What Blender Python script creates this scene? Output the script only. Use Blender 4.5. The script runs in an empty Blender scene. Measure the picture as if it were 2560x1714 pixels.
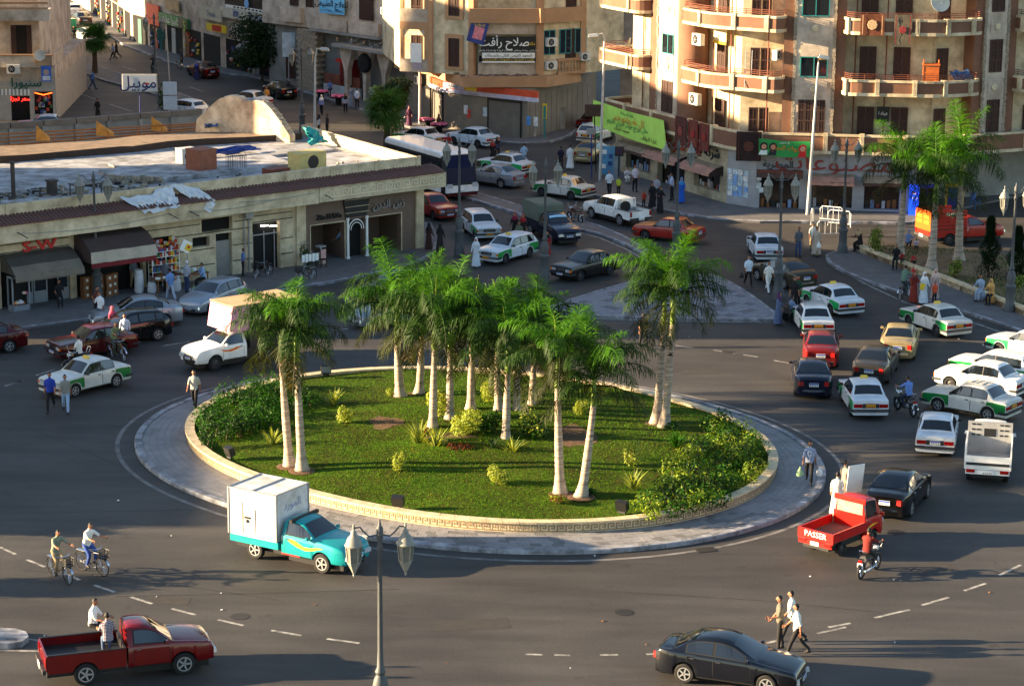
import bpy,bmesh,math,random
from mathutils import Vector,Matrix
PI=math.pi
RD=math.radians
rnd=random.Random(11)
scene=bpy.context.scene
COL=scene.collection
# camera
F_PX,TH,RO,HC=5951.0,0.234297,0.007627,27.32
cam_d=bpy.data.cameras.new('camera')
cam_d.sensor_width=36.0
cam_d.lens=F_PX/2560.0*36.0
cam_d.clip_end=2000.0
cam_o=bpy.data.objects.new('camera',cam_d)
cam_o.matrix_world=Matrix.Translation((0,0,HC))@Matrix.Rotation(PI/2-TH,4,'X')@Matrix.Rotation(RO,4,'Z')
COL.objects.link(cam_o)
scene.camera=cam_o
# sky, sun, exposure
SUN_EL,SUN_DIR=RD(13.0),RD(1.8)
world=bpy.data.worlds.new('World')
scene.world=world
world.use_nodes=True
wn=world.node_tree
bg=wn.nodes['Background']
sky_n=wn.nodes.new('ShaderNodeTexSky')
sky_n.sky_type='NISHITA'
sky_n.sun_disc=False
sky_n.sun_elevation=SUN_EL
sky_n.sun_rotation=RD(270)-SUN_DIR
sky_n.dust_density=0.5
sky_n.ozone_density=1.2
wn.links.new(sky_n.outputs[0],bg.inputs[0])
bg.inputs[1].default_value=0.06
sun_d=bpy.data.lights.new('sun','SUN')
sun_d.energy=5.0
sun_d.angle=RD(0.6)
sun_d.color=(1.0,0.74,0.44)
sun_o=bpy.data.objects.new('sun',sun_d)
sd=Vector((math.cos(SUN_DIR)*math.cos(SUN_EL),math.sin(SUN_DIR)*math.cos(SUN_EL),-math.sin(SUN_EL)))
sun_o.rotation_euler=sd.to_track_quat('-Z','Y').to_euler()
sun_o.location=(-60,90,60)
COL.objects.link(sun_o)
vs=scene.view_settings
vs.view_transform='Standard'
vs.look='None'
vs.gamma=1.0
vs.use_curve_mapping=False
vs.exposure=2.4
scene.render.engine='CYCLES'
scene.cycles.max_bounces=5
# helpers
def ray(x,y):
 a,b=x-1280.0,y-857.0
 cr,sr=math.cos(RO),math.sin(RO)
 u,w=cr*a+sr*b,-sr*a+cr*b
 c,s=math.cos(TH),math.sin(TH)
 return Vector((u/F_PX,c-w/F_PX*s,-s-w/F_PX*c))
def G(x,y,z=0.0):
 "ground (or height z) point seen at photo pixel x, y"
 d=ray(x,y)
 t=(z-HC)/d.z
 return Vector((d.x*t,d.y*t,z))
def lin(c):
 c=c/255.0
 return c/12.92 if c<=0.04045 else((c+0.055)/1.055)**2.4
MATS={}
def mat(name,rgb,rough=0.7,metal=0.0,var=0.18,scale=2.0,bump=0.0,bscale=20.0,coat=0.0,spec=0.5,dirt=None,emit=0.0,alpha=None,stretch=None):
 "principled material with procedural noise in colour and relief; rgb in sRGB 0-255"
 if name in MATS:
  return MATS[name]
 m=bpy.data.materials.new(name)
 m.use_nodes=True
 nt=m.node_tree
 p=nt.nodes['Principled BSDF']
 col=(lin(rgb[0]),lin(rgb[1]),lin(rgb[2]),1)
 p.inputs['Roughness'].default_value=rough
 p.inputs['Metallic'].default_value=metal
 p.inputs['Coat Weight'].default_value=coat
 p.inputs['Specular IOR Level'].default_value=spec
 tc=nt.nodes.new('ShaderNodeTexCoord')
 vec=tc.outputs['Object']
 if stretch:
  mp=nt.nodes.new('ShaderNodeMapping')
  mp.inputs['Scale'].default_value=stretch
  nt.links.new(vec,mp.inputs[0])
  vec=mp.outputs[0]
 if var>0:
  nz=nt.nodes.new('ShaderNodeTexNoise')
  nz.inputs['Scale'].default_value=scale
  nz.inputs['Detail'].default_value=6
  nz.inputs['Roughness'].default_value=0.65
  nt.links.new(vec,nz.inputs['Vector'])
  rp=nt.nodes.new('ShaderNodeValToRGB')
  e=rp.color_ramp.elements
  lo,hi=1-var,1+var
  e[0].position,e[1].position=0.3,0.7
  d=dirt or(rgb[0]*0.9,rgb[1]*0.88,rgb[2]*0.85)
  dl=(lin(d[0]),lin(d[1]),lin(d[2]))
  e[0].color=(dl[0]*lo,dl[1]*lo,dl[2]*lo,1)if dirt else(col[0]*lo,col[1]*lo,col[2]*lo,1)
  e[1].color=(min(1,col[0]*hi),min(1,col[1]*hi),min(1,col[2]*hi),1)
  nt.links.new(nz.outputs['Fac'],rp.inputs[0])
  nt.links.new(rp.outputs[0],p.inputs['Base Color'])
 else:
  p.inputs['Base Color'].default_value=col
 if bump>0:
  nb=nt.nodes.new('ShaderNodeTexNoise')
  nb.inputs['Scale'].default_value=bscale
  nb.inputs['Detail'].default_value=4
  nt.links.new(vec,nb.inputs['Vector'])
  bp=nt.nodes.new('ShaderNodeBump')
  bp.inputs['Strength'].default_value=bump
  bp.inputs['Distance'].default_value=0.03
  nt.links.new(nb.outputs['Fac'],bp.inputs['Height'])
  nt.links.new(bp.outputs[0],p.inputs['Normal'])
 if emit>0:
  p.inputs['Emission Color'].default_value=col
  p.inputs['Emission Strength'].default_value=emit
 if alpha is not None:
  p.inputs['Alpha'].default_value=alpha
 MATS[name]=m
 return m
def stripes(name,a,b,scale=12.0,direction='Z',check=False,rough=0.8):
 if name in MATS:
  return MATS[name]
 m=mat(name,a,rough,var=0)
 nt=m.node_tree
 p=nt.nodes['Principled BSDF']
 tc=nt.nodes.new('ShaderNodeTexCoord')
 w=nt.nodes.new('ShaderNodeTexWave')
 w.wave_type='BANDS'
 w.bands_direction=direction
 w.inputs['Scale'].default_value=scale
 w.inputs['Distortion'].default_value=0.6
 nt.links.new(tc.outputs['Object'],w.inputs['Vector'])
 fac=w.outputs['Fac']
 if check:
  w2=nt.nodes.new('ShaderNodeTexWave')
  w2.bands_direction='Y'
  w2.inputs['Scale'].default_value=scale
  nt.links.new(tc.outputs['Object'],w2.inputs['Vector'])
  mx=nt.nodes.new('ShaderNodeMath')
  mx.operation='MAXIMUM'
  nt.links.new(fac,mx.inputs[0])
  nt.links.new(w2.outputs['Fac'],mx.inputs[1])
  fac=mx.outputs[0]
 r=nt.nodes.new('ShaderNodeValToRGB')
 r.color_ramp.interpolation='CONSTANT'
 r.color_ramp.elements[0].color=(lin(a[0]),lin(a[1]),lin(a[2]),1)
 r.color_ramp.elements[1].color=(lin(b[0]),lin(b[1]),lin(b[2]),1)
 r.color_ramp.elements[1].position=0.55
 nt.links.new(fac,r.inputs[0])
 nt.links.new(r.outputs[0],p.inputs['Base Color'])
 return m
def link(o,parent=None):
 COL.objects.link(o)
 if parent is not None:
  o.parent=parent
 return o
def tag(o,label=None,cat=None,group=None,kind=None):
 if label:
  o['label']=label
 if cat:
  o['category']=cat
 if group:
  o['group']=group
 if kind:
  o['kind']=kind
 return o
def thing(name,label,cat,loc=(0,0,0),rz=0.0,group=None):
 o=bpy.data.objects.new(name,None)
 o.empty_display_size=0.2
 o.location=loc
 o.rotation_euler=(0,0,rz)
 link(o)
 return tag(o,label,cat,group)
class MB:
 "collects faces and links them as ONE mesh object"
 def __init__(s):
  s.v,s.f,s.m=[],[],[]
 def add(s,vs_,fs,m=0):
  o=len(s.v)
  s.v+=[tuple(v)for v in vs_]
  s.f+=[tuple(i+o for i in f)for f in fs]
  s.m+=[m]*len(fs)
  return s
 def box(s,c,d,m=0,rz=0.0,ry=0.0,top=1.0,rx=0.0):
  x,y,z=d[0]/2,d[1]/2,d[2]/2
  P=[(-x,-y,-z),(x,-y,-z),(x,y,-z),(-x,y,-z),(-x*top,-y*top,z),(x*top,-y*top,z),(x*top,y*top,z),(-x*top,y*top,z)]
  if rz or ry or rx:
   M=Matrix.Rotation(rz,3,'Z')@Matrix.Rotation(ry,3,'Y')@Matrix.Rotation(rx,3,'X')
   P=[M@Vector(p)for p in P]
  return s.add([(p[0]+c[0],p[1]+c[1],p[2]+c[2])for p in P],[(0,3,2,1),(4,5,6,7),(0,1,5,4),(1,2,6,5),(2,3,7,6),(3,0,4,7)],m)
 def bb(s,x0,x1,y0,y1,z0,z1,m=0):
  return s.box(((x0+x1)/2,(y0+y1)/2,(z0+z1)/2),(x1-x0,y1-y0,z1-z0),m)
 def prism(s,poly,z0,z1,m=0):
  n=len(poly)
  P=[(p[0],p[1],z0)for p in poly]+[(p[0],p[1],z1)for p in poly]
  return s.add(P,[tuple(range(n))[::-1],tuple(range(n,2*n))]+[(i,(i+1)%n,n+(i+1)%n,n+i)for i in range(n)],m)
 def slab(s,poly,y0,y1,m=0):
  "polygon in x, z extruded along y"
  n=len(poly)
  P=[(p[0],y0,p[1])for p in poly]+[(p[0],y1,p[1])for p in poly]
  return s.add(P,[tuple(range(n)),tuple(range(n,2*n))[::-1]]+[((i+1)%n,i,n+i,n+(i+1)%n)for i in range(n)],m)
 def tube(s,pts,r,n=8,m=0,flat=1.0,cap=True):
  pts=[Vector(p)for p in pts]
  rs=r if isinstance(r,(list,tuple))else[r]*len(pts)
  V,Fc=[],[]
  up=Vector((0,0,1))
  for i,p in enumerate(pts):
   d=(pts[min(i+1,len(pts)-1)]-pts[max(i-1,0)]).normalized()
   a=d.cross(up)
   if a.length<0.05:
    a=d.cross(Vector((1,0,0)))
   a.normalize()
   b=d.cross(a)
   for k in range(n):
    t=2*PI*k/n
    V.append(p+a*(math.cos(t)*rs[i])+b*(math.sin(t)*rs[i]*flat))
  for i in range(len(pts)-1):
   for k in range(n):
    Fc.append((i*n+k,i*n+(k+1)%n,(i+1)*n+(k+1)%n,(i+1)*n+k))
  if cap:
   Fc.append(tuple(range(n))[::-1])
   Fc.append(tuple(range(len(V)-n,len(V))))
  return s.add(V,Fc,m)
 def lathe(s,prof,n=14,m=0,c=(0,0,0),axis='z',a0=0.0,cap=True):
  V,Fc=[],[]
  for(r,z)in prof:
   for k in range(n):
    t=a0+2*PI*k/n
    q=(math.cos(t)*r,math.sin(t)*r,z)
    if axis=='y':
     q=(q[0],z,q[1])
    elif axis=='x':
     q=(z,q[0],q[1])
    V.append((q[0]+c[0],q[1]+c[1],q[2]+c[2]))
  for i in range(len(prof)-1):
   for k in range(n):
    Fc.append((i*n+k,i*n+(k+1)%n,(i+1)*n+(k+1)%n,(i+1)*n+k))
  if cap:
   Fc.append(tuple(range(n))[::-1])
   Fc.append(tuple(range(len(V)-n,len(V))))
  return s.add(V,Fc,m)
 def mesh(s,name,mats,smooth=0.0,recalc=True):
  me=bpy.data.meshes.new(name)
  me.from_pydata([tuple(v)for v in s.v],[],s.f)
  for mm in(mats if isinstance(mats,(list,tuple))else[mats]):
   me.materials.append(mm)
  if any(s.m):
   me.polygons.foreach_set('material_index',s.m)
  if recalc:
   b=bmesh.new()
   b.from_mesh(me)
   bmesh.ops.recalc_face_normals(b,faces=b.faces)
   b.to_mesh(me)
   b.free()
  if smooth:
   me.polygons.foreach_set('use_smooth',[True]*len(me.polygons))
   me.set_sharp_from_angle(angle=smooth)
  me.update()
  return me
 def build(s,name,mats,parent=None,smooth=0.0,loc=None,rz=0.0,recalc=True,kind=None,label=None):
  o=bpy.data.objects.new(name,s.mesh(name,mats,smooth,recalc))
  if loc is not None:
   o.location=loc
  if rz:
   o.rotation_euler=(0,0,rz)
  link(o,parent)
  if kind:
   o['kind']=kind
  if label:
   o['label']=label
  return o
def each(b,name,mats,parent,**k):
 "build every loose piece of b as an object of its own"
 root=list(range(len(b.v)))
 def find(i):
  while root[i]!=i:
   root[i]=root[root[i]]
   i=root[i]
  return i
 for f in b.f:
  for j in f[1:]:
   root[find(j)]=find(f[0])
 parts={}
 for f,m in zip(b.f,b.m):
  q=parts.setdefault(find(f[0]),MB())
  ix={}
  q.add([b.v[i]for i in f],[tuple(range(len(f)))],m)
 for q in parts.values():
  q.build(name,mats,parent,**k)
def inst(o,parent,loc,rot=(0,0,0),sc=1.0,name=None):
 c=o.copy()
 if name:
  c.name=name
 link(c)
 c.parent=parent
 c.location=loc
 c.rotation_euler=rot
 c.scale=(sc,sc,sc)if not isinstance(sc,tuple)else sc
 return c
def copy_tree(o,parent=None):
 c=o.copy()
 link(c)
 c.parent=parent
 for ch in list(o.children):
  copy_tree(ch,c)
 return c
# lettering: joins Arabic letters into their presentation forms, right to left
_AR={}
_cp=0xFE80
for _ch,_n in[('\u0621',1),('\u0622',2),('\u0623',2),('\u0624',2),('\u0625',2),('\u0626',4),('\u0627',2),('\u0628',4),('\u0629',2),('\u062a',4),('\u062b',4),('\u062c',4),('\u062d',4),('\u062e',4),('\u062f',2),('\u0630',2),('\u0631',2),('\u0632',2),('\u0633',4),('\u0634',4),('\u0635',4),('\u0636',4),('\u0637',4),('\u0638',4),('\u0639',4),('\u063a',4),('\u0641',4),('\u0642',4),('\u0643',4),('\u0644',4),('\u0645',4),('\u0646',4),('\u0647',4),('\u0648',2),('\u0649',2),('\u064a',4)]:
 _AR[_ch]=(_cp,_n)
 _cp+=_n
def shape(t):
 t=t.replace('\u0644\u0627','\ue000')
 out=[]
 for i,ch in enumerate(t):
  pv=t[i-1]if i else ' '
  nx=t[i+1]if i+1<len(t)else ' '
  jp=pv=='\u0640' or _AR.get(pv,(0,0))[1]==4
  jn=nx=='\u0640' or nx=='\ue000' or _AR.get(nx,(0,0))[1]>=2
  if ch=='\ue000':
   out.append(chr(0xFEFC if jp else 0xFEFB))
  elif ch in _AR:
   c,n=_AR[ch]
   if n==4:
    out.append(chr(c+(3 if jp and jn else 1 if jp else 2 if jn else 0)))
   elif n==2:
    out.append(chr(c+(1 if jp else 0)))
   else:
    out.append(chr(c))
  else:
   out.append(ch)
 return ''.join(reversed(out))
def text(body,size,m,parent,loc,rz=0.0,tilt=PI/2,ext=0.01,name='lettering',ar=False,bold=0.0,roll=0.0,sx=1.0):
 cu=bpy.data.curves.new(name,'FONT')
 cu.body=shape(body)if ar else body
 cu.size=size
 cu.align_x='CENTER'
 cu.align_y='CENTER'
 cu.extrude=ext
 cu.offset=bold
 cu.resolution_u=2
 t=bpy.data.objects.new(name,cu)
 COL.objects.link(t)
 dg=bpy.context.evaluated_depsgraph_get()
 me=bpy.data.meshes.new_from_object(t.evaluated_get(dg))
 bpy.data.objects.remove(t)
 me.materials.clear()
 me.materials.append(m)
 o=bpy.data.objects.new(name,me)
 link(o,parent)
 o.location=loc
 o.rotation_euler=Matrix.Rotation(rz,3,'Z').to_4x4().to_3x3().__matmul__(Matrix.Rotation(tilt,3,'X')).__matmul__(Matrix.Rotation(roll,3,'Z')).to_euler()
 o.scale=(sx,1,1)
 return o
# shared materials
M_ASPH=mat('asphalt',(66,63,60),0.72,spec=0.4,var=0.2,scale=0.22,bump=0.25,bscale=60,stretch=(1,2.2,1))
def asphalt_nodes(m):
 "wheel-polished streaks, stains and fine grit on the asphalt colour"
 nt=m.node_tree
 p=nt.nodes['Principled BSDF']
 src=p.inputs['Base Color'].links[0].from_socket
 tc=nt.nodes.new('ShaderNodeTexCoord')
 def layer(scale,detail,lo,hi,a,b_,stretch=(1,1,1),dist=0.0):
  nonlocal src
  mp=nt.nodes.new('ShaderNodeMapping')
  mp.inputs['Scale'].default_value=stretch
  nz=nt.nodes.new('ShaderNodeTexNoise')
  nz.inputs['Scale'].default_value=scale
  nz.inputs['Detail'].default_value=detail
  nz.inputs['Distortion'].default_value=dist
  rp=nt.nodes.new('ShaderNodeValToRGB')
  rp.color_ramp.elements[0].position,rp.color_ramp.elements[1].position=lo,hi
  rp.color_ramp.elements[0].color=(a,a,a,1)
  rp.color_ramp.elements[1].color=(b_,b_,b_,1)
  mx=nt.nodes.new('ShaderNodeMixRGB')
  mx.blend_type='MULTIPLY'
  mx.inputs[0].default_value=1.0
  nt.links.new(tc.outputs['Object'],mp.inputs[0])
  nt.links.new(mp.outputs[0],nz.inputs['Vector'])
  nt.links.new(nz.outputs['Fac'],rp.inputs[0])
  nt.links.new(src,mx.inputs[1])
  nt.links.new(rp.outputs[0],mx.inputs[2])
  src=mx.outputs[0]
 layer(0.07,3,0.35,0.65,0.78,1.15,(1,1.6,1),1.5)
 layer(0.5,5,0.38,0.62,0.82,1.1,(0.35,1.8,1),0.6)
 layer(1.3,8,0.22,0.36,0.55,1.0)
 layer(9.0,4,0.3,0.7,0.85,1.12)
 nt.links.new(src,p.inputs['Base Color'])
asphalt_nodes(M_ASPH)
M_PAVE=mat('pavement_concrete',(98,96,96),0.8,var=0.25,scale=1.5,bump=0.3,bscale=15)
M_TILE=mat('pavement_tile',(132,130,130),0.75,var=0.25,scale=0.9,bump=0.25,bscale=18)
M_KERB=mat('kerb_paint',(150,152,158),0.7,var=0.35,scale=1.6,bump=0.4,bscale=9,dirt=(76,75,74))
M_LINE=mat('road_paint',(160,158,152),0.75,var=0.4,scale=3.0,dirt=(84,80,76))
M_SAND=mat('sandstone',(204,184,148),0.8,var=0.28,scale=2.5,bump=0.25,bscale=12)
M_SANDD=mat('sandstone_groove',(136,114,84),0.85,var=0.2)
M_BLACK=mat('black_plastic',(22,22,24),0.5,var=0.1)
M_GLASS=mat('dark_glass',(20,25,30),0.04,var=0,spec=1.0)
M_CHROME=mat('chrome',(190,192,196),0.22,metal=1.0,var=0.05)
M_RUBBER=mat('rubber',(24,24,25),0.85,var=0.15)
M_STEEL=mat('painted_steel',(150,152,155),0.5,metal=0.3,var=0.2)
M_WHITE=mat('white_paint',(238,238,234),0.5,var=0.08)
# ground, roads, pavements
b=MB()
b.add([(-500,-60,0),(500,-60,0),(500,700,0),(-500,700,0)],[(0,1,2,3)])
road=b.build('road',M_ASPH)
tag(road,kind='structure')
def dash(p,q,w=0.14,z=0.004):
 a,c=G(*p),G(*q)
 d=(c-a)
 n=Vector((-d.y,d.x,0)).normalized()*(w/2)
 k=MB()
 k.add([a-n+Vector((0,0,z)),c-n+Vector((0,0,z)),c+n+Vector((0,0,z)),a+n+Vector((0,0,z))],[(0,1,2,3)])
 return k.build('lane_dash',M_LINE,road)
def zz(ox,oy,L,s=3.336):
 for a in L:
  dash((ox+a[0]/s,oy+a[1]/s),(ox+a[2]/s,oy+a[3]/s),a[4]if len(a)>4 else 0.13)
zz(0,1244,[(0,410,130,470),(225,515,375,575),(605,655,665,685),(785,725,955,785),(1090,825,1270,882),(1430,922,1635,975),(1815,1015,2030,1062),(240,1175,350,1195),(0,1270,350,1276)])
zz(500,1150,[(595,1417,845,1460),(1057,1487,1330,1523)])
zz(1500,1244,[(-380,1308,-250,1312),(-620,1302,-480,1306),(0,1308,150,1306),(385,1302,540,1297),(1390,1210,1470,1190),(1810,1130,2050,1077),(1905,1078,2090,1043)])
zz(0,0,[(2000,1412,2080,1393),(2108,1383,2170,1365),(2205,1350,2255,1333),(2285,1315,2335,1291),(1545,790,1585,795),(1630,800,1680,808),(1700,811,1733,816),(1770,824,1808,831),(10,882,50,870)],0.9148)
zz(0,580,[(45,1285,190,1235),(300,1195,455,1145),(1350,950,1580,912)])
zz(450,600,[(975,588,1095,580)],2.613)
zz(0,0,[(660,780,825,838),(915,870,1100,930),(1020,555,1130,590),(545,410,610,428),(1580,725,1700,765)])
def strip(name,px,w,m,parent,z=0.005,world=False):
 "painted line along photo points"
 P=[Vector((p[0],p[1],0))if world else G(*p)for p in px]
 k=MB()
 V=[]
 for i,p in enumerate(P):
  d=P[min(i+1,len(P)-1)]-P[max(i-1,0)]
  n=Vector((-d.y,d.x,0)).normalized()*(w/2)
  V+=[p-n+Vector((0,0,z)),p+n+Vector((0,0,z))]
 k.add(V,[(2*i,2*i+1,2*i+3,2*i+2)for i in range(len(P)-1)])
 return k.build(name,m,parent)
strip('edge_line',[(1440,578),(1500,595),(1560,620),(1605,645),(1640,668)],0.14,M_LINE,road)
strip('edge_line',[(2080,662),(2160,708),(2260,755),(2400,795),(2560,850)],0.13,M_LINE,road)
strip('edge_line',[(1360,778),(1500,797),(1650,803),(1930,806)],0.14,M_LINE,road)
strip('edge_line',[(0,382),(60,370),(130,358)],0.13,M_LINE,road)
def kerb_run(P,parent,h=0.16,w=0.2,step=1.0,closed=False,m=None):
 "kerb stones, one mesh each, along ground points (outer edge on the left-hand line)"
 P=[Vector((p[0],p[1],0))for p in P]
 if closed:
  P=P+[P[0]]
 L=[0.0]
 for i in range(len(P)-1):
  L.append(L[-1]+(P[i+1]-P[i]).length)
 n=max(1,int(round(L[-1]/step)))
 def at(s):
  for i in range(len(P)-1):
   if s<=L[i+1]+1e-6:
    return P[i].lerp(P[i+1],(s-L[i])/max(1e-6,L[i+1]-L[i]))
  return P[-1]
 for k in range(n):
  a,c=at(L[-1]*(k+0.008)/n),at(L[-1]*(k+0.992)/n)
  d=(c-a)
  nn=Vector((-d.y,d.x,0)).normalized()
  hh=h+rnd.uniform(-0.006,0.006)
  o1=nn*rnd.uniform(-0.008,0.008)
  q=MB()
  A0,A1,B0,B1=a+o1,c+o1,a+o1+nn*w,c+o1+nn*w
  t=nn*0.035
  q.add([A0,A1,B1,B0]+[v+Vector((0,0,hh-0.04))for v in(A0,A1)]+[v+t+Vector((0,0,hh))for v in(A0,A1)]+[v+Vector((0,0,hh))for v in(B1,B0)],[(0,1,5,4),(4,5,7,6),(6,7,8,9),(1,2,8,7,5),(2,3,9,8),(3,0,4,6,9)])
  q.build('kerb_stone',m or M_KERB,parent,recalc=False)
def pavement(name,pts,kerbed,h=0.13,m=None,world=False,step=1.2,kw=0.2):
 "raised pavement; kerbed = index ranges of the outline that carry kerb stones"
 P=[Vector((p[0],p[1],0))if world else G(*p)for p in pts]
 q=MB()
 q.prism([(p.x,p.y)for p in P],-0.05,h)
 o=q.build(name,m or M_PAVE)
 tag(o,kind='structure')
 for(i,j)in kerbed:
  run=[P[k%len(P)]for k in range(i,j+1)]
  kerb_run(run,o,h+0.03,kw,step)
 return o
# the roundabout island
CX,CY=-1.5,95.7
K_OUT=[13.661,-0.037,-0.55,0.461,-1.227,-0.088,0.05]
K_IN=[11.803,0.081,0.028,0.262,-1.274,-0.049,0.042]
def rad(co,t):
 return co[0]+sum(co[2*k-1]*math.cos(k*t)+co[2*k]*math.sin(k*t)for k in(1,2,3))
def ring(co,t,d=0.0,z=0.0):
 r=rad(co,t)+d
 return Vector((CX+r*math.cos(t),CY+r*math.sin(t),z))
NS=160
b=MB()
b.prism([ring(K_OUT,2*PI*k/NS,-0.1).xy for k in range(NS)],-0.05,0.115)
island=b.build('roundabout_pavement',M_PAVE)
tag(island,kind='structure')
kerb_run([ring(K_OUT,-2*PI*k/NS)for k in range(NS)][::-1],island,0.17,0.3,1.05,True)
b=MB()
V=[]
for k in range(NS+1):
 t=2*PI*k/NS
 V+=[ring(K_OUT,t,0.62,0.005),ring(K_OUT,t,0.8,0.005)]
b.add(V,[(2*i,2*i+1,2*i+3,2*i+2)for i in range(NS)])
b.build('edge_line',mat('faded_paint',(122,120,118),0.8,var=0.3,scale=1.2,dirt=(86,82,78)),road)
ROWS,COLS=6,210
tiles=[]
for r in range(ROWS):
 for c in range(COLS):
  t0,t1=2*PI*(c+0.012+0.25*(r%2))/COLS,2*PI*(c+0.988+0.25*(r%2))/COLS
  def tp(t,f):
   ri,ro=rad(K_IN,t)+0.02,rad(K_OUT,t)-0.31
   q=ri+(ro-ri)*f
   return Vector((CX+q*math.cos(t),CY+q*math.sin(t),0))
  f0,f1=(r+0.02)/ROWS,(r+0.98)/ROWS
  cs=[tp(t0,f0),tp(t1,f0),tp(t1,f1),tp(t0,f1)]
  tiles.append((cs[0].y,cs,0.126+rnd.uniform(0,0.006)))
tiles.sort(key=lambda e:e[0])
M_TILE2=mat('pavement_tile_worn',(108,107,106),0.8,var=0.3,scale=1.1,bump=0.25,bscale=18)
rest=MB()
for i,(yy,cs,z)in enumerate(tiles):
 q=MB()if i<300 else rest
 q.add([(c.x,c.y,0.1)for c in cs]+[(c.x,c.y,z)for c in cs],[(4,5,6,7),(0,1,5,4),(1,2,6,5),(2,3,7,6),(3,0,4,7)])
 if i<300:
  q.build('paving_tile',M_TILE if rnd.random()<0.75 else M_TILE2,island,recalc=False)
rest.build('paving_tiles',M_TILE,island,recalc=False,kind='stuff')
WH=0.52
wall=thing('planter_wall','low curved sandstone wall with key pattern around the roundabout lawn','wall',(0,0,0))
NW=124
for k in range(NW):
 t0,t1=2*PI*(k+0.01)/NW,2*PI*(k+0.99)/NW
 q=MB()
 P=[ring(K_IN,t0),ring(K_IN,t1),ring(K_IN,t1,-0.28),ring(K_IN,t0,-0.28)]
 q.prism([p.xy for p in P],0.1,WH-0.06)
 q.build('facing_panel',M_SAND,wall)
 q=MB()
 P=[ring(K_IN,t0,0.05),ring(K_IN,t1,0.05),ring(K_IN,t1,-0.36),ring(K_IN,t0,-0.36)]
 q.prism([p.xy for p in P],WH-0.058,WH+0.01+rnd.uniform(0,0.006))
 q.build('coping_stone',M_SAND,wall)
b=MB()
NK=250
for k in range(NK):
 t0=2*PI*k/NK
 tw=2*PI/NK
 for(a0,a1,z0,z1)in[(0.0,0.8,0.38,0.42),(0.0,0.14,0.2,0.38),(0.66,0.8,0.27,0.38),(0.34,0.66,0.27,0.305),(0.34,0.48,0.305,0.345),(0.0,1.0,0.165,0.2)]:
  ta,tb=t0+tw*a0,t0+tw*a1
  A,B=ring(K_IN,ta,0.012),ring(K_IN,tb,0.012)
  b.add([(A.x,A.y,z0),(B.x,B.y,z0),(B.x,B.y,z1),(A.x,A.y,z1)],[(0,1,2,3)])
b.build('key_frieze',M_SANDD,wall,recalc=False,kind='stuff')
M_LAWN=mat('lawn',(58,84,10),0.9,spec=0.1,var=0.4,scale=0.55,bump=0.6,bscale=35,dirt=(78,74,26))
def lawn_z(x,y):
 return 0.4+0.05*math.sin(x*0.9)*math.cos(y*0.7)+0.25*max(0,1-((x-CX)**2+(y-CY)**2)/110.0)
b=MB()
NR,NA=22,96
for i in range(NR+1):
 for k in range(NA):
  t=2*PI*k/NA
  r=(rad(K_IN,t)-0.3)*i/NR
  x,y=CX+r*math.cos(t),CY+r*math.sin(t)
  b.v.append((x,y,lawn_z(x,y)))
for i in range(NR):
 for k in range(NA):
  b.f.append((i*NA+k,i*NA+(k+1)%NA,(i+1)*NA+(k+1)%NA,(i+1)*NA+k))
  b.m.append(0)
lawn=b.build('lawn',M_LAWN,smooth=1.0)
tag(lawn,kind='structure')
M_GR=[mat('grass_a',(50,92,2),0.9,spec=0.1,var=0.3,scale=0.5),mat('grass_b',(74,110,6),0.9,spec=0.1,var=0.3,scale=0.6),mat('grass_dry',(96,82,26),0.9,spec=0.1,var=0.3,scale=0.7)]
M_SOIL=mat('bare_soil',(92,66,44),0.95,var=0.3,scale=1.6,bump=0.6,bscale=10)
BARE=[(G(965,1092),0.7,0.9),(G(1440,1125),0.8,1.6),(G(1120,1128),1.2,0.45)]
def bare(x,y):
 for(c,rx,ry)in BARE:
  if((x-c.x)/rx)**2+((y-c.y)/ry)**2<1:
   return True
 return False
b=MB()
for(c,rx,ry)in BARE:
 n=26
 V=[(c.x,c.y,lawn_z(c.x,c.y)+0.012)]
 for k in range(n):
  t=2*PI*k/n
  s=1+0.18*math.sin(3*t+c.x)+rnd.uniform(-0.12,0.12)
  x,y=c.x+rx*s*math.cos(t),c.y+ry*s*math.sin(t)
  V.append((x,y,lawn_z(x,y)+0.008))
 b.add(V,[(0,1+k,1+(k+1)%n)for k in range(n)])
b.build('soil_patches',M_SOIL,lawn)
b=MB()
def clumpn(x,y):
 return math.sin(x*1.3+2*math.sin(y*0.5))+math.sin(y*1.7+1.5*math.sin(x*0.8))
for k in range(70000):
 t=rnd.uniform(0,2*PI)
 r=math.sqrt(rnd.random())*(rad(K_IN,t)-0.4)
 x,y=CX+r*math.cos(t),CY+r*math.sin(t)
 if bare(x,y)and rnd.random()<0.6:
  continue
 z=lawn_z(x,y)
 h=rnd.uniform(0.03,0.06)
 a=rnd.uniform(0,PI)
 w=rnd.uniform(0.01,0.018)
 dx,dy=math.cos(a)*w,math.sin(a)*w
 lx,ly=rnd.uniform(-0.04,0.04),rnd.uniform(-0.04,0.04)
 i=len(b.v)
 b.v+=[(x-dx,y-dy,z),(x+dx,y+dy,z),(x+lx,y+ly,z+h)]
 b.f.append((i,i+1,i+2))
 c=clumpn(x,y)
 b.m.append(2 if rnd.random()<(0.28 if c>0.9 else 0.05)else(1 if rnd.random()<0.45 else 0))
tag(b.build('grass',M_GR,recalc=False),'short mown grass on the roundabout lawn','grass',kind='stuff')
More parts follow.
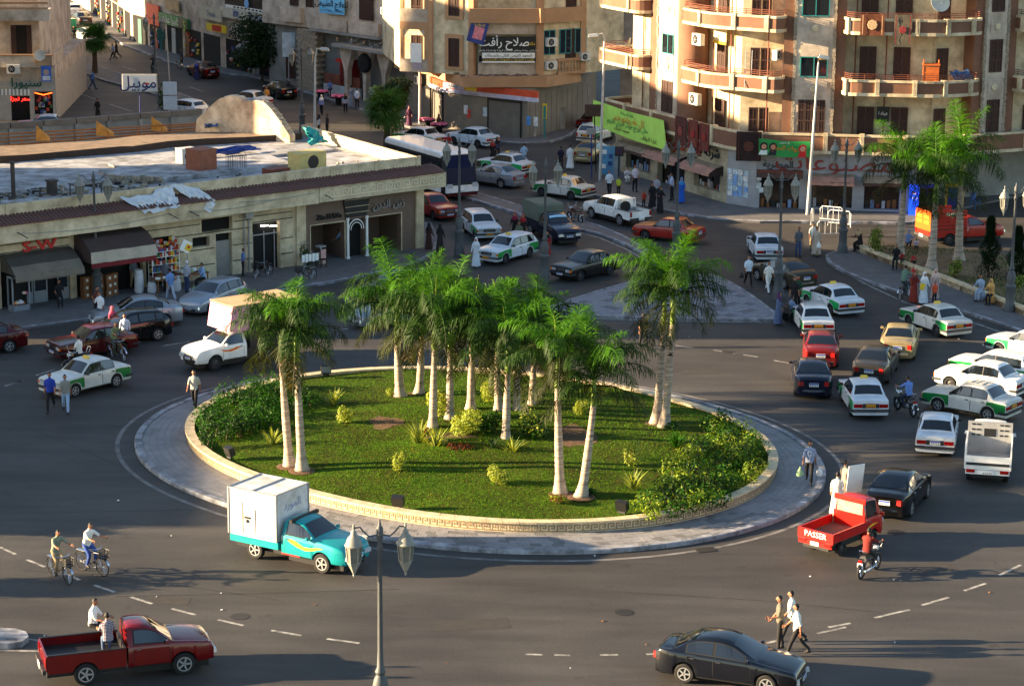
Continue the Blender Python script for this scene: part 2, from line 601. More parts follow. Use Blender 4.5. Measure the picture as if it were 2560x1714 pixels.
# other pavements
pave_a=pavement('shop_pavement',[(-200,845),(0,832),(234,802),(420,778),(640,742),(870,702),(1010,672),(1085,640),(1100,600),(1078,560),(1020,560),(700,600),(300,660),(-200,720)],[(0,8)])
pave_c=pavement('corner_pavement',[(1475,470),(1478,490),(1520,502),(1560,506),(1640,526),(1690,535),(1790,553),(1900,558),(2020,558),(2250,562),(2285,560),(2310,545),(2600,480),(2700,440),(2300,430),(1800,430),(1560,420)],[(0,11)])
pave_b=pavement('far_corner_pavement',[(960,292),(1010,318),(1090,340),(1180,352),(1300,362),(1370,360),(1420,345),(1440,330),(1500,290),(1250,270),(1000,270)],[(0,8)])
median=pavement('traffic_median',[(1010,462),(1100,482),(1190,506),(1300,540),(1350,556),(1440,576),(1500,590),(1560,614),(1610,642),(1655,676),(1662,664),(1620,628),(1570,598),(1505,570),(1440,552),(1370,528),(1310,520),(1190,484),(1080,458),(1010,440)],[(0,9),(10,19)])
tri=pavement('triangular_island',[(1350,782),(1440,793),(1620,801),(1800,804),(1940,804),(1952,796),(1900,755),(1850,722),(1800,696),(1760,688),(1680,690),(1560,712),(1460,742),(1390,765)],[(0,14)],m=mat('island_paving',(118,120,128),0.7,var=0.2,scale=4,bump=0.5,bscale=6),step=1.0)
plaza=pavement('plaza_pavement',[(2063,642),(2066,658),(2110,684),(2160,706),(2300,752),(2450,797),(2600,850),(2750,900),(2900,800),(2700,690),(2560,640),(2350,628),(2200,622),(2110,624)],[(0,7),(11,14)])
far_w=pavement('far_street_pavement',[(200,40),(262,82),(310,117),(380,142),(470,174),(560,186),(640,196),(760,232),(880,270),(960,292),(1000,270),(900,225),(640,150),(480,110),(330,70),(230,20)],[(0,9)])
far_m=pavement('far_street_median',[(155,158),(210,185),(260,205),(350,228),(430,252),(520,285),(540,278),(500,255),(420,226),(350,203),(250,170),(165,148)],[(0,5),(6,11)])
b=MB()
g=G(1764,1374)
for k in range(9):
 b.box((-0.32+0.08*k,0,0.01),(0.035,0.5,0.02),0)
b.box((0,0,0.002),(0.75,0.55,0.004),1)
o=b.build('drain_grate',[mat('cast_iron',(52,50,48),0.6,metal=0.5),M_BLACK],road,loc=(g.x,g.y,0.004),rz=0.3)
tip=pavement('left_traffic_island',[(-260,1588),(-120,1620),(20,1622),(55,1617),(72,1604),(66,1592),(40,1584),(0,1582),(-260,1560)],[],h=0.2,m=M_KERB)
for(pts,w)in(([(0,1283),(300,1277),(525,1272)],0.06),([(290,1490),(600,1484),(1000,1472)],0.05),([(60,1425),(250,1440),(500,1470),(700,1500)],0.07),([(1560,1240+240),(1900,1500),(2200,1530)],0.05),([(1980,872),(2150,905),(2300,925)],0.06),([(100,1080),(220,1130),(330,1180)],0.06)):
 strip('wire_shadow_seam',pts,w,mat('wire_shadow_tar',(34,33,33),0.7,var=0.2),road,0.0035)  # thin dark strips: painted overhead-wire shadows at lower left, tar seams elsewhere
for(px,py,w,d,rz)in((1180,1560,2.6,1.1,0.1),(2330,1420,1.8,1.2,0.5),(420,1500,1.6,0.9,-0.2),(1350,700,2.2,1.0,-0.7),(1750,930,2.0,1.0,0.1),(700,810,2.4,1.0,0.6)):
 g=G(px,py)
 b=MB()
 b.add([(-w/2,-d/2,0),(w/2,-d/2+0.1,0),(w/2-0.1,d/2,0),(-w/2+0.15,d/2-0.08,0)],[(0,1,2,3)])
 b.build('asphalt_patch',mat('patch_asphalt',(52,48,44),0.85,var=0.3,scale=3),road,loc=(g.x,g.y,0.003),rz=rz)
for(px,py)in((1560,1530),(300,1060),(1820,880),(2240,1330),(600,1540)):
 g=G(px,py)
 b=MB()
 b.lathe([(0.33,0),(0.33,0.006),(0.28,0.008),(0.05,0.009)],18)
 b.build('manhole_cover',MATS['cast_iron'],road,loc=(g.x,g.y,0.002))
TP=[G(x,y).xy for x,y in[(1365,781),(1440,789),(1620,796),(1800,799),(1930,799),(1895,760),(1845,728),(1796,704),(1758,696),(1682,698),(1562,720),(1468,748),(1400,769)]]
def in_tri(x,y):
 c,j=False,len(TP)-1
 for i in range(len(TP)):
  if(TP[i][1]>y)!=(TP[j][1]>y)and x<(TP[j][0]-TP[i][0])*(y-TP[i][1])/(TP[j][1]-TP[i][1])+TP[i][0]:
   c=not c
  j=i
 return c
tri_m=[mat('tri_tile_a',(126,127,134),0.8,var=0.3,scale=2,bump=0.3),mat('tri_tile_b',(100,100,106),0.8,var=0.3,scale=2,bump=0.3)]
tb,n=None,0
for i in range(40):
 for j in range(40):
  x,y=2.0+0.56*i*0.72-0.56*j*0.69+5,112+0.56*i*0.69+0.56*j*0.72-8
  if n<300 and all(in_tri(x+a,y+c)for a in(-0.36,0.36)for c in(-0.36,0.36)):
   n+=1
   if tb is None:
    tb=[MB().box((0,0,0),(0.53,0.53,0.03)).build('paving_tile',q,tri)for q in tri_m]
    for q in tb:
     q.location,q.rotation_euler=(x,y,0.13),(0,0,0.765)
    tb[1].location.z=0.11
    continue
   inst(tb[0 if rnd.random()<0.7 else 1],tri,(x,y,0.129+rnd.uniform(0,0.008)),(0,0,0.765))
# buildings
M_CREAM=mat('cream_plaster',(214,198,166),0.85,var=0.2,scale=0.9,bump=0.15,dirt=(168,150,118))
M_CREAM2=mat('pale_plaster',(198,184,168),0.85,var=0.18,scale=0.8,bump=0.12,dirt=(160,142,122))
M_BROWN=mat('brown_plaster',(120,84,64),0.85,var=0.2,scale=0.9,bump=0.12)
M_TAN=mat('tan_plaster',(176,136,100),0.85,var=0.15,scale=0.8,bump=0.1)
M_SHUT=mat('brown_shutter',(64,40,32),0.7,var=0.25,scale=5)
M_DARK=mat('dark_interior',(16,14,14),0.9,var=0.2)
M_GREY=mat('grey_render',(140,138,132),0.85,var=0.25,scale=0.8,bump=0.2)
M_ROLL=mat('roller_shutter',(104,100,92),0.6,var=0.2,scale=1.2)
M_TEAL=mat('teal_frame',(40,130,130),0.5,var=0.1)
M_ROOF=mat('white_roof',(172,174,178),0.9,var=0.25,scale=1.1,bump=0.4,bscale=8,dirt=(112,108,104))
M_STONE=mat('rough_stone',(150,138,120),0.9,var=0.6,scale=9,bump=1.0,bscale=14)
M_RAIL=mat('brown_rail',(116,62,44),0.6,var=0.15)
M_TILER=mat('clay_roof_tile',(98,66,58),0.75,var=0.25,scale=3)
M_RED=mat('sign_red',(196,30,22),0.5,var=0.05)
M_INK=mat('sign_black',(14,14,16),0.5,var=0)
M_INKW=mat('sign_white',(235,235,230),0.5,var=0)
M_YEL=mat('sign_yellow',(232,196,40),0.5,var=0)
def frame(p,q):
 d=Vector((q[0]-p[0],q[1]-p[1]))
 return Vector((p[0],p[1],0)),math.atan2(d.y,d.x),d.length
def wall(b,x0,x1,z0,z1,holes=(),y=0.0,depth=0.3,m=0):
 "flat wall front at y with rectangular openings and their reveals"
 xs=sorted(set([x0,x1]+[c for h in holes for c in h[:2]]))
 zs=sorted(set([z0,z1]+[c for h in holes for c in h[2:4]]))
 for i in range(len(xs)-1):
  for j in range(len(zs)-1):
   cx,cz=(xs[i]+xs[i+1])/2,(zs[j]+zs[j+1])/2
   if any(h[0]<cx<h[1]and h[2]<cz<h[3]for h in holes):
    continue
   b.add([(xs[i],y,zs[j]),(xs[i+1],y,zs[j]),(xs[i+1],y,zs[j+1]),(xs[i],y,zs[j+1])],[(0,1,2,3)],m)
 for h in holes:
  a,c,d,e=h[:4]
  b.add([(a,y,d),(c,y,d),(c,y,e),(a,y,e),(a,y+depth,d),(c,y+depth,d),(c,y+depth,e),(a,y+depth,e)],[(0,4,5,1),(1,5,6,2),(2,6,7,3),(3,7,4,0)],m)
def shutter(parent,x,y,z,w,h,m=None,name='shutter',loc=None,rz=0.0,leaves=2):
 "louvred timber shutter, centre bottom at x, z"
 b=MB()
 lw=w/leaves
 for k in range(leaves):
  cx=x-w/2+lw*(k+0.5)
  b.box((cx,y+0.03,z+h/2),(lw-0.03,0.03,h-0.02))
  for sx in(-1,1):
   b.box((cx+sx*(lw/2-0.05),y,z+h/2),(0.07,0.05,h))
  for zz_ in(0.04,h*0.36,h*0.68,h-0.04):
   b.box((cx,y,z+zz_),(lw-0.15,0.046,0.08))
  b.box((cx,y+0.005,z+h/2),(0.05,0.03,h-0.1))
  n=int(h/0.12)
  for i in range(n):
   b.box((cx,y+0.012,z+0.06+i*(h-0.12)/n),(lw-0.16,0.02,0.05),0,rx=0.5)
 return b.build(name,m or M_SHUT,parent,loc=loc,rz=rz)
def sheet_sign(parent,x,y,z,w,h,m,loc=None,rz=0.0,name='sign_board',t=0.05):
 b=MB()
 b.box((x,y,z),(w,t,h))
 return b.build(name,m,parent,loc=loc,rz=rz)
def T_on(parent,base,rz,s,x,y,z,size,m,ar=True,**k):
 "lettering on a facade frame"
 c,n=math.cos(rz),math.sin(rz)
 return text(s,size,m,parent,(base.x+c*x-n*y,base.y+n*x+c*y,z),rz=rz,ar=ar,**k)
def ac_unit(label,loc,rz,sc=1.0,m=None):
 t=thing('air_conditioner',label,'air conditioner',loc,rz,'air conditioning units on the facades')
 b=MB()
 b.box((0,0,0),(0.85*sc,0.34,0.6*sc))
 b.build('casing',m or mat('ac_white',(206,204,196),0.5,var=0.1),t)
 b=MB()
 b.lathe([(0.01,-0.19),(0.2*sc,-0.19),(0.24*sc,-0.175)],18,axis='y',c=(-0.12,0,0))
 for k in range(6):
  a=k*PI/3
  b.box((-0.12+math.cos(a)*0.11,-0.2,math.sin(a)*0.11),(0.2,0.012,0.03),1,ry=-a)
 b.build('fan_grille',[M_DARK,M_STEEL],t)
 b=MB()
 for s in(-1,1):
  b.box((s*0.3,0.22,-0.33*sc),(0.05,0.75,0.05))
 b.build('bracket',M_BLACK,t)
 return t
# low shop building (left)
A0,ARZ,_=frame((-26.6,120.7),(-5.6,137.9))
bldA=thing('shop_building','long single-storey cream shop building with clay-tiled cornice and flat littered roof','building',A0,ARZ)
M_ROSE=mat('brown_facade',(112,92,78),0.7,var=0.12,scale=1)
b=MB()
H1=[(0.1,4.15,0.0,2.9),(4.5,8.55,0.0,3.0),(8.75,10.4,0.0,2.8),(12.3,14.3,2.72,3.45),(11.7,12.8,1.95,2.5),(13.2,14.25,0.0,2.55),(15.6,17.45,0.0,2.85)]
wall(b,-6,19.15,0,4.7,H1,0.0,0.35)
b.build('front_wall',M_CREAM,bldA)
b=MB()
wall(b,19.15,26.95,0,4.0,[(19.5,21.85,0.12,2.3),(22.1,23.25,0.12,2.35),(23.5,25.9,0.0,2.35)],-0.02,0.4)
b.build('shop_facade',M_ROSE,bldA)
b=MB()
for(x0,x1)in((18.5,19.12),(26.95,27.5)):
 b.bb(x0,x1,-0.14,0.3,0,3.78)
each(b,'stone_column',M_CREAM,bldA)
b=MB()
for(x0,x1,z)in[(-2,4.1,3.42),(-2,4.1,3.0),(8.7,12.2,3.2),(10.5,15.5,2.66),(10.55,13.1,1.78),(10.55,13.1,0.9),(14.3,15.55,1.78),(14.3,15.55,0.9),(14.4,15.55,3.1),(15.6,18.3,3.25),(15.6,18.3,2.9),(17.5,18.3,1.78),(17.5,18.3,0.9)]:
 b.bb(x0,x1,-0.025,0.02,z,z+0.045)
each(b,'joint_strip',M_INK,bldA)
b=MB()
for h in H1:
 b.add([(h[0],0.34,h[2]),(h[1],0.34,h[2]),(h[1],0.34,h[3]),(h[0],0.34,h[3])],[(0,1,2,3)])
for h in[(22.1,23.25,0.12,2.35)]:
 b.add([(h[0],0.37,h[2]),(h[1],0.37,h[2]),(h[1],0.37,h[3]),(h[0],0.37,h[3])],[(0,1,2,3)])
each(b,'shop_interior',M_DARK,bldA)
b=MB()
for(x0,x1)in((19.5,21.85),(23.5,25.9)):
 b.bb(x0-0.2,x1+0.2,2.4,2.45,0.1,2.4,0)
 b.bb(x0-0.2,x1+0.2,0.4,2.4,0.05,0.1,1)
 b.bb(x0-0.2,x1+0.2,0.4,2.4,2.36,2.4,0)
 b.bb(x0-0.22,x0-0.18,0.4,2.4,0.1,2.4,0)
 b.bb(x1+0.18,x1+0.22,0.4,2.4,0.1,2.4,0)
b.build('cafe_interior',[M_ROSE,mat('mosaic_floor',(150,130,100),0.5,var=0.4,scale=8)],bldA)
b=MB()
for(x0,x1,z1)in((19.5,21.85,2.3),(23.5,25.9,2.35)):
 b.bb(x0-0.06,x1+0.06,-0.06,0.0,z1,z1+0.05)
 b.bb(x0-0.06,x0,-0.06,0.0,0.1,z1)
 b.bb(x1,x1+0.06,-0.06,0.0,0.1,z1)
each(b,'opening_trim',M_CREAM,bldA)
b=MB()
for sx in(22.0,23.35):
 b.lathe([(0.12,0.1),(0.12,0.2),(0.08,0.25),(0.07,2.3),(0.1,2.4),(0.1,2.5)],10,c=(sx,-0.16,0))
for k in range(12):
 a0,a1=PI*k/12,PI*(k+1)/12
 for(ri,ro,yy)in((0.5,0.56,-0.05),(0.36,0.4,-0.05)):
  b.add([(22.68-math.cos(a)*r,yy,1.75+math.sin(a)*r*1.1)for a,r in((a0,ri),(a0,ro),(a1,ro),(a1,ri))],[(0,1,2,3)])
b.build('door_arch',M_WHITE,bldA)
b=MB()
b.slab([(21.7,3.75),(21.95,2.5),(23.35,2.5),(23.65,3.75)],-0.12,-0.03)
b.build('door_canopy',M_BLACK,bldA)
b=MB()
for z in(3.5,3.1,2.75):
 b.bb(21.85,23.55,-0.14,-0.12,z,z+0.03)
b.build('canopy_trim',M_CREAM,bldA)
b=MB()
b.bb(13.22,14.23,0.2,0.26,0.0,2.1)
b.bb(13.4,14.1,0.17,0.2,0.5,0.56)
b.build('door',M_GREY,bldA)
b=MB()
for x in(15.75,16.5,17.2):
 b.bb(x,x+0.05,0.25,0.3,0,2.3)
b.bb(15.6,17.45,0.25,0.3,2.1,2.16)
b.build('glazed_door',M_STEEL,bldA)
M_TUBE=mat('lit_tube',(255,250,240),0.4,var=0,emit=3.0)
b=MB()
b.box((16.55,0.2,2.62),(0.45,0.05,0.05),0,rz=-0.3)
b.box((17.1,0.16,2.55),(0.4,0.05,0.05),0,rz=-0.3)
each(b,'strip_lamp',M_TUBE,bldA)
b=MB()
b.bb(-6,19.4,-1.05,-0.9,3.75,4.66)
b.bb(-6,19.4,-0.9,0.0,3.75,3.85)
b.build('fascia',M_CREAM,bldA)
b=MB()
b.bb(19.42,28.3,-1.1,-0.9,3.8,4.66)
b.bb(19.42,28.3,-0.9,0.9,3.8,3.88)
b.bb(28.3,28.4,-1.1,14.0,3.8,4.66)
b.build('patterned_fascia',M_CREAM,bldA)
b=MB()
for k in range(14):
 x=19.7+k*0.615
 for(a0,a1,z0,z1)in[(0,0.5,4.43,4.48),(0,0.06,4.05,4.48),(0.44,0.5,4.2,4.48),(0.2,0.5,4.17,4.22),(0.2,0.26,4.17,4.33),(0,0.615,4.02,4.07)]:
  b.bb(x+a0,x+a1,-1.125,-1.095,z0,z1)
b.build('key_relief',mat('relief_plaster',(226,210,178),0.8,var=0.1),bldA)
b=MB()
tm=MB()
n=6
V=[]
for(y,z)in((-1.2,4.66),(-0.02,5.0)):
 for k in range(n+1):
  a=PI*k/n
  V.append((math.cos(a)*0.1,y,z+math.sin(a)*0.085))
tm.add(V,[(k,k+1,n+2+k,n+1+k)for k in range(n)]+[tuple(range(n+1))])
tile0=None
for k in range(150):
 x=-5.6+k*0.226
 if tile0 is None:
  tile0=tm.build('roof_tile',M_TILER,bldA,loc=(x,0,0))
 else:
  inst(tile0,bldA,(x,0,rnd.uniform(-0.012,0.012)))
b=MB()
b.add([(-6,-1.15,4.665),(28.4,-1.15,4.665),(28.4,-0.05,4.96),(-6,-0.05,4.96)],[(0,1,2,3)])
b.build('tile_bed',M_TILER,bldA)
b=MB()
b.bb(-6,27.2,-0.05,0.17,4.7,5.55)
for x in(0.5,4.3,7.9,11.2,14.5,17.8,20.9,24.0,27.0):
 b.bb(x,x+0.3,-0.11,-0.05,4.95,5.6)
b.build('parapet',M_CREAM,bldA)
b=MB()
b.prism([(27.0,0.17),(27.2,0.17),(29.15,14.7),(28.95,14.7)],4.7,5.55)
b.build('side_parapet',M_CREAM,bldA)
b=MB()
b.prism([(-6,0.1),(27.1,0.1),(29.0,14.7),(-6,17)],4.6,4.85)
b.build('flat_roof',M_ROOF,bldA)
b=MB()
b.prism([(27.0,0.02),(27.2,0.05),(29.1,14.7),(-6,17),(-6,16.8),(28.8,14.5)],0,4.6)
b.build('rear_wall',M_GREY,bldA)
b=MB()
b.prism([(10.6,6.5),(12.4,4.6),(21.5,4.4),(22.2,8.4),(11.2,9.2)],4.86,5.12)
b.prism([(12.8,9.3),(27.0,8.2),(27.4,10.8),(13.2,11.6)],4.87,5.0)
b.prism([(2.0,2.4),(6.5,1.9),(7.0,3.3),(2.3,4.0)],4.86,5.0)
each(b,'roof_slab',M_ROOF,bldA)
b=MB()
for k in range(60):
 t=rnd.random()
 x,y=10.5+2.0*t+rnd.uniform(-0.3,0.3),6.5-1.9*t+rnd.uniform(-0.3,0.3)
 s=rnd.uniform(0.12,0.4)
 b.box((x,y,4.9+rnd.uniform(0,0.25)),(s,s*rnd.uniform(0.5,1.2),s*0.7),0,rz=rnd.uniform(0,3))
b.build('broken_masonry',M_STONE,bldA)
T_on(bldA,Vector((0,0,0)),0,'S-W',2.35,-0.08,3.2,0.72,M_RED,ar=False,ext=0.05,bold=0.02,sx=1.5)
T_on(bldA,Vector((0,0,0)),0,'Zin El Din',20.75,-0.1,2.72,0.42,M_INK,ar=False,ext=0.05,bold=0.01)
T_on(bldA,Vector((0,0,0)),0,'زين الدين',24.95,-0.1,3.0,0.62,mat('sign_silver',(150,148,150),0.35,metal=0.6),ext=0.05,bold=0.012)
b=MB()
for x in(0.6,9.6,10.9,19.7):
 b.tube([(x,-1.05,4.25),(x+0.3,-1.6,4.0)],0.025,6)
each(b,'bracket_lamp',M_BLACK,bldA)
b=MB()
for(x0,x1,z0,z1,sag)in((0.6,9.6,4.2,4.25,0.25),(10.9,16.5,4.2,4.3,0.15),(14,19,4.4,4.4,0.1)):
 b.tube([(x0+(x1-x0)*t,-1.12,z0+(z1-z0)*t-sag*math.sin(PI*t))for t in[i/8 for i in range(9)]],0.014,4)
b.tube([(15.0,-0.08,3.7),(15.05,-0.08,0.1)],0.035,6)
b.tube([(15.35,-0.08,3.6),(15.3,-0.08,0.1)],0.045,6)
b.box((15.2,-0.25,3.55),(0.5,0.3,0.5))
b.build('cable_and_pipe',M_STEEL,bldA)
def A(x,y,z=0.0):
 c,s=math.cos(ARZ),math.sin(ARZ)
 return Vector((A0.x+c*x-s*y,A0.y+s*x+c*y,z))
def awning(label,x0,x1,prof,mats,val=None):
 t=thing('awning',label,'awning',A(x0,0,prof[0][1]),ARZ)
 w=x1-x0
 z0=prof[0][1]
 for i in range(len(prof)-1):
  (y0,a),(y1,c)=prof[i],prof[i+1]
  q=MB()
  n=10
  V=[]
  for(yy,zz_)in((y0,a),(y1,c)):
   for k in range(n+1):
    V.append((w*k/n,yy+rnd.uniform(-0.012,0.012),zz_-z0+rnd.uniform(-0.015,0.015)))
  q.add(V,[(k,k+1,n+2+k,n+1+k)for k in range(n)])
  q.build('canvas_panel',mats[min(i,len(mats)-1)],t,recalc=False)
 q=MB()
 for x in(0.0,w):
  P=[(x,y,z-z0)for(y,z)in prof[:-1]]+[(x,0.0,prof[-2][1]-z0)]
  q.add(P,[tuple(range(len(P)))])
 each(q,'canvas_side',mats[1 if len(mats)>1 else 0],t,recalc=False)
 q=MB()
 yv,zv=prof[-1]
 n=26
 for k in range(n):
  xa=w*k/n
  xb=w*(k+1)/n
  q.add([(xa,yv,zv-z0),(xb,yv,zv-z0),(xb,yv,zv-z0-0.07),((xa+xb)/2,yv,zv-z0-0.13),(xa,yv,zv-z0-0.07)],[(0,1,2,3,4)])
 q.build('scalloped_edge',val or mats[-1],t,recalc=False)
 return t
M_CAN1=mat('grey_canvas',(72,66,60),0.9,var=0.2,scale=1.2)
M_CAN2=mat('grey_canvas_light',(112,104,92),0.9,var=0.2,scale=1.2)
awning('grey canvas awning under the red S-W letters',0.1,4.1,[(-0.05,2.98),(-0.55,2.85),(-1.15,2.5),(-1.6,2.1),(-1.65,1.85)],[M_CAN1,M_CAN1,M_CAN2,M_CAN2])
M_CANB=mat('brown_canvas',(66,52,48),0.9,var=0.15)
M_CANW=mat('offwhite_canvas',(176,166,150),0.9,var=0.2,scale=1)
M_CANR=mat('maroon_canvas',(110,30,34),0.9,var=0.15)
awning('dark awning with off-white front band and maroon valance over stacked cartons',4.4,8.35,[(-0.05,3.62),(-0.95,3.4),(-1.8,2.85),(-1.85,2.25),(-1.86,2.1)],[M_CANB,M_CANB,M_CANW,M_CANR],M_CANR)
t=thing('shop_window_front','pale grey shop front with glass door panels under the grey awning','shop front',A(0.1,0.15),ARZ)
M_ALU=mat('pale_aluminium',(140,146,152),0.45,metal=0.3,var=0.1)
for i,(x0,x1)in enumerate(((1.1,1.9),(1.95,2.75),(3.35,4.0))):
 b=MB()
 for(a,c,d,e)in((x0,x1,0.05,0.75),(x0,x1,2.2,2.3)):
  b.bb(a,c,0,0.06,d,e)
 b.bb(x0,x0+0.07,0,0.06,0.75,2.2)
 b.bb(x1-0.07,x1,0,0.06,0.75,2.2)
 p=b.build('door_panel',M_ALU,t)
 q=MB()
 q.bb(x0+0.07,x1-0.07,0.02,0.03,0.75,2.2)
 q.build('pane',M_GLASS,p)
t=thing('display_case','narrow glass display case with white frame at the far left shop','display case',A(0.15,-1.1),ARZ)
b=MB()
for x in(0,0.95):
 for y in(0,0.5):
  b.bb(x,x+0.07,y,y+0.07,0,1.9)
b.bb(0,1.02,0,0.57,0,0.42)
b.bb(0,1.02,0,0.57,1.85,1.95)
b.build('frame',M_ALU,t)
b=MB()
b.bb(0.07,0.95,0.25,0.28,0.42,1.85)
b.build('back_panel',M_DARK,t)
for k in range(7):
 b=MB()
 s=rnd.uniform(0.1,0.17)
 b.lathe([(0.02,0),(s,s*0.5),(s,s),(0.02,s*1.6)],10)
 b.build('toy',mat('toy%d'%(k%4),[(226,130,40),(210,190,160),(190,90,120),(200,200,205)][k%4],0.7),t,loc=(0.2+0.11*k,0.16,0.43+(0.5 if k>4 else 0)),smooth=1)
ORD=['first','second','third','fourth','fifth','sixth']
M_CARD=mat('cardboard',(128,84,48),0.85,var=0.2,scale=3)
lab=mat('carton_label',(214,210,200),0.7,var=0.05)
for i in range(15):
 c,r=i%5,i//5
 t=thing('carton','brown cardboard carton in the stack beside the %s, %s'%(['lamp post base','dark doorway','shop pillar','grey awning end','middle of the pile'][c],['bottom row','middle row','top row'][r]),'carton',A(4.75+0.42*c+rnd.uniform(-0.03,0.03),-0.45-0.2*(c%2),0.13+0.4*r),ARZ+rnd.uniform(-0.1,0.1),'cardboard cartons outside the shop')
 b=MB()
 b.box((0,0,0.195),(0.38,0.36,0.39))
 b.build('box_body',M_CARD,t)
 b=MB()
 b.box((0.02,-0.183,0.2),(0.13,0.006,0.15))
 b.build('box_label',lab,t)
M_SACK=mat('white_sack',(206,208,210),0.85,var=0.15,scale=4,bump=0.4,bscale=10)
for(x,y,h,l)in((7.75,-0.9,1.25,'tall white woven sack standing by the dark doorway'),(9.6,-1.7,0.8,'short white sack in front of the grocery table'),(8.3,-1.3,0.6,'half-full pale sack beside the grocery table leg')):
 b=MB()
 b.lathe([(0.2,0),(0.25,0.12),(0.24,h*0.5),(0.23,h*0.8),(0.19,h*0.93),(0.23,h),(0.12,h*0.98)],12)
 for i,v in enumerate(b.v):
  b.v[i]=(v[0]+rnd.uniform(-0.025,0.025),v[1]+rnd.uniform(-0.025,0.025),v[2])
 tag(b.build('sack',M_SACK,smooth=1,loc=A(x,y,0.13)),l,'sack')
t=thing('goods_shelf','open white metal grocery shelf stacked with colourful packets','shelf',A(8.75,-0.35,0.13),ARZ)
b=MB()
for x in(0,0.85,1.7):
 for y in(-0.3,0.1):
  b.bb(x-0.02,x+0.02,y-0.02,y+0.02,0,2.0)
each(b,'upright',M_WHITE,t)
gm=[mat('packet%d'%k,c,0.55,var=0.1)for k,c in enumerate([(200,70,30),(216,180,60),(60,110,60),(200,200,200),(70,90,150),(150,50,60)])]
for z in(0.5,0.9,1.3,1.7,2.0):
 b=MB()
 b.bb(-0.02,1.72,-0.32,0.12,z-0.02,z)
 s=b.build('shelf_board',M_WHITE,t)
 b=MB()
 for k in range(13):
  x=0.06+k*0.13
  for r in range(2):
   h=rnd.uniform(0.12,0.3)
   b.box((x,-0.22+0.18*r,z+h/2),(0.1,0.12,h),rnd.randrange(6),rz=rnd.uniform(-0.2,0.2))
 b.build('packets',gm,s,kind='stuff')
b=MB()
for k in range(40):
 b.box((rnd.uniform(0,1.7),rnd.uniform(-0.2,0.1),2.05+rnd.uniform(0,0.55)),(0.16,0.14,0.16),rnd.choice([0,0,0,1,3]),rz=rnd.uniform(0,3))
b.build('hanging_bags',gm,t,kind='stuff')
for j,(x,y,w,l)in enumerate(((9.0,-1.5,1.4,'wooden trestle table with white boxes by the grocery shelf'),(11.0,-1.2,1.5,'wooden street table heaped with plastic bags by the seated man'))):
 t=thing('trestle_table',l,'table',A(x,y,0.13),ARZ)
 b=MB()
 b.box((0,0,0.72),(w,0.8,0.05))
 b.build('table_top',M_CARD,t)
 for sx in(-1,1):
  for sy in(-1,1):
   b=MB()
   b.box((sx*(w/2-0.08),sy*0.33,0.35),(0.06,0.06,0.7))
   b.build('leg',M_CARD,t)
 for k in range(6):
  s=rnd.uniform(0.16,0.3)
  if j==0:
   b=MB()
   b.box((0,0,s*0.3),(s*1.3,s,s*0.6))
   tag(b.build('goods_box',[M_WHITE,M_CARD][k%2],loc=A(x-0.5+0.2*k,y+rnd.uniform(-0.2,0.2),0.88),rz=ARZ+rnd.uniform(-0.3,0.3)),'small goods box on the grocery trestle table, %s from the left'%ORD[k],'box','boxes on the grocery table')
  else:
   b=MB()
   b.lathe([(s*0.5,0),(s*0.7,s*0.3),(s*0.5,s*0.7),(0.03,s*0.95)],9)
   for i,v in enumerate(b.v):
    b.v[i]=(v[0]+rnd.uniform(-0.03,0.03),v[1]+rnd.uniform(-0.03,0.03),v[2])
   tag(b.build('plastic_bag',[M_WHITE,mat('bag_blue',(120,160,210),0.4),mat('bag_green',(140,160,110),0.5)][k%3],loc=A(x-0.6+0.24*k,y+rnd.uniform(-0.25,0.25),0.88),smooth=1),'crumpled plastic bag on the table by the seated man, %s from the left'%ORD[k],'bag','bags on the street table')
t=thing('placard','white and yellow square placard on a pole beside the grocery shelf','sign',A(10.75,-1.0,0.13),ARZ)
b=MB()
b.tube([(0,0,0),(0,0,2.0)],0.03,6)
b.build('pole',M_STEEL,t)
b=MB()
b.box((-0.1,-0.03,2.2),(0.62,0.03,0.62),0,ry=0.5)
b.box((0.03,-0.05,2.12),(0.36,0.02,0.36),1,ry=0.5)
b.box((0.06,-0.065,2.14),(0.14,0.01,0.14),2,ry=0.5)
b.build('board',[M_WHITE,M_YEL,M_RED],t)
t=thing('round_table','small round white table inside the cafe window','table',A(20.9,1.0,0.1),ARZ)
b=MB()
b.lathe([(0.3,0),(0.3,0.03),(0.04,0.06),(0.04,0.68),(0.33,0.7),(0.33,0.73)],16)
b.build('pedestal_top',M_WHITE,t,smooth=0.6)
def chair(label,loc,rz,m,cush):
 t=thing('chair',label,'chair',loc,rz)
 b=MB()
 b.box((0,0,0.45),(0.45,0.45,0.06))
 b.build('seat',m,t)
 b=MB()
 b.box((0,0.21,0.8),(0.38,0.03,0.5))
 b.build('backrest',cush,t)
 for sx in(-1,1):
  for sy in(-1,1):
   b=MB()
   h=1.05 if sy>0 else 0.66
   b.box((sx*0.2,sy*0.21,h/2),(0.05,0.05,h))
   b.build('leg',m,t)
  b=MB()
  b.box((sx*0.2,0,0.66),(0.05,0.45,0.04))
  b.build('armrest',m,t)
 return t
M_WOOD=mat('dark_wood',(48,26,20),0.5,var=0.2)
chair('dark wooden armchair with pink backrest outside the cafe',A(19.4,-1.2,0.13),ARZ+PI,M_WOOD,mat('pink_cloth',(206,164,156),0.9))
b=MB()
b.box((0,0,0.35),(0.5,0.06,0.7))
b.box((0,0.05,0.35),(0.4,0.1,0.5),1)
tag(b.build('advert_stand',[mat('poster_pale',(200,170,150),0.7,var=0.5,scale=4),M_WOOD],loc=A(20.0,-0.5,0.13),rz=ARZ),'small upright advert panel by the cafe window','sign')
t=thing('laundry_rack','folding rack hung with white towels outside the shop pillar','drying rack',A(18.2,-1.6,0.13),ARZ)
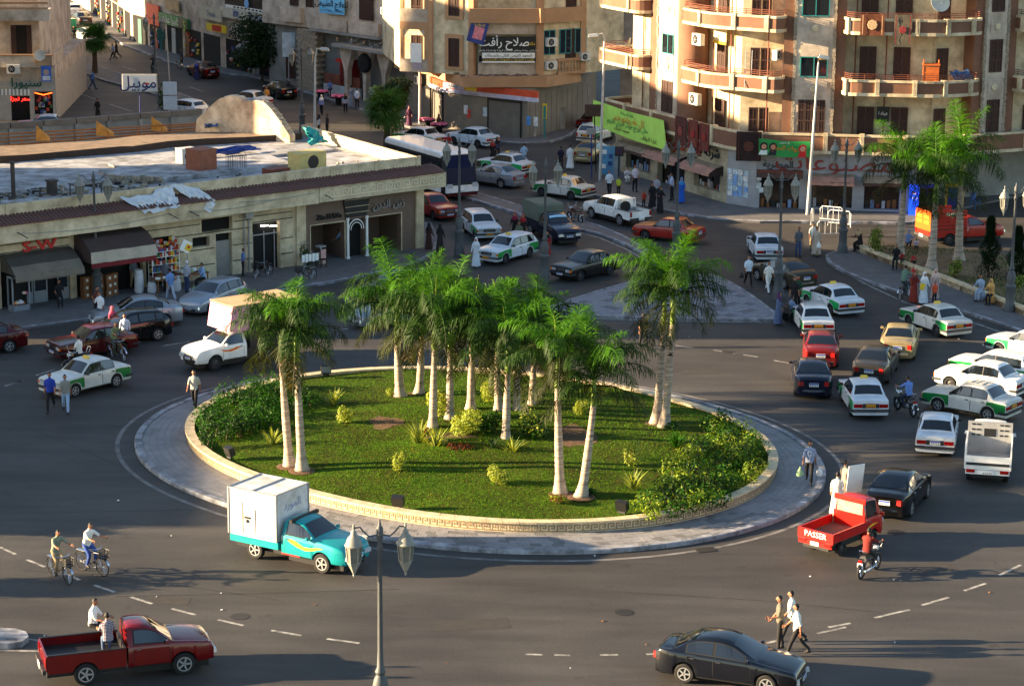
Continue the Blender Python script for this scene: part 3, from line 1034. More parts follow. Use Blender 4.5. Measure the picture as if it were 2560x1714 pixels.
b=MB()
for(p,q)in(((-0.6,-0.3,0),(0.5,0.3,1.0)),((-0.6,0.3,0),(0.5,-0.3,1.0)),((-0.6,-0.3,1.0),(0.6,-0.3,1.0)),((-0.6,0.3,1.0),(0.6,0.3,1.0)),((-0.6,0.3,1.0),(-0.9,0.3,1.5)),((-0.9,0.3,1.5),(0.3,0.3,1.5))):
 b.tube([p,q],0.015,5)
b.build('rack_frame',M_STEEL,t)
for k in range(5):
 b=MB()
 x=-0.5+0.23*k
 b.box((x,-0.32,0.8),(0.2,0.02,0.4+0.06*(k%2)),0,rz=rnd.uniform(-0.2,0.2))
 b.build('towel',M_WHITE,t)
def crumple(name,label,cat,pts,m,seed=0,amp=0.1):
 r2=random.Random(seed)
 n=9
 V,Fc=[],[]
 for i in range(n):
  for k in range(n):
   u,v=i/(n-1),k/(n-1)
   p=pts[0].lerp(pts[1],u).lerp(pts[3].lerp(pts[2],u),v)
   e=amp if 0<i<n-1 else amp*0.6
   V.append(p+Vector((r2.uniform(-e,e),r2.uniform(-e,e),r2.uniform(-e,e))))
 for i in range(n-1):
  for k in range(n-1):
   Fc.append((i*n+k,i*n+k+1,(i+1)*n+k+1,(i+1)*n+k))
 q=MB()
 q.add(V,Fc)
 o=q.build(name,m,recalc=False,smooth=0.7)
 return tag(o,label,cat)
M_PLAS=mat('white_plastic_sheet',(210,212,214),0.35,var=0.15,scale=3)
crumple('plastic_sheet','crumpled white plastic sheet over the tiles, nearest the lamp post','plastic sheet',[A(7.1,-0.3,5.3),A(9.3,-0.3,5.25),A(9.2,-1.35,4.45),A(8.0,-1.35,4.5)],M_PLAS,1)
crumple('plastic_sheet','crumpled white plastic sheet with green patch on the tiles','plastic sheet',[A(9.0,-0.2,5.3),A(10.4,-0.1,5.6),A(10.2,-1.3,4.6),A(9.1,-1.3,4.5)],M_PLAS,2)
crumple('plastic_sheet','white plastic sheet hanging in a point over the fascia','plastic sheet',[A(10.4,-0.1,5.6),A(12.0,-0.1,5.3),A(12.4,-1.35,4.7),A(12.1,-1.3,4.0)],M_PLAS,3)
def roofbox(name,label,cat,x,y,w,d,h,m,rz=0.0,fan=False,z=4.86):
 t=thing(name,label,cat,A(x,y,z),ARZ+rz)
 b=MB()
 b.box((0,0,h/2),(w,d,h))
 b.box((0,0,h+0.02),(w+0.06,d+0.06,0.04))
 b.build('casing',m,t)
 if fan:
  b=MB()
  b.lathe([(0.05,-d/2-0.01),(h*0.36,-d/2-0.02),(h*0.4,-d/2)],18,axis='y',c=(0,0,h*0.5))
  b.build('fan_grille',M_BLACK,t)
 return t
roofbox('rooftop_unit','cream and black rooftop cooling unit near the tiled corner','cooling unit',21.8,3.6,1.9,1.2,1.0,mat('unit_cream',(196,176,110),0.7,var=0.2),0.05,True)
roofbox('rooftop_unit','small brown rooftop cooling unit against the front parapet','cooling unit',17.9,1.0,1.35,0.8,0.75,mat('unit_brown',(110,50,36),0.7,var=0.2),0.0,True)
roofbox('water_tank','rusty brown square tank on the raised white roof slab','tank',16.1,6.0,1.3,1.2,1.15,mat('unit_rust',(142,84,62),0.8,var=0.25),0.1,z=5.12)
roofbox('rooftop_unit','white window cooler standing behind the rusty tank','cooling unit',16.7,8.6,1.0,0.7,0.8,mat('ac_white',(206,204,196),0.5,var=0.1),0.0,True,z=5.12)
t=thing('wire_cage','empty wire bird cage with pitched top on the roof','cage',A(17.9,5.1,5.12),ARZ)
b=MB()
for k in range(7):
 for s in(-1,1):
  b.tube([(-0.45+0.15*k,s*0.4,0),(-0.45+0.15*k,s*0.4,0.75)],0.012,4)
  b.tube([(s*0.45,-0.4+0.133*k,0),(s*0.45,-0.4+0.133*k,0.75)],0.012,4)
for s in(-1,1):
 b.tube([(-0.45,s*0.4,0.75),(-0.45,0,1.0),(0.45,0,1.0),(0.45,s*0.4,0.75)],0.02,4)
 b.tube([(-0.45,s*0.4,0.75),(0.45,s*0.4,0.75)],0.02,4)
b.build('bars',M_BLACK,t)
for(x,y,r,h,l)in((3.4,4.6,0.12,2.0,'tall rusty vent pipe on the left of the flat roof'),(5.5,4.2,0.3,0.85,'short square dark chimney stub beside the vent pipe')):
 b=MB()
 b.lathe([(r*2.6,0),(r*2.2,0.15),(r,0.2),(r,h),(r*1.25,h),(r*1.25,h+0.08),(r*0.8,h+0.08)],10 if r<0.2 else 4)
 tag(b.build('roof_vent',mat('rusty_iron',(70,60,54),0.8,var=0.3),loc=A(x,y,4.86)),l,'vent')
t=thing('scrap_frame','broken dark metal table frame on the white roof','scrap',A(6.0,2.2,4.86),ARZ)
b=MB()
for x in(0,1.4):
 for y in(0,0.9):
  b.tube([(x,y,0),(x,y,0.8)],0.03,5)
b.box((0.7,0.45,0.82),(1.6,1.05,0.05))
b.build('frame',M_BLACK,t)
b=MB()
for k in range(240):
 s=rnd.uniform(0.08,0.42)
 b.box((rnd.uniform(0.5,11),rnd.uniform(1.2,6.5),4.87+s*0.2),(s,s*0.7,s*0.5),rnd.randrange(3),rz=rnd.uniform(0,3))
for k in range(60):
 s=rnd.uniform(0.06,0.2)
 b.box((rnd.uniform(11,27),rnd.uniform(0.6,4.2),4.87+s*0.2),(s,s*0.7,s*0.5),rnd.randrange(3),rz=rnd.uniform(0,3))
o=b.build('roof_rubble',[M_STONE,M_BLACK,M_GREY])
o.location,o.rotation_euler=A0,(0,0,ARZ)
tag(o,'loose rubble and scraps scattered on the flat roof','rubble',kind='stuff')
crumple('tarpaulin','crumpled bright blue tarpaulin on the roof behind the white cooler','tarpaulin',[A(18.0,9.6,5.1),A(22.8,9.8,5.2),A(22.4,10.6,5.35),A(18.2,10.4,5.45)],mat('blue_tarp',(24,54,130),0.6),5,0.14)
crumple('tarpaulin','small turquoise netting heap against the side parapet','netting',[A(26.5,10.2,5.0),A(28.0,10.3,5.1),A(27.8,11.6,5.8),A(26.9,11.4,5.9)],mat('teal_net',(30,150,150),0.6),6,0.2)
# yard behind the shop building
def onY(px,py,Y):
 d=ray(px,py)
 t=Y/d.y
 return Vector((d.x*t,Y,HC+d.z*t))
b=MB()
arch=[(488,335),(492,298),(512,280),(530,262),(548,247),(575,239),(596,242),(606,252),(622,254),(640,250),(660,256),(678,274),(694,296),(712,322),(724,340)]
P=[onY(x,y,151.5-(x-488)*0.017)for(x,y)in arch]
Q=[Vector((P[0].x,P[0].y,0))]+P+[Vector((P[-1].x,P[-1].y,0))]
n=len(Q)
b.add(Q+[q+Vector((0.3,0.5,0))for q in Q],[tuple(range(n)),tuple(range(n,2*n))[::-1]]+[((i+1)%n,i,n+i,n+(i+1)%n)for i in range(n)])
o=b.build('ruined_wall',mat('old_plaster',(222,200,172),0.9,var=0.22,scale=0.8,bump=0.5,bscale=5,dirt=(160,120,90)))
tag(o,'ruined cream wall with broken arched top behind the flat roof','wall')
b=MB()
for k in range(46):
 i=rnd.uniform(10,14)
 a=P[int(i)if i<14 else 13].lerp(P[min(14,int(i)+1)],i%1)
 s=rnd.uniform(0.12,0.3)
 b.box((a.x+rnd.uniform(-0.1,0.2),a.y+0.35+rnd.uniform(-0.15,0.15),a.z+rnd.uniform(-0.12,0.1)),(s,s,s*0.7),0,rz=rnd.uniform(0,3))
b.build('exposed_rubble',M_STONE,o)
yw=thing('yard_wall','long grey wall with flat coping enclosing the yard behind the shops','wall',(0,0,0))
a,c=G(-60,318,4.0),G(505,276,4.0)
d=(c-a).normalized()
nn=Vector((-d.y,d.x,0))
for k in range(7):
 p,q=a.lerp(c,k/7+0.002),a.lerp(c,(k+1)/7-0.002)
 b=MB()
 b.prism([p.xy,q.xy,(q+nn*0.3).xy,(p+nn*0.3).xy],0,3.75)
 b.build('wall_panel',M_GREY,yw)
 b=MB()
 b.prism([(p-nn*0.12).xy,(q-nn*0.12).xy,(q+nn*0.4).xy,(p+nn*0.4).xy],3.75,4.1)
 b.build('coping',mat('grey_coping',(120,108,96),0.85,var=0.25,scale=1),yw)
 b=MB()
 e=p-nn*0.06
 b.box((e.x,e.y,1.87),(0.3,0.2,3.74),0,rz=math.atan2(d.y,d.x))
 b.build('pier',M_GREY,yw)
per=thing('pergola','rusty orange pergola rails over the yard behind the shops','pergola',(0,0,0))
M_ORNG=mat('rusty_orange',(166,100,40),0.7,var=0.2)
for(z,y0,y1)in((4.6,342,308),(4.35,352,313),(4.1,362,319),(4.0,372,324)):
 p,q=G(-40,y0-4,z),G(510,y1,z)
 b=MB()
 b.tube([p,q],0.055,6)
 b.build('rail',M_ORNG,per)
for px in(55,135,205,270,345,405,460):
 y0=345-(px+40)*0.062
 p,q=G(px,y0,4.6),G(px,y0+24,4.0)
 b=MB()
 b.tube([p,q],0.04,5)
 b.tube([q,(q.x,q.y,0)],0.05,5)
 b.build('cross_bar',M_ORNG,per)
for(px,py,w)in((90,352,0.9),(240,340,1.2),(378,328,1.1)):
 g=G(px,py,4.2)
 b=MB()
 b.add([(0,0,0),(w,0,0),(w*0.9,0.5,0.2),(0,0.4,0.9),(0.05,0.05,1.0)],[(0,1,2),(0,1,4),(1,2,3,4),(0,2,3),(0,3,4)])
 tag(b.build('leaning_panel',mat('orange_board',(206,140,60),0.8,var=0.3),loc=g),'slanting orange board leaning in the yard, %s of three'%('leftmost' if px<100 else 'middle' if px<300 else 'rightmost'),'board')
fe=[(-40,392),(60,385),(150,379),(240,372),(305,367),(330,365),(420,354),(520,347),(620,341),(755,334)]
be=[(-40,368),(60,362),(150,356),(240,350),(305,345),(330,340),(420,333),(520,329),(620,327),(740,325)]
V=[]
for i,(p,q)in enumerate(zip(fe,be)):
 A1,B1=G(p[0],p[1],5.25),G(q[0],q[1],5.1)
 for k in range(5):
  e=A1.lerp(B1,k/4)
  V.append(e+Vector((0,0,rnd.uniform(-0.06,0.04))))
b=MB()
b.add(V,[(i*5+k,(i+1)*5+k,(i+1)*5+k+1,i*5+k+1)for i in range(len(fe)-1)for k in range(4)])
cs=b.build('canvas_shelter',mat('tan_canvas',(124,104,84),0.95,var=0.4,scale=1.6),recalc=False,smooth=1)
tag(cs,'long sagging tan canvas roof between the yard and the flat roof','canvas shelter')
b=MB()
V=[]
for i in range(len(fe)):
 e=V_=Vector(cs.data.vertices[i*5].co)
 V+=[e,e-Vector((0,0,0.75 if i<6 else 0.4))]
b.add(V,[(2*i,2*i+2,2*i+3,2*i+1)for i in range(len(fe)-1)])
b.build('canvas_edge',mat('dark_canvas',(62,48,40),0.9,var=0.2),cs,recalc=False)
crumple('tarpaulin','faded blue tarpaulin bunched at the foot of the ruined wall','tarpaulin',[G(512,322,5.0),G(552,322,5.0),G(550,312,5.5),G(515,312,5.6)],mat('pale_blue_tarp',(70,110,170),0.5),8,0.2)
# corner apartment building (right)
C1,C1R,C1L=frame((7.5,166.5),(14.2,153.3))
C2,C2R,_=frame((14.8,152.3),(25.5,150.9))
C3=Vector((C2.x+12.2*math.cos(C2R),C2.y+12.2*math.sin(C2R),0))
C3R=C2R+RD(33)
bldC=thing('apartment_building','brown and cream corner apartment building with curved balconies above shops','building',C2,0.0)
class Face:
 "local frame on a facade: x along it, y into it"
 def __init__(s,root,base,rz):
  s.root,s.base,s.rz=root,base,rz
  r=root.location
  s.loc=(base.x-r.x,base.y-r.y,0)
 def put(s,b,name,m,parent=None,**k):
  if name in('drain_pipe','cladding_joint','balcony_slat','vertical_slat','shutter_guide','window_surround','neon_arrow','bay_panel'):
   return each(b,name,m,s.root,loc=s.loc,rz=s.rz,**k)
  if parent is None:
   return b.build(name,m,s.root,loc=s.loc,rz=s.rz,**k)
  return b.build(name,m,parent,**k)
 def W(s,x,y,z=0.0):
  c,n=math.cos(s.rz),math.sin(s.rz)
  return Vector((s.base.x+c*x-n*y,s.base.y+n*x+c*y,z))
 def shut(s,x,y,z,w,h,**k):
  return shutter(s.root,x,y,z,w,h,loc=s.loc,rz=s.rz,**k)
 def txt(s,t,x,y,z,size,m,**k):
  return T_on(s.root,Vector(s.loc),s.rz,t,x,y,z,size,m,**k)
 def hit(s,px,py,off=0.0):
  "local x, z where a photo pixel meets this facade plane (off = metres into the wall)"
  d=ray(px,py)
  v=Vector((-math.sin(s.rz),math.cos(s.rz)))
  t=(v.dot(s.base.xy)+off)/v.dot(d.xy)
  q=d.xy*t-s.base.xy
  return q.x*math.cos(s.rz)+q.y*math.sin(s.rz),HC+d.z*t
f1,f2,f3=Face(bldC,C1,C1R),Face(bldC,C2,C2R),Face(bldC,C3,C3R)
FZ=[3.9+3.85*k for k in range(5)]
TOPZ=FZ[4]+1.0
def relief_panel(f,x,y,z,w,h):
 b=MB()
 b.box((x,y,z),(w,0.05,h))
 p=f.put(b,'wall_panel',M_CREAM2)
 b=MB()
 b.lathe([(0.22,-0.06),(0.24,-0.03),(0.16,0.0),(0.05,-0.02)],8,axis='y',c=(x,y-0.03,z))
 f.put(b,'emblem',M_CREAM)
def stone_strip(f,x,y):
 b=MB()
 r2=random.Random(int(x*100))
 z=FZ[0]+1.1
 while z<TOPZ:
  h=r2.uniform(0.12,0.3)
  b.box((x+r2.uniform(-0.02,0.02),y+r2.uniform(-0.04,0.04),z+h/2),(0.2,0.2,h*0.96))
  z+=h
 f.put(b,'rough_stone_strip',M_STONE)
def window(f,x,y,z,w,h,fm,open_=False):
 b=MB()
 for(a,c,d,e)in((x-w/2,x+w/2,z,z+0.06),(x-w/2,x+w/2,z+h-0.06,z+h),(x-w/2,x-w/2+0.06,z,z+h),(x+w/2-0.06,x+w/2,z,z+h),(x-0.03,x+0.03,z,z+h)):
  b.bb(a,c,y-0.05,y+0.02,d,e)
 p=f.put(b,'window_frame',fm)
 for s in(-1,1):
  b=MB()
  b.bb(min(x,x+s*w/2)+0.04,max(x,x+s*w/2)-0.04,y-0.01,y,z+0.06,z+h-0.06)
  b.build('pane',M_GLASS,p)
 return p
b=MB()
P1=[f1.W(0,0.9),f1.W(14.0,1.1),f2.W(-0.3,1.4),f2.W(12.0,1.1),f3.W(0.3,1.0),f3.W(14,1.0),f3.W(14,14),f1.W(0,12)]
r=bldC.location
b.prism([(p.x-r.x,p.y-r.y)for p in P1],3.7,TOPZ+2.5)
b.build('upper_wall',M_CREAM,bldC)
for(f,x0,x1,mm,y0)in((f1,4.0,5.2,M_BROWN,-0.02),(f1,5.35,7.95,M_CREAM2,-0.18),(f2,2.4,3.02,M_BROWN,-0.02),(f2,3.2,5.5,M_CREAM2,-0.15),(f2,5.7,6.3,M_BROWN,-0.02),(f3,2.6,3.3,M_BROWN,-0.05),(f3,3.45,5.05,M_CREAM2,-0.15),(f3,5.2,5.9,M_BROWN,-0.05)):
 b=MB()
 b.bb(x0,x1,y0,1.6,3.7,TOPZ+2.4)
 f.put(b,'pilaster',mm)
for(f,x,y)in((f1,5.27,-0.12),(f1,8.03,-0.12),(f2,3.11,-0.1),(f2,5.6,-0.1),(f3,3.37,-0.1),(f3,5.13,-0.1)):
 stone_strip(f,x,y)
b=MB()
b.lathe([(1.05,3.7),(1.05,TOPZ+2.4)],28,c=(9.15,0.35,0))
f1.put(b,'round_pillar',M_BROWN,smooth=0.8)
for k in range(4):
 z=FZ[k]
 if k in(1,2):
  window(f1,6.7,-0.2,z+1.35,1.5,1.35,M_TEAL)
  window(f2,4.35,-0.17,z+0.95,1.75,1.3,M_TEAL)
  b=MB();b.box((4.35,-0.17,z+2.6),(1.75,0.05,0.75));f2.put(b,'blind_box',M_CREAM2)
 else:
  f1.shut(6.7,-0.22,z+1.25,1.45,2.15)
  f2.shut(4.3,-0.2,z+1.25,1.75,2.1,leaves=4)
 f3.shut(4.25,-0.2,z+1.25,1.0,2.1)
 if k:
  relief_panel(f1,6.7,-0.19,z+0.55,1.5,1.0)
  relief_panel(f2,4.35,-0.16,z+0.2,1.75,0.95)
  relief_panel(f3,4.25,-0.16,z+0.3,1.0,0.9)
 dz=z+0.1
 f1.shut(3.2,0.82,dz,1.2,2.6,m=M_TEAL if k==1 else M_SHUT)
 f1.shut(11.7,0.9,dz,1.1,2.6,m=M_SHUT)
 f2.shut(0.9,1.1,dz,1.3,2.5,m=M_SHUT)
 for x in(7.75,9.9):
  f2.shut(x,0.98,dz,1.1,2.75)
 f3.shut(0.9,0.9,dz,0.9,2.7)
 f3.shut(8.0,0.9,dz,1.0,2.6)
 b=MB()
 for x in(1.4,4.9,6.95,8.9):
  b.tube([(x,1.02,z),(x,1.02,z+3.7)],0.05,6)
 f2.put(b,'drain_pipe',M_RAIL)
 b=MB()
 for x in(1.6,10.9,13.0):
  b.tube([(x,0.82,z),(x,0.82,z+3.7)],0.05,6)
 f1.put(b,'drain_pipe',M_RAIL)
def sweep(b,path,t,z0,z1,m=0,off=0.0):
 "upright band of thickness t along a polyline (outer side on its right)"
 P=[Vector((p.x,p.y))for p in path]
 N=[]
 for i in range(len(P)):
  d=(P[min(i+1,len(P)-1)]-P[max(i-1,0)]).normalized()
  N.append(Vector((d.y,-d.x)))
 V=[]
 for p,n in zip(P,N):
  o,q=p+n*(off+t),p+n*off
  V+=[(o.x,o.y,z0),(o.x,o.y,z1),(q.x,q.y,z1),(q.x,q.y,z0)]
 Fc=[]
 for i in range(len(P)-1):
  for k in range(4):
   Fc.append((4*i+k,4*i+(k+1)%4,4*i+4+(k+1)%4,4*i+4+k))
 Fc+=[(0,3,2,1),tuple(4*(len(P)-1)+k for k in range(4))]
 b.add(V,Fc,m)
def rounded(pts,r=0.6,n=4):
 out=[pts[0]]
 for i in range(1,len(pts)-1):
  a,c,d=pts[i-1],pts[i],pts[i+1]
  u,v=(a-c),(d-c)
  rr=min(r,u.length*0.45,v.length*0.45)
  p,q=c+u.normalized()*rr,c+v.normalized()*rr
  for k in range(n+1):
   t=k/n
   out.append(p.lerp(c,t).lerp(c.lerp(q,t),t))
 out.append(pts[-1])
 return out
def balcony(path,z,posts,rail=True,h=0.98,floor=None):
 path=[p-bldC.location for p in rounded(path,0.9)]
 b=MB()
 sweep(b,path,0.12,z+0.1,z+h-0.1,0)
 sweep(b,path,0.2,z-0.04,z+0.16,1,-0.02)
 sweep(b,path,0.2,z+h-0.14,z+h,1,-0.02)
 o=b.build('balcony',[M_BROWN,M_CREAM],bldC)
 L=[0]
 for i in range(len(path)-1):
  L.append(L[-1]+(path[i+1]-path[i]).length)
 def at(s):
  for i in range(len(path)-1):
   if s<=L[i+1]+1e-6:
    d=(path[i+1]-path[i])
    return path[i].lerp(path[i+1],(s-L[i])/max(1e-6,L[i+1]-L[i])),math.atan2(d.y,d.x)
  return path[-1],0
 for s in posts:
  p,a=at(L[-1]*s)
  b=MB()
  b.box((p.x,p.y,z+h/2),(0.3,0.5,h+0.06),0,rz=a)
  for k in(-1,0,1):
   b.box((p.x+math.sin(a)*0.25+math.cos(a)*0.09*k,p.y-math.cos(a)*0.25+math.sin(a)*0.09*k,z+h/2),(0.05,0.03,h*0.8),0,rz=a)
  b.build('fluted_post',M_CREAM,o)
 if rail:
  b=MB()
  for dz in(0.12,0.24,0.36):
   b.tube([p+Vector((0,0,z+h+dz))for p in path],0.022,5)
  n=int(L[-1]/0.9)
  for k in range(n+1):
   p,a=at(L[-1]*k/n)
   b.tube([(p.x,p.y,z+h),(p.x,p.y,z+h+0.38)],0.02,5)
  b.build('railing',M_RAIL,o)
 q=MB()
 inner=[p-bldC.location for p in(floor or[])]
 poly=[(p.x,p.y)for p in path]+[(p.x,p.y)for p in inner]
 q.prism(poly,z-0.02,z+0.12)
 q.build('balcony_floor',M_CREAM,o)
 return o
for k in range(4):
 z=FZ[k]
 dl=1.15 if k==0 else 1.3
 if k==0:
  balcony([f1.W(-1.8,2.0),f1.W(-1.6,-0.5),f1.W(8.0,-0.5),f1.W(13.9,-0.5),f2.W(0.0,-0.55),f2.W(12.4,-0.55),f3.W(0.4,-0.55),f3.W(13.5,-0.55)],z,[0.12,0.2,0.3,0.37,0.46,0.55,0.6,0.66,0.75,0.85],rail=False,h=1.25,floor=[f3.W(13.5,1),f3.W(0.3,1),f2.W(12,1.1),f2.W(-0.3,1.4),f1.W(14,1.1),f1.W(-0.5,0.9)])
 else:
  balcony([f1.W(-1.9,2.4),f1.W(-1.7,-0.9),f1.W(3.9,-0.9),f1.W(4.0,0.6)],z,[0.35,0.75],floor=[f1.W(0,0.9)])
  balcony([f1.W(10.2,0.6),f1.W(10.1,-dl),f1.W(13.9,-dl),f2.W(2.3,-1.15),f2.W(2.4,0.6)],z,[0.16,0.36,0.6,0.8],floor=[f2.W(-0.3,1.4),f1.W(14,1.1)])
  balcony([f2.W(6.3,0.6),f2.W(6.35,-1.2),f2.W(12.3,-1.2),f3.W(2.5,-1.0),f3.W(2.6,0.5)],z,[0.14,0.3,0.5,0.66,0.82],floor=[f3.W(0.3,1.0),f2.W(12,1.1)])
  balcony([f3.W(5.9,0.6),f3.W(6.0,-1.1),f3.W(11.5,-1.1),f3.W(11.6,0.6)],z,[0.15,0.4,0.85])
M_SHOPG=mat('shop_wall_beige',(178,166,138),0.8,var=0.22,scale=0.9,bump=0.15,dirt=(126,116,96))
M_SHOPB=mat('shop_wall_grey',(150,152,156),0.75,var=0.22,scale=0.9,bump=0.1)
o1=[(0.9,4.3,0.55,2.0),(5.3,8.9,0.1,2.1),(10.1,13.4,0.7,2.1)]
o2=[(1.15,3.7,0.1,2.45),(4.5,7.1,0.25,2.1),(7.85,10.1,0.25,2.2)]
b=MB()
wall(b,-0.6,14.3,0,3.9,o1,0.0,0.5)
f1.put(b,'shop_wall',M_SHOPG)
b=MB()
wall(b,0.9,10.9,0,3.9,o2,0.0,0.5)
f2.put(b,'shop_wall',M_SHOPB)
b=MB()
q0,q1,q2,q3=[p-bldC.location for p in(f1.W(14.3,0),f2.W(0.9,0),f2.W(0.9,0.6),f1.W(14.3,0.6))]
b.prism([q0.xy,q1.xy,q2.xy,q3.xy],0,3.9)
b.build('corner_pier',M_SHOPB,bldC)
b=MB()
b.bb(10.9,11.1,0.0,9,0,3.8)
f2.put(b,'side_wall',M_GREY)
b=MB()
b.prism([(p-bldC.location).xy for p in(f3.W(0,4.5),f3.W(14,3.5),f3.W(14,12),f2.W(11,9))],0,3.9)
b.build('recessed_ground_floor',M_GREY,bldC)
for(f,oo)in((f1,o1),(f2,o2)):
 for(x0,x1,z0,z1)in oo:
  b=MB()
  b.bb(x0,x1,0.46,0.5,z0,z1)
  g_=f.put(b,'shop_window',mat('shop_glass',(30,24,22),0.12,var=0.5,scale=1.5))
  b=MB()
  for x in(x0,(x0+x1)/2,x1):
   b.bb(x-0.03,x+0.03,0.4,0.46,z0,z1)
  each(b,'mullion',M_BLACK,g_)
  b=MB()
  for k in range(int((x1-x0)/0.35)):
   hh=rnd.uniform(0.2,0.6)
   b.box((x0+0.2+0.35*k,0.43,z0+hh/2+0.02),(0.22,0.04,hh),rnd.randrange(5))
  b.build('window_goods',[mat('pk_blue',(120,150,190),0.6),mat('pk_white',(180,180,180),0.6),M_CARD,mat('pk_red',(120,40,36),0.6),M_BLACK],g_,kind='stuff')
def shop_awn(f,label,x0,x1,z,depth,m,curved=False):
 o=f.W(x0,0,z)
 t=thing('awning',label,'awning',o,f.rz)
 w=x1-x0
 prof=[(0,0),(-depth*0.55,-0.12),(-depth,-0.42),(-depth-0.02,-0.62)]if not curved else[(0,0.05),(-depth*0.5,0.1),(-depth,-0.05),(-depth*1.1,-0.35)]
 for i in range(3):
  q=MB()
  n=10
  V=[]
  for(y,zz_)in(prof[i],prof[i+1]):
   for k in range(n+1):
    V.append((w*k/n,y+rnd.uniform(-0.02,0.02),zz_+rnd.uniform(-0.03,0.03)))
  q.add(V,[(k,k+1,n+2+k,n+1+k)for k in range(n)])
  q.build('canvas_panel',m[i%len(m)],t,recalc=False)
 q=MB()
 for x in(0,w):
  q.add([(x,y,z_)for(y,z_)in prof]+[(x,0,prof[-1][1])],[(0,1,2,3,4)])
 each(q,'canvas_side',mat('awning_dark',(48,36,32),0.9),t,recalc=False)
M_AW1=mat('faded_pink_canvas',(166,124,108),0.9,var=0.3,scale=2)
M_AW2=mat('dusty_tan_canvas',(140,124,104),0.9,var=0.3,scale=2)
shop_awn(f1,'dusty tan shop awning at the green banner end of the corner building',0.4,4.6,2.45,0.9,[M_AW2,M_AW2,M_SHUT])
shop_awn(f1,'faded pink shop awning over the corner building middle doorway',5.0,9.4,2.55,1.1,[M_AW2,M_AW1,M_AW1])
shop_awn(f1,'faded pink shop awning above the window by the poster wall',9.8,13.8,2.5,1.1,[M_AW2,M_AW1,M_AW1])
shop_awn(f2,'brown rounded awning over the dark shop entrance by the poster wall',0.95,3.9,2.6,0.9,[M_SHUT,mat('rust_canvas',(110,58,44),0.9,var=0.3),M_SHUT],True)
shop_awn(f2,'tan folded awning behind the ornate lamp under the red lettering',4.4,7.2,2.5,1.0,[M_AW2,M_AW1,M_AW1])
shop_awn(f2,'short tan awning over the water-bottle window by the palm trees',7.75,10.3,2.5,0.8,[M_AW2,M_AW2,M_SHUT])
M_CALR=mat('calligraphy_red',(138,52,44),0.6,var=0.15)
M_CALB=mat('calligraphy_black',(40,44,54),0.6,var=0.1)
f2.txt('المصنوعات',6.4,-0.05,3.15,1.5,M_CALR,ext=0.04,sx=1.25)
f2.txt('المصرية',2.3,-0.05,3.0,0.62,M_CALB,ext=0.04)
f1.txt('المصنوعات',8.0,-0.05,3.2,1.3,mat('calligraphy_orange',(176,66,40),0.6,var=0.15),ext=0.04)
f1.txt('شركة بيع',11.7,-0.05,3.2,0.95,M_CALB,ext=0.04)
f1.txt('المصرية',3.1,-0.05,3.25,0.75,M_CALB,ext=0.04)
cpf=Face(bldC,f1.W(14.3,0),math.atan2((f2.W(0.9,0)-f1.W(14.3,0)).y,(f2.W(0.9,0)-f1.W(14.3,0)).x))
pm=[mat('poster%d'%k,c,0.7,var=0.6,scale=7)for k,c in enumerate([(190,205,225),(120,160,215),(225,225,225),(170,190,200)])]
for k in range(20):
 b=MB()
 b.box((0.25+0.42*(k%4)+rnd.uniform(-0.05,0.05),-0.012-0.003*(k%3),0.85+0.36*(k//4)),(0.36,0.006,0.33),0,ry=rnd.uniform(-0.06,0.06))
 cpf.put(b,'poster',pm[rnd.randrange(4)])
b=MB()
for(x,z)in((1.1,1.6),(1.1,2.1),(1.25,1.3)):
 b.box((x,-0.012,z),(0.3,0.006,0.34))
f2.put(b,'poster',pm[0])
sheet_sign(bldC,8.85,0.9,FZ[0]+2.4,0.8,0.95,M_INK,f2.loc,f2.rz)
f2.txt('عيادة',8.85,0.87,FZ[0]+2.45,0.3,M_INKW,ext=0.004)
sheet_sign(bldC,12.0,0.6,FZ[1]+3.0,1.5,0.95,mat('board_cream',(226,216,180),0.6),f1.loc,f1.rz)
sheet_sign(bldC,12.0,0.57,FZ[1]+2.62,1.5,0.2,M_YEL,f1.loc,f1.rz)
f1.txt('دكتور',12.0,0.56,FZ[1]+3.1,0.4,M_CALR,ext=0.004)
def carpet(label,face,x,y,z,w,h,c1,c2,cat='carpet'):
 t=thing('carpet',label,cat,face.W(x,y,z),face.rz,'carpets airing on the balconies')
 b=MB()
 n=6
 V=[]
 for j in range(n+1):
  for i in range(n+1):
   V.append((w*(i/n-0.5),-0.05+rnd.uniform(-0.02,0.02),-h*j/n))
 b.add(V,[(j*(n+1)+i,j*(n+1)+i+1,(j+1)*(n+1)+i+1,(j+1)*(n+1)+i)for j in range(n)for i in range(n)])
 b.build('pile',mat('rug_'+label[:12],c1,0.95,var=0.4,scale=6),t,recalc=False,smooth=1)
 b=MB()
 for s in(-1,1):
  b.box((s*w*0.4,-0.1,-h/2),(0.05,0.008,h*0.9))
 b.lathe([(0.03,-0.1),(w*0.22,-0.1),(w*0.2,-0.11)],8,axis='y',c=(0,0,-h/2))
 b.build('pattern',mat('rugp_'+label[:12],c2,0.95,var=0.4,scale=9),t)
carpet('dark brown patterned carpet on the low balcony, leftmost by the green banner',f1,9.6,-0.75,FZ[0]+1.35,1.5,1.9,(84,44,36),(130,60,50))
carpet('red medallion prayer carpet on the low balcony beside the leftmost carpet',f1,11.2,-0.75,FZ[0]+1.33,1.2,1.8,(110,56,44),(150,40,36))
carpet('red patterned carpet on the low balcony beside a white sheet edge',f1,12.6,-0.75,FZ[0]+1.3,1.2,1.8,(104,52,42),(146,44,38))
carpet('black and brown shaggy blanket on the low balcony above the poster wall',f2,0.4,-0.85,FZ[0]+1.3,1.6,1.9,(44,28,26),(90,50,38))
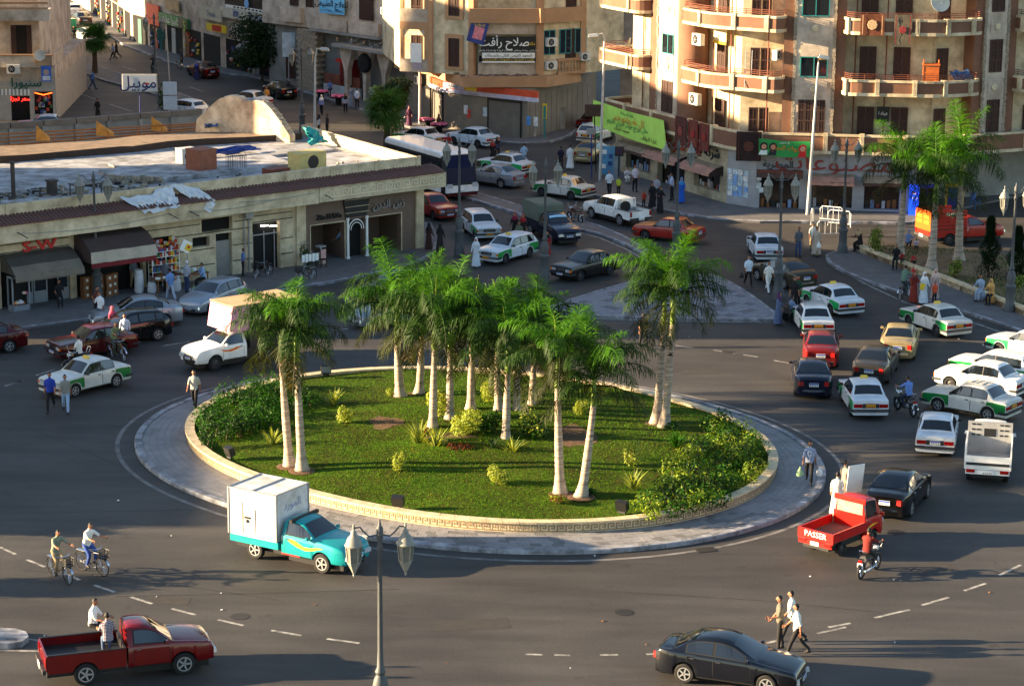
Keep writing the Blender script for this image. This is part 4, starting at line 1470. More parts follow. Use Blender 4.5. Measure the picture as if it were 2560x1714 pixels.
carpet('brown blanket with pale animal picture on the top visible balcony',f2,7.9,-1.45,FZ[2]+1.3,1.5,1.35,(104,56,34),(196,160,120),'blanket')
carpet('grey and red floral carpet on the top visible balcony',f2,9.8,-1.45,FZ[2]+1.3,1.1,1.9,(92,84,70),(130,40,46))
b=MB()
for z in(0,0.5,0.95):
 b.bb(0,1.0,0,0.5,z,z+0.05)
for x in(0,0.95):
 b.bb(x,x+0.05,0,0.5,0,1.35)
b.bb(0.06,0.94,0.02,0.05,0.05,0.92)
b.bb(-0.05,1.05,-0.05,0.55,1.0,1.1)
tag(b.build('cupboard',mat('orange_wood',(186,96,36),0.6,var=0.25),loc=f2.W(11.2,-0.6,FZ[1]+0.9),rz=f2.rz),'small orange wooden cupboard standing on the right balcony','cupboard')
crumple('sacking','blue plastic heap covered with a grey sheet on the balcony','bundle',[f3.W(0.6,-0.8,FZ[1]+0.95),f3.W(2.2,-0.8,FZ[1]+0.95),f3.W(2.1,-0.2,FZ[1]+1.5),f3.W(0.7,-0.2,FZ[1]+1.5)],mat('blue_grey_sheet',(70,100,140),0.6,var=0.4),9,0.15)
def dish(label,loc,rz,tilt,r=0.4):
 t=thing('satellite_dish',label,'satellite dish',loc,rz,'satellite dishes')
 b=MB()
 b.lathe([(0.01,0.0),(r*0.5,0.04),(r*0.85,0.12),(r,0.17),(r,0.19),(r*0.5,0.06),(0.01,0.02)],18)
 o=b.build('reflector',mat('dish_grey',(196,190,176),0.6),t,smooth=1)
 o.rotation_euler=(tilt,0,0)
 b=MB()
 b.tube([(0,0,-0.02),(0,0.1,-0.5)],0.03,6)
 b.tube([(0,0,-0.3),(0,-0.45,0.15)],0.012,5)
 b.build('mount',M_STEEL,t)
dish('pale satellite dish on the lit left balcony',f1.W(2.2,-0.6,FZ[1]+1.6),f1.rz-0.6,1.1)
dish('large white satellite dish at the top edge of the corner building',f2.W(12.0,-0.8,FZ[2]+2.0),0.2,1.2,0.62)
t=thing('step_ladder','aluminium step ladder leaning on the corner balcony','ladder',f2.W(0.2,0.1,FZ[1]+0.2),f2.rz)
b=MB()
for x in(-0.2,0.2):
 b.tube([(x,-0.5,0),(x,0.3,2.3)],0.03,5)
each(b,'rail',M_STEEL,t)
b=MB()
for k in range(8):
 b.box((0,-0.42+0.095*k,0.25+0.27*k),(0.4,0.06,0.03))
each(b,'tread',M_STEEL,t)
ac_unit('white air conditioner by the round pillar, upper of two',f1.W(10.9,-0.4,FZ[1]+2.75),f1.rz,1.25)
ac_unit('white air conditioner by the round pillar, lower of two',f1.W(10.7,-0.4,FZ[0]+2.65),f1.rz,1.25)
ac_unit('white air conditioner beside the stepped ladder balcony',f2.W(2.0,0.1,FZ[1]+2.3),f2.rz+1.2,1.1)
ac_unit('grey air conditioner at the far right wing of the corner building',f3.W(9.0,0.3,FZ[0]+2.6),f3.rz,1.2)
def banner(label,pts,m,lines,group=None):
 "cloth stretched between four world points (tl, tr, br, bl)"
 t=thing('banner',label,'banner',(0,0,0),0)
 n=10
 V=[]
 for j in range(4):
  for i in range(n+1):
   u,v=i/n,j/3
   p=pts[0].lerp(pts[1],u).lerp(pts[3].lerp(pts[2],u),v)
   V.append(p+Vector((0,-0.02,-0.06*math.sin(PI*u)+0.02*math.sin(9*u))))
 b=MB()
 b.add(V,[(j*(n+1)+i,j*(n+1)+i+1,(j+1)*(n+1)+i+1,(j+1)*(n+1)+i)for j in range(3)for i in range(n)])
 b.build('cloth',m,t,recalc=False,smooth=1)
 ux=(pts[1]-pts[0]).normalized()
 uz=(pts[0]-pts[3]).normalized()
 nn_=ux.cross(uz).normalized()
 for(s,u,v,size,mm)in lines:
  o=text(s,size,mm,t,(0,0,0),ar=True,ext=0.003)
  p=pts[0].lerp(pts[1],u).lerp(pts[3].lerp(pts[2],u),v)+nn_*0.07-Vector((0,0,0.05))
  zc=ux.cross(uz).normalized()
  yc=zc.cross(ux)
  M=Matrix((ux,yc,zc)).transposed().to_4x4()
  M.translation=p
  o.matrix_local=M
 return t
M_BANG=mat('lime_banner',(176,222,96),0.8,var=0.08)
M_GINK=mat('banner_green',(30,120,70),0.8,var=0)
M_OINK=mat('banner_orange',(214,120,30),0.8,var=0)
p0=f1.W(-2.2,-1.0,4.95)
banner('lime green cloth banner with handwritten lines hung from the corner building',[p0,f1.W(7.6,-0.95,4.75),f1.W(8.1,-0.95,2.75),p0-Vector((0.0,0,1.75))],M_BANG,[('نقابة الصيادلة',0.5,0.14,0.34,M_GINK),('كل عام وانتم بخير',0.52,0.34,0.62,M_OINK),('حفل توزيع جوائز القرآن الكريم',0.5,0.54,0.5,M_GINK),('مسجد السلام',0.42,0.76,0.4,M_INK),('ادارة الاوقاف',0.78,0.8,0.42,M_INK)])
pA,pB=f2.W(1.05,-1.3,4.85),f2.W(4.3,-1.5,4.75)
bn=banner('green election banner with three portraits tied to the lamp pole',[pA,pB,pB-Vector((0,0,1.0)),pA-Vector((0,0,1.05))],mat('green_banner',(34,140,62),0.7,var=0.1),[('مبروك النجاح',0.56,0.45,0.42,M_OINK),('كل التهانى',0.5,0.12,0.16,M_INKW)])
for(u,fc,hc,sc)in((0.1,(190,140,110),(30,24,24),(220,230,226)),(0.28,(180,130,104),(34,28,28),(30,34,44)),(0.86,(196,150,124),(190,26,32),(190,26,32))):
 c=pA.lerp(pB,u)-Vector((0,0.06,0.6))
 b=MB()
 b.lathe([(0.02,-0.004),(0.27,-0.004),(0.27,0.0)],16,1,axis='y',c=(c.x,c.y,c.z+0.12))
 b.lathe([(0.02,-0.012),(0.17,-0.012),(0.17,-0.006)],14,0,axis='y',c=(c.x,c.y,c.z+0.1))
 b.add([(c.x-0.34,c.y-0.002,c.z-0.42),(c.x+0.34,c.y-0.002,c.z-0.42),(c.x+0.2,c.y-0.002,c.z-0.12),(c.x-0.2,c.y-0.002,c.z-0.12)],[(0,1,2,3)],2)
 b.build('printed_portrait',[mat('pf%d'%int(u*100),fc,0.8,var=0),mat('ph%d'%int(u*100),hc,0.8,var=0),mat('ps%d'%int(u*100),sc,0.8,var=0)],bn)
# tan corner building (centre)
gB=[G(1040,292),G(1112,325),G(1318,350),G(1420,322),G(1470,285)]
bldB=thing('tan_corner_building','tan and cream corner building with shuttered shops and doctor sign','building',gB[1],0.0)
def fr(root,p,q):
 o,rz,L=frame(p,q)
 f=Face(root,o,rz)
 f.L=L
 return f
g1,g2,g3=fr(bldB,gB[0],gB[1]),fr(bldB,gB[1],gB[2]),fr(bldB,gB[2],gB[3])
M_BGF=mat('grey_cladding',(122,112,98),0.75,var=0.2,scale=0.7)
b=MB()
rB=bldB.location
back=[G(1600,250)+Vector((8,18,0)),G(1000,250)+Vector((0,18,0))]
b.prism([(p-rB).xy for p in gB[:4]+[g3.W(g3.L+6,0.5)]+[g3.W(g3.L+6,12),g1.W(-4,12),g1.W(-4,0.3)]],0,3.9)
b.build('ground_floor_wall',M_BGF,bldB)
def roll(f,x0,x1,h,name='roller_shutter'):
 b=MB()
 n=int(h/0.14)
 for k in range(n):
  b.bb(x0,x1,-0.06 if k%2 else-0.05,0.0,k*h/n,(k+0.93)*h/n)
 s=f.put(b,name,M_ROLL)
 b=MB()
 b.bb(x0-0.08,x0,-0.12,0,0,h+0.1)
 b.bb(x1,x1+0.08,-0.12,0,0,h+0.1)
 b.bb(x0-0.08,x1+0.08,-0.13,0,h,h+0.25)
 b.build('shutter_guide',M_BLACK,s)
xa,xb=g1.hit(1112,300)[0],g1.hit(1160,300)[0]
roll(g1,max(0.3,g1.L-6.5),g1.L-3.6,2.7)
roll(g1,g1.L-2.9,g1.L-0.4,2.7)
x0,x1=g2.hit(1222,300)[0],g2.hit(1302,300)[0]
roll(g2,x0,x1,2.75)
for px,m_ in((1165,pm[2]),(1172,mat('poster_red',(190,60,50),0.7,var=0.5)),(1213,pm[3]),(1322,mat('poster_blue',(70,130,190),0.7,var=0.5)),(1340,pm[2])):
 x,z=g2.hit(px,285)
 b=MB();b.box((x,-0.02,1.5+0.3*(px%2)),(0.4,0.012,0.7));g2.put(b,'poster',m_)
b=MB()
for k in range(12):
 b.bb(0.4+k*0.9,0.43+k*0.9,-0.012,0.0,0,3.2)
g3.put(b,'cladding_joint',M_BLACK)
for(f,xx0,xx1)in((g1,g1.L-3.2,g1.L+0.05),(g2,-0.05,g2.hit(1348,230)[0])):
 b=MB();b.bb(xx0,xx1,-0.28,-0.05,3.35,3.85);f.put(b,'sign_band',mat('sign_orange',(206,74,40),0.5))
 b=MB();b.bb(xx0,xx1,-0.3,-0.05,3.02,3.34);f.put(b,'sign_strip',mat('sign_lilac',(190,186,206),0.5))
b=MB();b.bb(0.1,2.2,-0.3,-0.27,3.4,3.8);g2.put(b,'sign_panel',mat('sign_pale',(196,196,210),0.5))
b=MB();b.bb(2.3,3.4,-0.3,-0.27,3.36,3.84);g2.put(b,'sign_panel',M_YEL)
g2.txt('د حكمت بركه',2.6,-0.32,3.18,0.34,M_CALR,ext=0.004)
g2.txt('صيدلية',1.1,-0.32,3.6,0.34,M_CALB,ext=0.004)
g1.txt('د حكمت بركه',g1.L-1.5,-0.32,3.18,0.32,M_CALR,ext=0.004)
cp=[G(985,168,4.0),G(1075,186,4.0),G(1157,217,4.0),G(1367,217,4.0),G(1452,203,4.0)]
inn=[g3.W(g3.L,1),g2.W(g2.L-0.5,1.5),g2.W(0.5,1.5),g1.W(0,1)]
b=MB()
b.prism([(p-rB).xy for p in cp+inn],3.95,4.75)
b.build('concrete_canopy',M_TAN,bldB)
b=MB()
for k in range(60):
 a=cp[1].lerp(cp[2],rnd.random())if k<20 else cp[2].lerp(cp[3],rnd.random())
 s=rnd.uniform(0.1,0.35)
 b.box((a.x-rB.x+rnd.uniform(-0.1,0.1),a.y-rB.y+rnd.uniform(0.25,1.2),4.76+s*0.15),(s,s,s*0.4),0,rz=rnd.uniform(0,3))
b.build('canopy_rubble',mat('dust',(110,92,76),0.95,var=0.3),bldB)
uB=[G(1000,178,4.7),G(1075,182,4.7),G(1182,190,4.7),G(1352,190,4.7),G(1462,182,4.7)]
uB=[p+Vector((0,0.0,0))for p in uB]
h0,h1,h2,h3=fr(bldB,uB[0],uB[1]),fr(bldB,uB[1],uB[2]),fr(bldB,uB[2],uB[3]),fr(bldB,uB[3],uB[4])
b=MB()
b.prism([(p-rB).xy for p in[uB[0]+Vector((0,1.6,0)),uB[1]+Vector((0.2,1.5,0)),uB[1],uB[2],h2.W(0.3,0.5),h2.W(h2.L-0.3,0.5),uB[3],uB[4],h3.W(h3.L+4,0.5),h3.W(h3.L+4,10),uB[0]+Vector((-2,12,0))]],4.7,16)
b.build('upper_wall',M_CREAM,bldB)
for(f,x0,x1)in((h1,-0.15,0.3),(h1,h1.L-0.35,h1.L+0.1),(h2,h2.L-0.4,h2.L+0.2),(h3,h3.L-0.5,h3.L)):
 b=MB();b.bb(x0,x1,-0.12,0.5,4.7,16);f.put(b,'pilaster',M_TAN)
for z in(5.3,9.2):
 xw=h1.hit(1136,95)[0]
 b=MB()
 for(a,c,d,e)in((xw-0.8,xw+0.8,z-0.25,z),(xw-0.8,xw+0.8,z+2.2,z+2.5),(xw-0.8,xw-0.5,z,z+2.2),(xw+0.5,xw+0.8,z,z+2.2)):
  b.bb(a,c,-0.1,0.05,d,e)
 h1.put(b,'window_surround',M_TAN)
 h1.shut(xw,-0.04,z,1.0,2.2)
for z in(4.7,8.6):
 b=MB()
 L0=h0.L
 b.bb(0,L0,-0.05,0.12,z,z+1.0,0)
 b.bb(0,L0,-0.1,0.16,z+3.3,z+3.9,1)
 for x in(0.05,L0*0.82):
  b.bb(x,x+0.28,-0.08,0.2,z+1.0,z+3.3,1)
 b.slab([(0.3,z+3.3),(0.3,z+2.7),(0.75,z+3.3)],-0.03,0.1,0)
 b.slab([(L0*0.82,z+3.3),(L0*0.82-0.45,z+3.3),(L0*0.82,z+2.7)],-0.03,0.1,0)
 h0.put(b,'arched_balcony',[M_CREAM2,M_TAN])
 h0.shut(L0*0.3,1.45,z+0.1,0.9,2.6)
t=thing('laundry_sheet','white bed sheet drying on the arched balcony','laundry',h0.W(h0.L*0.55,-0.12,6.6),h0.rz)
b=MB();b.box((0,0,-0.4),(0.95,0.03,1.5));b.build('sheet',M_WHITE,t)
b=MB();b.box((0.1,0.03,-1.2),(0.7,0.03,0.9));b.build('lower_cloth',mat('lilac_cloth',(176,160,168),0.9),t)
b=MB()
b.bb(0.4,h2.L-0.4,-0.02,0.1,4.75,5.75)
b.bb(0.4,h2.L-0.4,-0.02,0.1,7.9,8.8)
h2.put(b,'bay_panel',M_CREAM2)
b=MB()
b.bb(-0.3,h2.L+0.3,-0.5,0.4,8.8,9.0)
b.bb(-0.3,h2.L+0.3,-0.45,-0.3,9.0,9.9)
h2.put(b,'upper_balcony',M_TAN)
b=MB()
b.bb(0.5,h2.L-0.5,0.3,0.52,5.75,6.2)
h2.put(b,'dark_opening',M_DARK)
ds=thing('doctor_sign','wide black and white sign of a doctor above the corner shop','sign',h2.W(h2.L*0.52,-0.2,6.75),h2.rz)
wS,hS=h2.L*0.8,2.0
b=MB();b.box((0,0,0),(wS,0.12,hS));b.build('board',M_INK,ds)
b=MB();b.box((0,-0.065,-0.45),(wS*0.97,0.01,0.42));b.build('white_band',M_INKW,ds)
b=MB();b.box((0,-0.065,-0.95),(wS*0.97,0.01,0.12));b.build('white_band',M_INKW,ds)
text('صلاح رأفت',0.86,M_INKW,ds,(-0.35,-0.09,0.55),ar=True,ext=0.005,bold=0.01)
text('دكتور',0.34,M_YEL,ds,(wS*0.4,-0.09,0.45),ar=True,ext=0.005)
text('استشارى جراحة ومناظير المسالك البولية والتناسلية والعقم',0.2,M_INKW,ds,(0,-0.09,-0.06),ar=True,ext=0.004)
text('المعهد القومى للكلى والمسالك',0.3,M_INK,ds,(0,-0.09,-0.45),ar=True,ext=0.004)
text('تفتيت الحصوات بالموجات التصادمية',0.26,M_YEL,ds,(0,-0.09,-0.76),ar=True,ext=0.004)
c=h2.W(0.35,-0.35,8.1)
ps=thing('tilted_poster','tilted blue and pink advertising poster at the tan corner pilaster','poster',c,h2.rz)
b=MB();b.box((0,0,0),(1.35,0.06,1.7),0,ry=0.27);b.build('board',mat('poster_navy',(40,60,130),0.5,var=0.4,scale=2),ps)
b=MB();b.box((0.05,-0.04,-0.08),(0.75,0.02,0.95),0,ry=0.27);b.build('picture',mat('poster_pink',(216,130,140),0.5,var=0.4,scale=4),ps)
text('عيون',0.42,M_YEL,ps,(0.2,-0.06,0.62),ar=True,ext=0.004,roll=-0.27)
for k,pxx in enumerate((1372,1412,1450)):
 x=h3.hit(pxx,110)[0]
 window(h3,x,-0.06,6.3,1.1,1.9,M_TEAL)
b=MB()
xa,xb=h3.hit(1390,150)[0],h3.hit(1446,150)[0]
b.bb(xa,xb,-0.3,-0.12,5.75,5.95)
b.bb(xa,xb,-0.3,-0.12,4.75,4.95)
n=max(6,int((xb-xa)/0.28))
for k in range(n):
 b.lathe([(0.05,4.95),(0.1,5.2),(0.05,5.5),(0.07,5.75)],8,c=(xa+(xb-xa)*(k+0.5)/n,-0.21,0))
h3.put(b,'balustrade',M_TAN)
h3.shut(h3.L-1.4,-0.05,5.9,1.0,2.3,m=M_SHUT)
h3.shut(h3.L-1.4,-0.05,9.6,1.0,2.3,m=M_SHUT)
b=MB();b.bb(-0.4,h3.L-0.6,-0.5,0.4,8.8,9.0);b.bb(-0.4,h3.L-0.6,-0.45,-0.3,9.0,9.9);h3.put(b,'upper_balcony',M_TAN)
al=fr(bldB,G(1440,300)+Vector((0,6,0)),G(1560,300)+Vector((0,2,0)))
bldH=thing('alley_building','dark plain building at the end of the alley between the corner buildings','building',al.base,al.rz)
b=MB();b.bb(-2,9,8,18,0,15);b.build('wall',M_CREAM2,bldH)
for k in range(2):
 shutter(bldH,2.6,7.93,5.4+3.7*k,1.2,2.4)
b=MB();b.bb(0.8,5.5,7.7,8,3.0,4.2);b.build('sign_board',mat('sign_mauve',(150,140,170),0.5),bldH)
text('حلوم',0.8,M_CALB,bldH,(3.0,7.66,3.6),ar=True,ext=0.004)
# clinic building (blue sign)
eF=[G(690,218),G(792,232),G(1005,268)]
bldF=thing('clinic_building','shaded pale building with stone-clad corner and light blue clinic sign','building',eF[1],0.0)
k1,k2=fr(bldF,eF[0],eF[1]),fr(bldF,eF[1],eF[2])
rF=bldF.location
b=MB()
b.prism([(p-rF).xy for p in(k1.W(-2,1),k1.W(k1.L,1.0),k2.W(1,1.5),k2.W(k2.L+2,1.5),k2.W(k2.L+2,12),k1.W(-2,12))],0,5.6)
b.build('recessed_ground_floor',M_GREY,bldF)
b=MB()
b.prism([(p-rF).xy for p in(k1.W(-2,0.3),k1.W(k1.L,0.0),k2.W(k2.L+1,0.2),k2.W(k2.L+1,12),k1.W(-2,12))],5.6,17)
b.build('upper_wall',M_CREAM2,bldF)
stone=MB()
for j in range(22):
 for i in range(5):
  b=MB()
  w=0.5
  off=0.25*(j%2)
  b.box((k1.L-2.1+i*w+off,0.2,0.13+j*0.25),(w-0.03,0.9+rnd.uniform(-0.06,0.06),0.23))
  k1.put(b,'stone_block',M_STONE)
for i in range(2):
 b=MB();b.bb(0.5+i*4.4,4.6+i*4.4,-0.25,0.1,5.65,6.7);k2.put(b,'balcony_panel',M_CREAM2)
b=MB();b.bb(-0.3,9.6,-0.6,0.2,5.45,5.62);k2.put(b,'floor_slab',M_GREY)
k1.shut(k1.L-1.4-2.2,0.2,0.9,1.2,2.6)
xs_,zs_=k2.hit(905,20)
k2.shut(xs_+0.6,-0.04,6.9,1.9,2.2,leaves=4)
for px in(735,775):
 x,z=k1.hit(px,10)
 k1.shut(x,0.0,7.4,1.1,2.0)
b=MB();b.bb(k1.L-4.2,k1.L-1.6,-0.4,0.2,6.0,7.3);k1.put(b,'bay_box',M_CREAM2)
cs_=thing('clinic_sign','large light blue clinic sign with black lettering at the top edge','sign',k2.W(*[k2.hit(830,6,-0.4)[0],-0.4,k2.hit(830,6,-0.4)[1]]),k2.rz+0.1)
b=MB();b.box((0,0,0),(3.1,0.1,2.0));b.build('board',mat('clinic_blue',(110,186,228),0.5,var=0.05),cs_)
text('للعلاج الطبيعى',0.72,M_INK,cs_,(0,-0.08,-0.15),ar=True,ext=0.004,bold=0.01)
text('٠١٠٦٦٦٦٧٢٥ - ٣٣٩١٣٩٠',0.34,mat('clinic_ink',(20,60,110),0.5,var=0),cs_,(0,-0.08,-0.78),ext=0.004)
text('مركز',0.6,M_INK,cs_,(0,-0.08,0.6),ar=True,ext=0.004)
dc=thing('derelict_canopy','broken concrete canopy with curved brackets littered with scrap','canopy',k2.W(3.6,-0.2),k2.rz)
b=MB();b.prism([(0,0.3),(0.4,-1.2),(8,-1.6),(8,1.5)],4.5,4.75);b.build('slab',M_GREY,dc)
b=MB()
for x in(1.6,4.2,6.8):
 b.slab([(x-0.15,0),(x+0.15,0),(x+0.25,2.6),(x+1.0,4.5),(x-1.0,4.5),(x-0.25,2.6)],-0.6,-0.1)
each(b,'bracket',M_CREAM2,dc)
b=MB()
for k in range(70):
 s=rnd.uniform(0.1,0.45)
 b.box((rnd.uniform(0.5,7.8),rnd.uniform(-1.0,0.9),4.78+rnd.uniform(0,0.5)),(s,0.06,s*0.5),rnd.randrange(2),rz=rnd.uniform(0,3),ry=rnd.uniform(-1,1))
b.build('scrap',[M_STEEL,M_STONE],dc,kind='stuff')
b=MB()
b.lathe([(0.05,-0.9),(0.75,-0.85),(0.85,-0.7),(0.85,-0.55)],18,axis='y',c=(4.3,0,3.4))
b.build('round_sign',M_DARK,dc)
kx=thing('red_kiosk','bright red kiosk box in the shaded entrance','kiosk',k2.W(4.4,-0.2,0.9),k2.rz)
b=MB();b.bb(-0.8,0.8,0,0.9,0,2.4);b.build('body',mat('kiosk_red',(150,16,16),0.5,var=0.1),kx)
b=MB();b.bb(-0.55,0.3,-0.04,0,0.5,1.9);b.build('door',mat('kiosk_dark',(90,14,14),0.5),kx)
b=MB();b.bb(-0.9,0.9,-0.35,0,2.2,2.45);b.build('hood',M_RED,kx)
b=MB();b.bb(1.4,6.4,-0.3,0.0,0,1.0,0);b.bb(1.4,6.4,-0.2,-0.05,1.0,1.9,1)
k2.put(b,'low_wall',[mat('white_low_wall',(176,178,176),0.8,var=0.25),M_RAIL])
# electronics corner building (far street)
eE=[G(225,30),G(330,105),G(560,172),G(720,205)]
bldE=thing('electronics_building','far street building with green shop sign, pale panels and dark poster above','building',eE[2],0.0)
m1,m2=fr(bldE,eE[1],eE[2]),fr(bldE,eE[2],eE[3])
m0=fr(bldE,eE[0],eE[1])
rE=bldE.location
b=MB()
b.prism([(p-rE).xy for p in(eE[0]+Vector((-10,30,0)),eE[0],eE[1],eE[2],eE[3],eE[3]+Vector((4,14,0)))],0,16)
b.build('wall',M_CREAM2,bldE)
M_GSIGN=mat('sign_green',(16,126,56),0.5,var=0.05)
def board(f,px0,px1,pyt,pyb,m,name='sign_board',off=-0.35,t=0.15):
 xa,za=f.hit(px0,(pyt+pyb)/2,off)
 xb,zb=f.hit(px1,(pyt+pyb)/2,off)
 xm=(px0+px1)/2
 z1,z0=f.hit(xm,pyt,off)[1],f.hit(xm,pyb,off)[1]
 b=MB();b.bb(xa,xb,off,off+t,z0,z1)
 o=f.put(b,name,m)
 return(xa+xb)/2,(z0+z1)/2,xb-xa,z1-z0
bx=board(m1,396,470,40,66,M_GSIGN)
m1.txt('كاميرا عطيه',bx[0]-0.6,-0.38,bx[1],1.0,M_INKW,ext=0.004)
board(m1,366,396,12,62,mat('sign_orange2',(226,66,24),0.5))
bx=board(m1,445,468,48,72,M_INK,off=-0.4)
m1.txt('5',bx[0]+0.6,-0.44,bx[1]-0.2,1.4,mat('lime',(150,210,40),0.5,var=0),ar=False)
board(m1,412,446,0,26,mat('photo_sign',(170,140,100),0.6,var=0.4,scale=2))
bx=board(m1,497,552,20,50,mat('panel_pale',(186,178,156),0.6,var=0.15),off=-0.6)
m1.txt('Travel',bx[0]+0.4,-0.66,bx[1],0.8,mat('panel_blue',(40,80,140),0.5,var=0),ar=False,ext=0.004)
bx=board(m2,550,694,28,54,mat('panel_pale2',(196,190,170),0.6,var=0.15),off=-0.6)
m2.txt('im',bx[0]-2.2,-0.68,bx[1]+0.1,1.1,MATS['panel_blue'],ar=False,ext=0.004,bold=0.015)
m2.txt('Travel',bx[0]+1.4,-0.68,bx[1],1.0,MATS['panel_blue'],ar=False,ext=0.004)
board(m2,562,678,-14,20,M_INK,off=-0.5)
b=MB()
xq,zq=m2.hit(616,10,-0.66)
b.lathe([(0.05,-0.02),(0.4,-0.02),(0.42,0.0)],12,axis='y',c=(xq,-0.66,zq))
b.box((xq+0.2,-0.66,zq+0.5),(0.2,0.03,0.3),0,ry=0.5)
m2.put(b,'poster_emblem',mat('pale_blue',(130,180,226),0.5,var=0))
board(m2,564,676,20,27,M_INKW,off=-0.55)
b=MB()
for k in range(8):
 b.box((xq-2.4+0.68*k,-0.57,m2.hit(616,23,-0.55)[1]),(0.4,0.02,0.14))
m2.put(b,'poster_marks',M_INK)
bx=board(m2,516,564,62,80,M_YEL,off=-0.9)
bx=board(m2,530,552,64,78,M_RED,off=-0.95)
for(f,L)in((m1,m1.L),(m2,m2.L),(m0,m0.L)):
 n=int(L/4.5)
 for k in range(n):
  x0=0.5+k*(L-0.6)/n
  b=MB();b.bb(x0,x0+(L-0.6)/n-0.7,-0.02,0.0,0,2.9)
  f.put(b,'shop_opening',M_DARK)
  b=MB()
  for j in range(16):
   b.box((x0+0.2+rnd.random()*((L-0.6)/n-1.1),-0.12,0.2+0.15*j),(0.25,0.2,0.2),rnd.randrange(6))
  if k%2 or f is m2:
   f.put(b,'shop_goods',gm,kind='stuff')
 for k in range(int(L/3)):
  f.shut(1.5+3*k,-0.03,9.0,1.2,2.2)
for(px,m_)in((352,mat('doorway_teal',(60,110,96),0.6)),(392,mat('doorway_rust',(150,60,36),0.6)),(436,mat('doorway_white',(176,180,178),0.6)),(470,M_CARD)):
 x,z=m1.hit(px,95)
 b=MB();b.bb(x-0.5,x+0.5,-0.1,0.0,0,2.6);m1.put(b,'shop_door',m_)
t=thing('awning','white striped awning with scalloped edge high on the far street','awning',m0.W(m0.L*0.55,0,5.2),m0.rz)
b=MB()
n=8
b.add([(4.6*k/n,y,z)for(y,z)in((0,0.6),(-2.2,-1.2),(-2.25,-1.6))for k in range(n+1)],[(j*(n+1)+k,j*(n+1)+k+1,(j+1)*(n+1)+k+1,(j+1)*(n+1)+k)for j in range(2)for k in range(n)])
b.build('canvas',stripes('awning_stripe',(210,200,190),(190,150,140),1.5,'X'),t,recalc=False)
shop_awn(m2,'small grey canopy over the dark shop beside the big tree',4.0,6.5,2.9,1.0,[M_GREY])
# left street building (green letters)
eD=[G(-160,302),G(142,302),G(115,120)]
bldD=thing('left_corner_building','plaster building at the left edge with dark green lettering and balcony','building',eD[0],0.0)
d1=fr(bldD,eD[0],eD[1])
LD=d1.L
b=MB();b.bb(0,LD,0,20,3.2,4.4);b.bb(0,LD-1.2,0.4,20,4.4,14);d1.put(b,'upper_wall',M_CREAM2)
b=MB()
wall(b,0,LD,0,3.2,[(LD-3.6,LD-2.1,0,2.0),(LD-1.75,LD-0.25,0.5,2.35)],0,0.3)
b.bb(LD-0.02,LD,0.0,20,0,3.2)
d1.put(b,'shop_wall',mat('shop_panel_pale',(170,164,154),0.7,var=0.15))
d1.txt('سنيورا',LD-2.3,-0.06,3.05,0.95,mat('letter_green',(20,84,72),0.5,var=0),ext=0.04,bold=0.012)
b=MB();b.bb(LD-3.6,LD-2.1,0.28,0.3,0,2.0);b.bb(LD-1.75,LD-0.25,0.28,0.3,0.5,2.35);d1.put(b,'shop_interior',M_DARK)
b=MB()
for k in range(9):
 b.bb(LD-4.6+k*0.3,LD-4.48+k*0.3,-0.06,0.0,2.05,2.55)
d1.put(b,'vertical_slat',M_WHITE)
d1.txt('بسعر تجزئه',LD-2.85,0.1,1.75,0.45,mat('neon_red',(255,40,30),0.5,var=0,emit=1.5),ext=0.004)
b=MB()
for k in range(26):
 b.box((LD-1.65+rnd.random()*1.3,0.2,0.6+rnd.random()*1.3),(0.2,0.05,0.25),rnd.randrange(6))
d1.put(b,'window_goods',gm,kind='stuff')
b=MB()
b.box((LD-1.35,0.1,2.15),(0.7,0.03,0.08),0,ry=0.25)
b.box((LD-0.65,0.1,2.15),(0.7,0.03,0.08),0,ry=-0.25)
d1.put(b,'neon_arrow',mat('neon_orange',(255,90,30),0.5,var=0,emit=1.2))
b=MB();b.bb(-2,LD-0.1,-0.9,0.2,4.4,4.55,0);b.bb(-2,LD-0.1,-0.95,-0.8,4.4,5.3,0);b.bb(-2,LD,-1.0,-0.75,5.3,5.42,1);b.bb(LD-0.25,LD-0.1,-0.95,6,4.4,5.3,0)
d1.put(b,'balcony',[M_CREAM2,M_TAN])
b=MB()
for k in range(5):
 b.bb(LD-1.4,LD-0.1,-1.0,-0.95,4.55+0.17*k,4.63+0.17*k)
d1.put(b,'balcony_slat',M_TAN)
xw=LD-2.6
b=MB();b.bb(xw-0.8,xw+0.8,0.36,0.4,5.0,7.6);d1.put(b,'window_recess',M_DARK)
for s in(-1,1):
 d1.shut(xw+s*0.62,0.3,5.0,0.42,2.6,leaves=1)
b=MB();b.bb(-2,LD-0.1,-1.2,0.4,8.1,9.0,0);b.bb(-2,LD-0.2,-1.22,-1.1,9.0,9.15,1);b.bb(-2,LD-0.2,-1.22,-1.1,9.4,9.6,1);d1.put(b,'upper_balcony',[M_CREAM2,M_TAN])
dish('grey satellite dish on the balcony above the green letters',d1.W(LD-1.0,-1.05,5.35),0.2,1.3,0.45)
pb=thing('election_poster','blue portrait poster fixed at the corner of the left balcony','poster',d1.W(LD-0.55,-1.05,3.9),d1.rz)
b=MB();b.box((0,0,0),(0.8,0.04,1.25));b.build('board',mat('poster_sky',(50,100,190),0.5,var=0.2),pb)
b=MB();b.lathe([(0.02,-0.03),(0.24,-0.03),(0.24,-0.02)],14,axis='y',c=(0,0,0.12));b.box((0,-0.025,-0.35),(0.6,0.01,0.35),1);b.build('printed_portrait',[mat('pface',(170,150,140),0.7,var=0.2),mat('pcloth',(200,205,215),0.7,var=0.2)],pb)
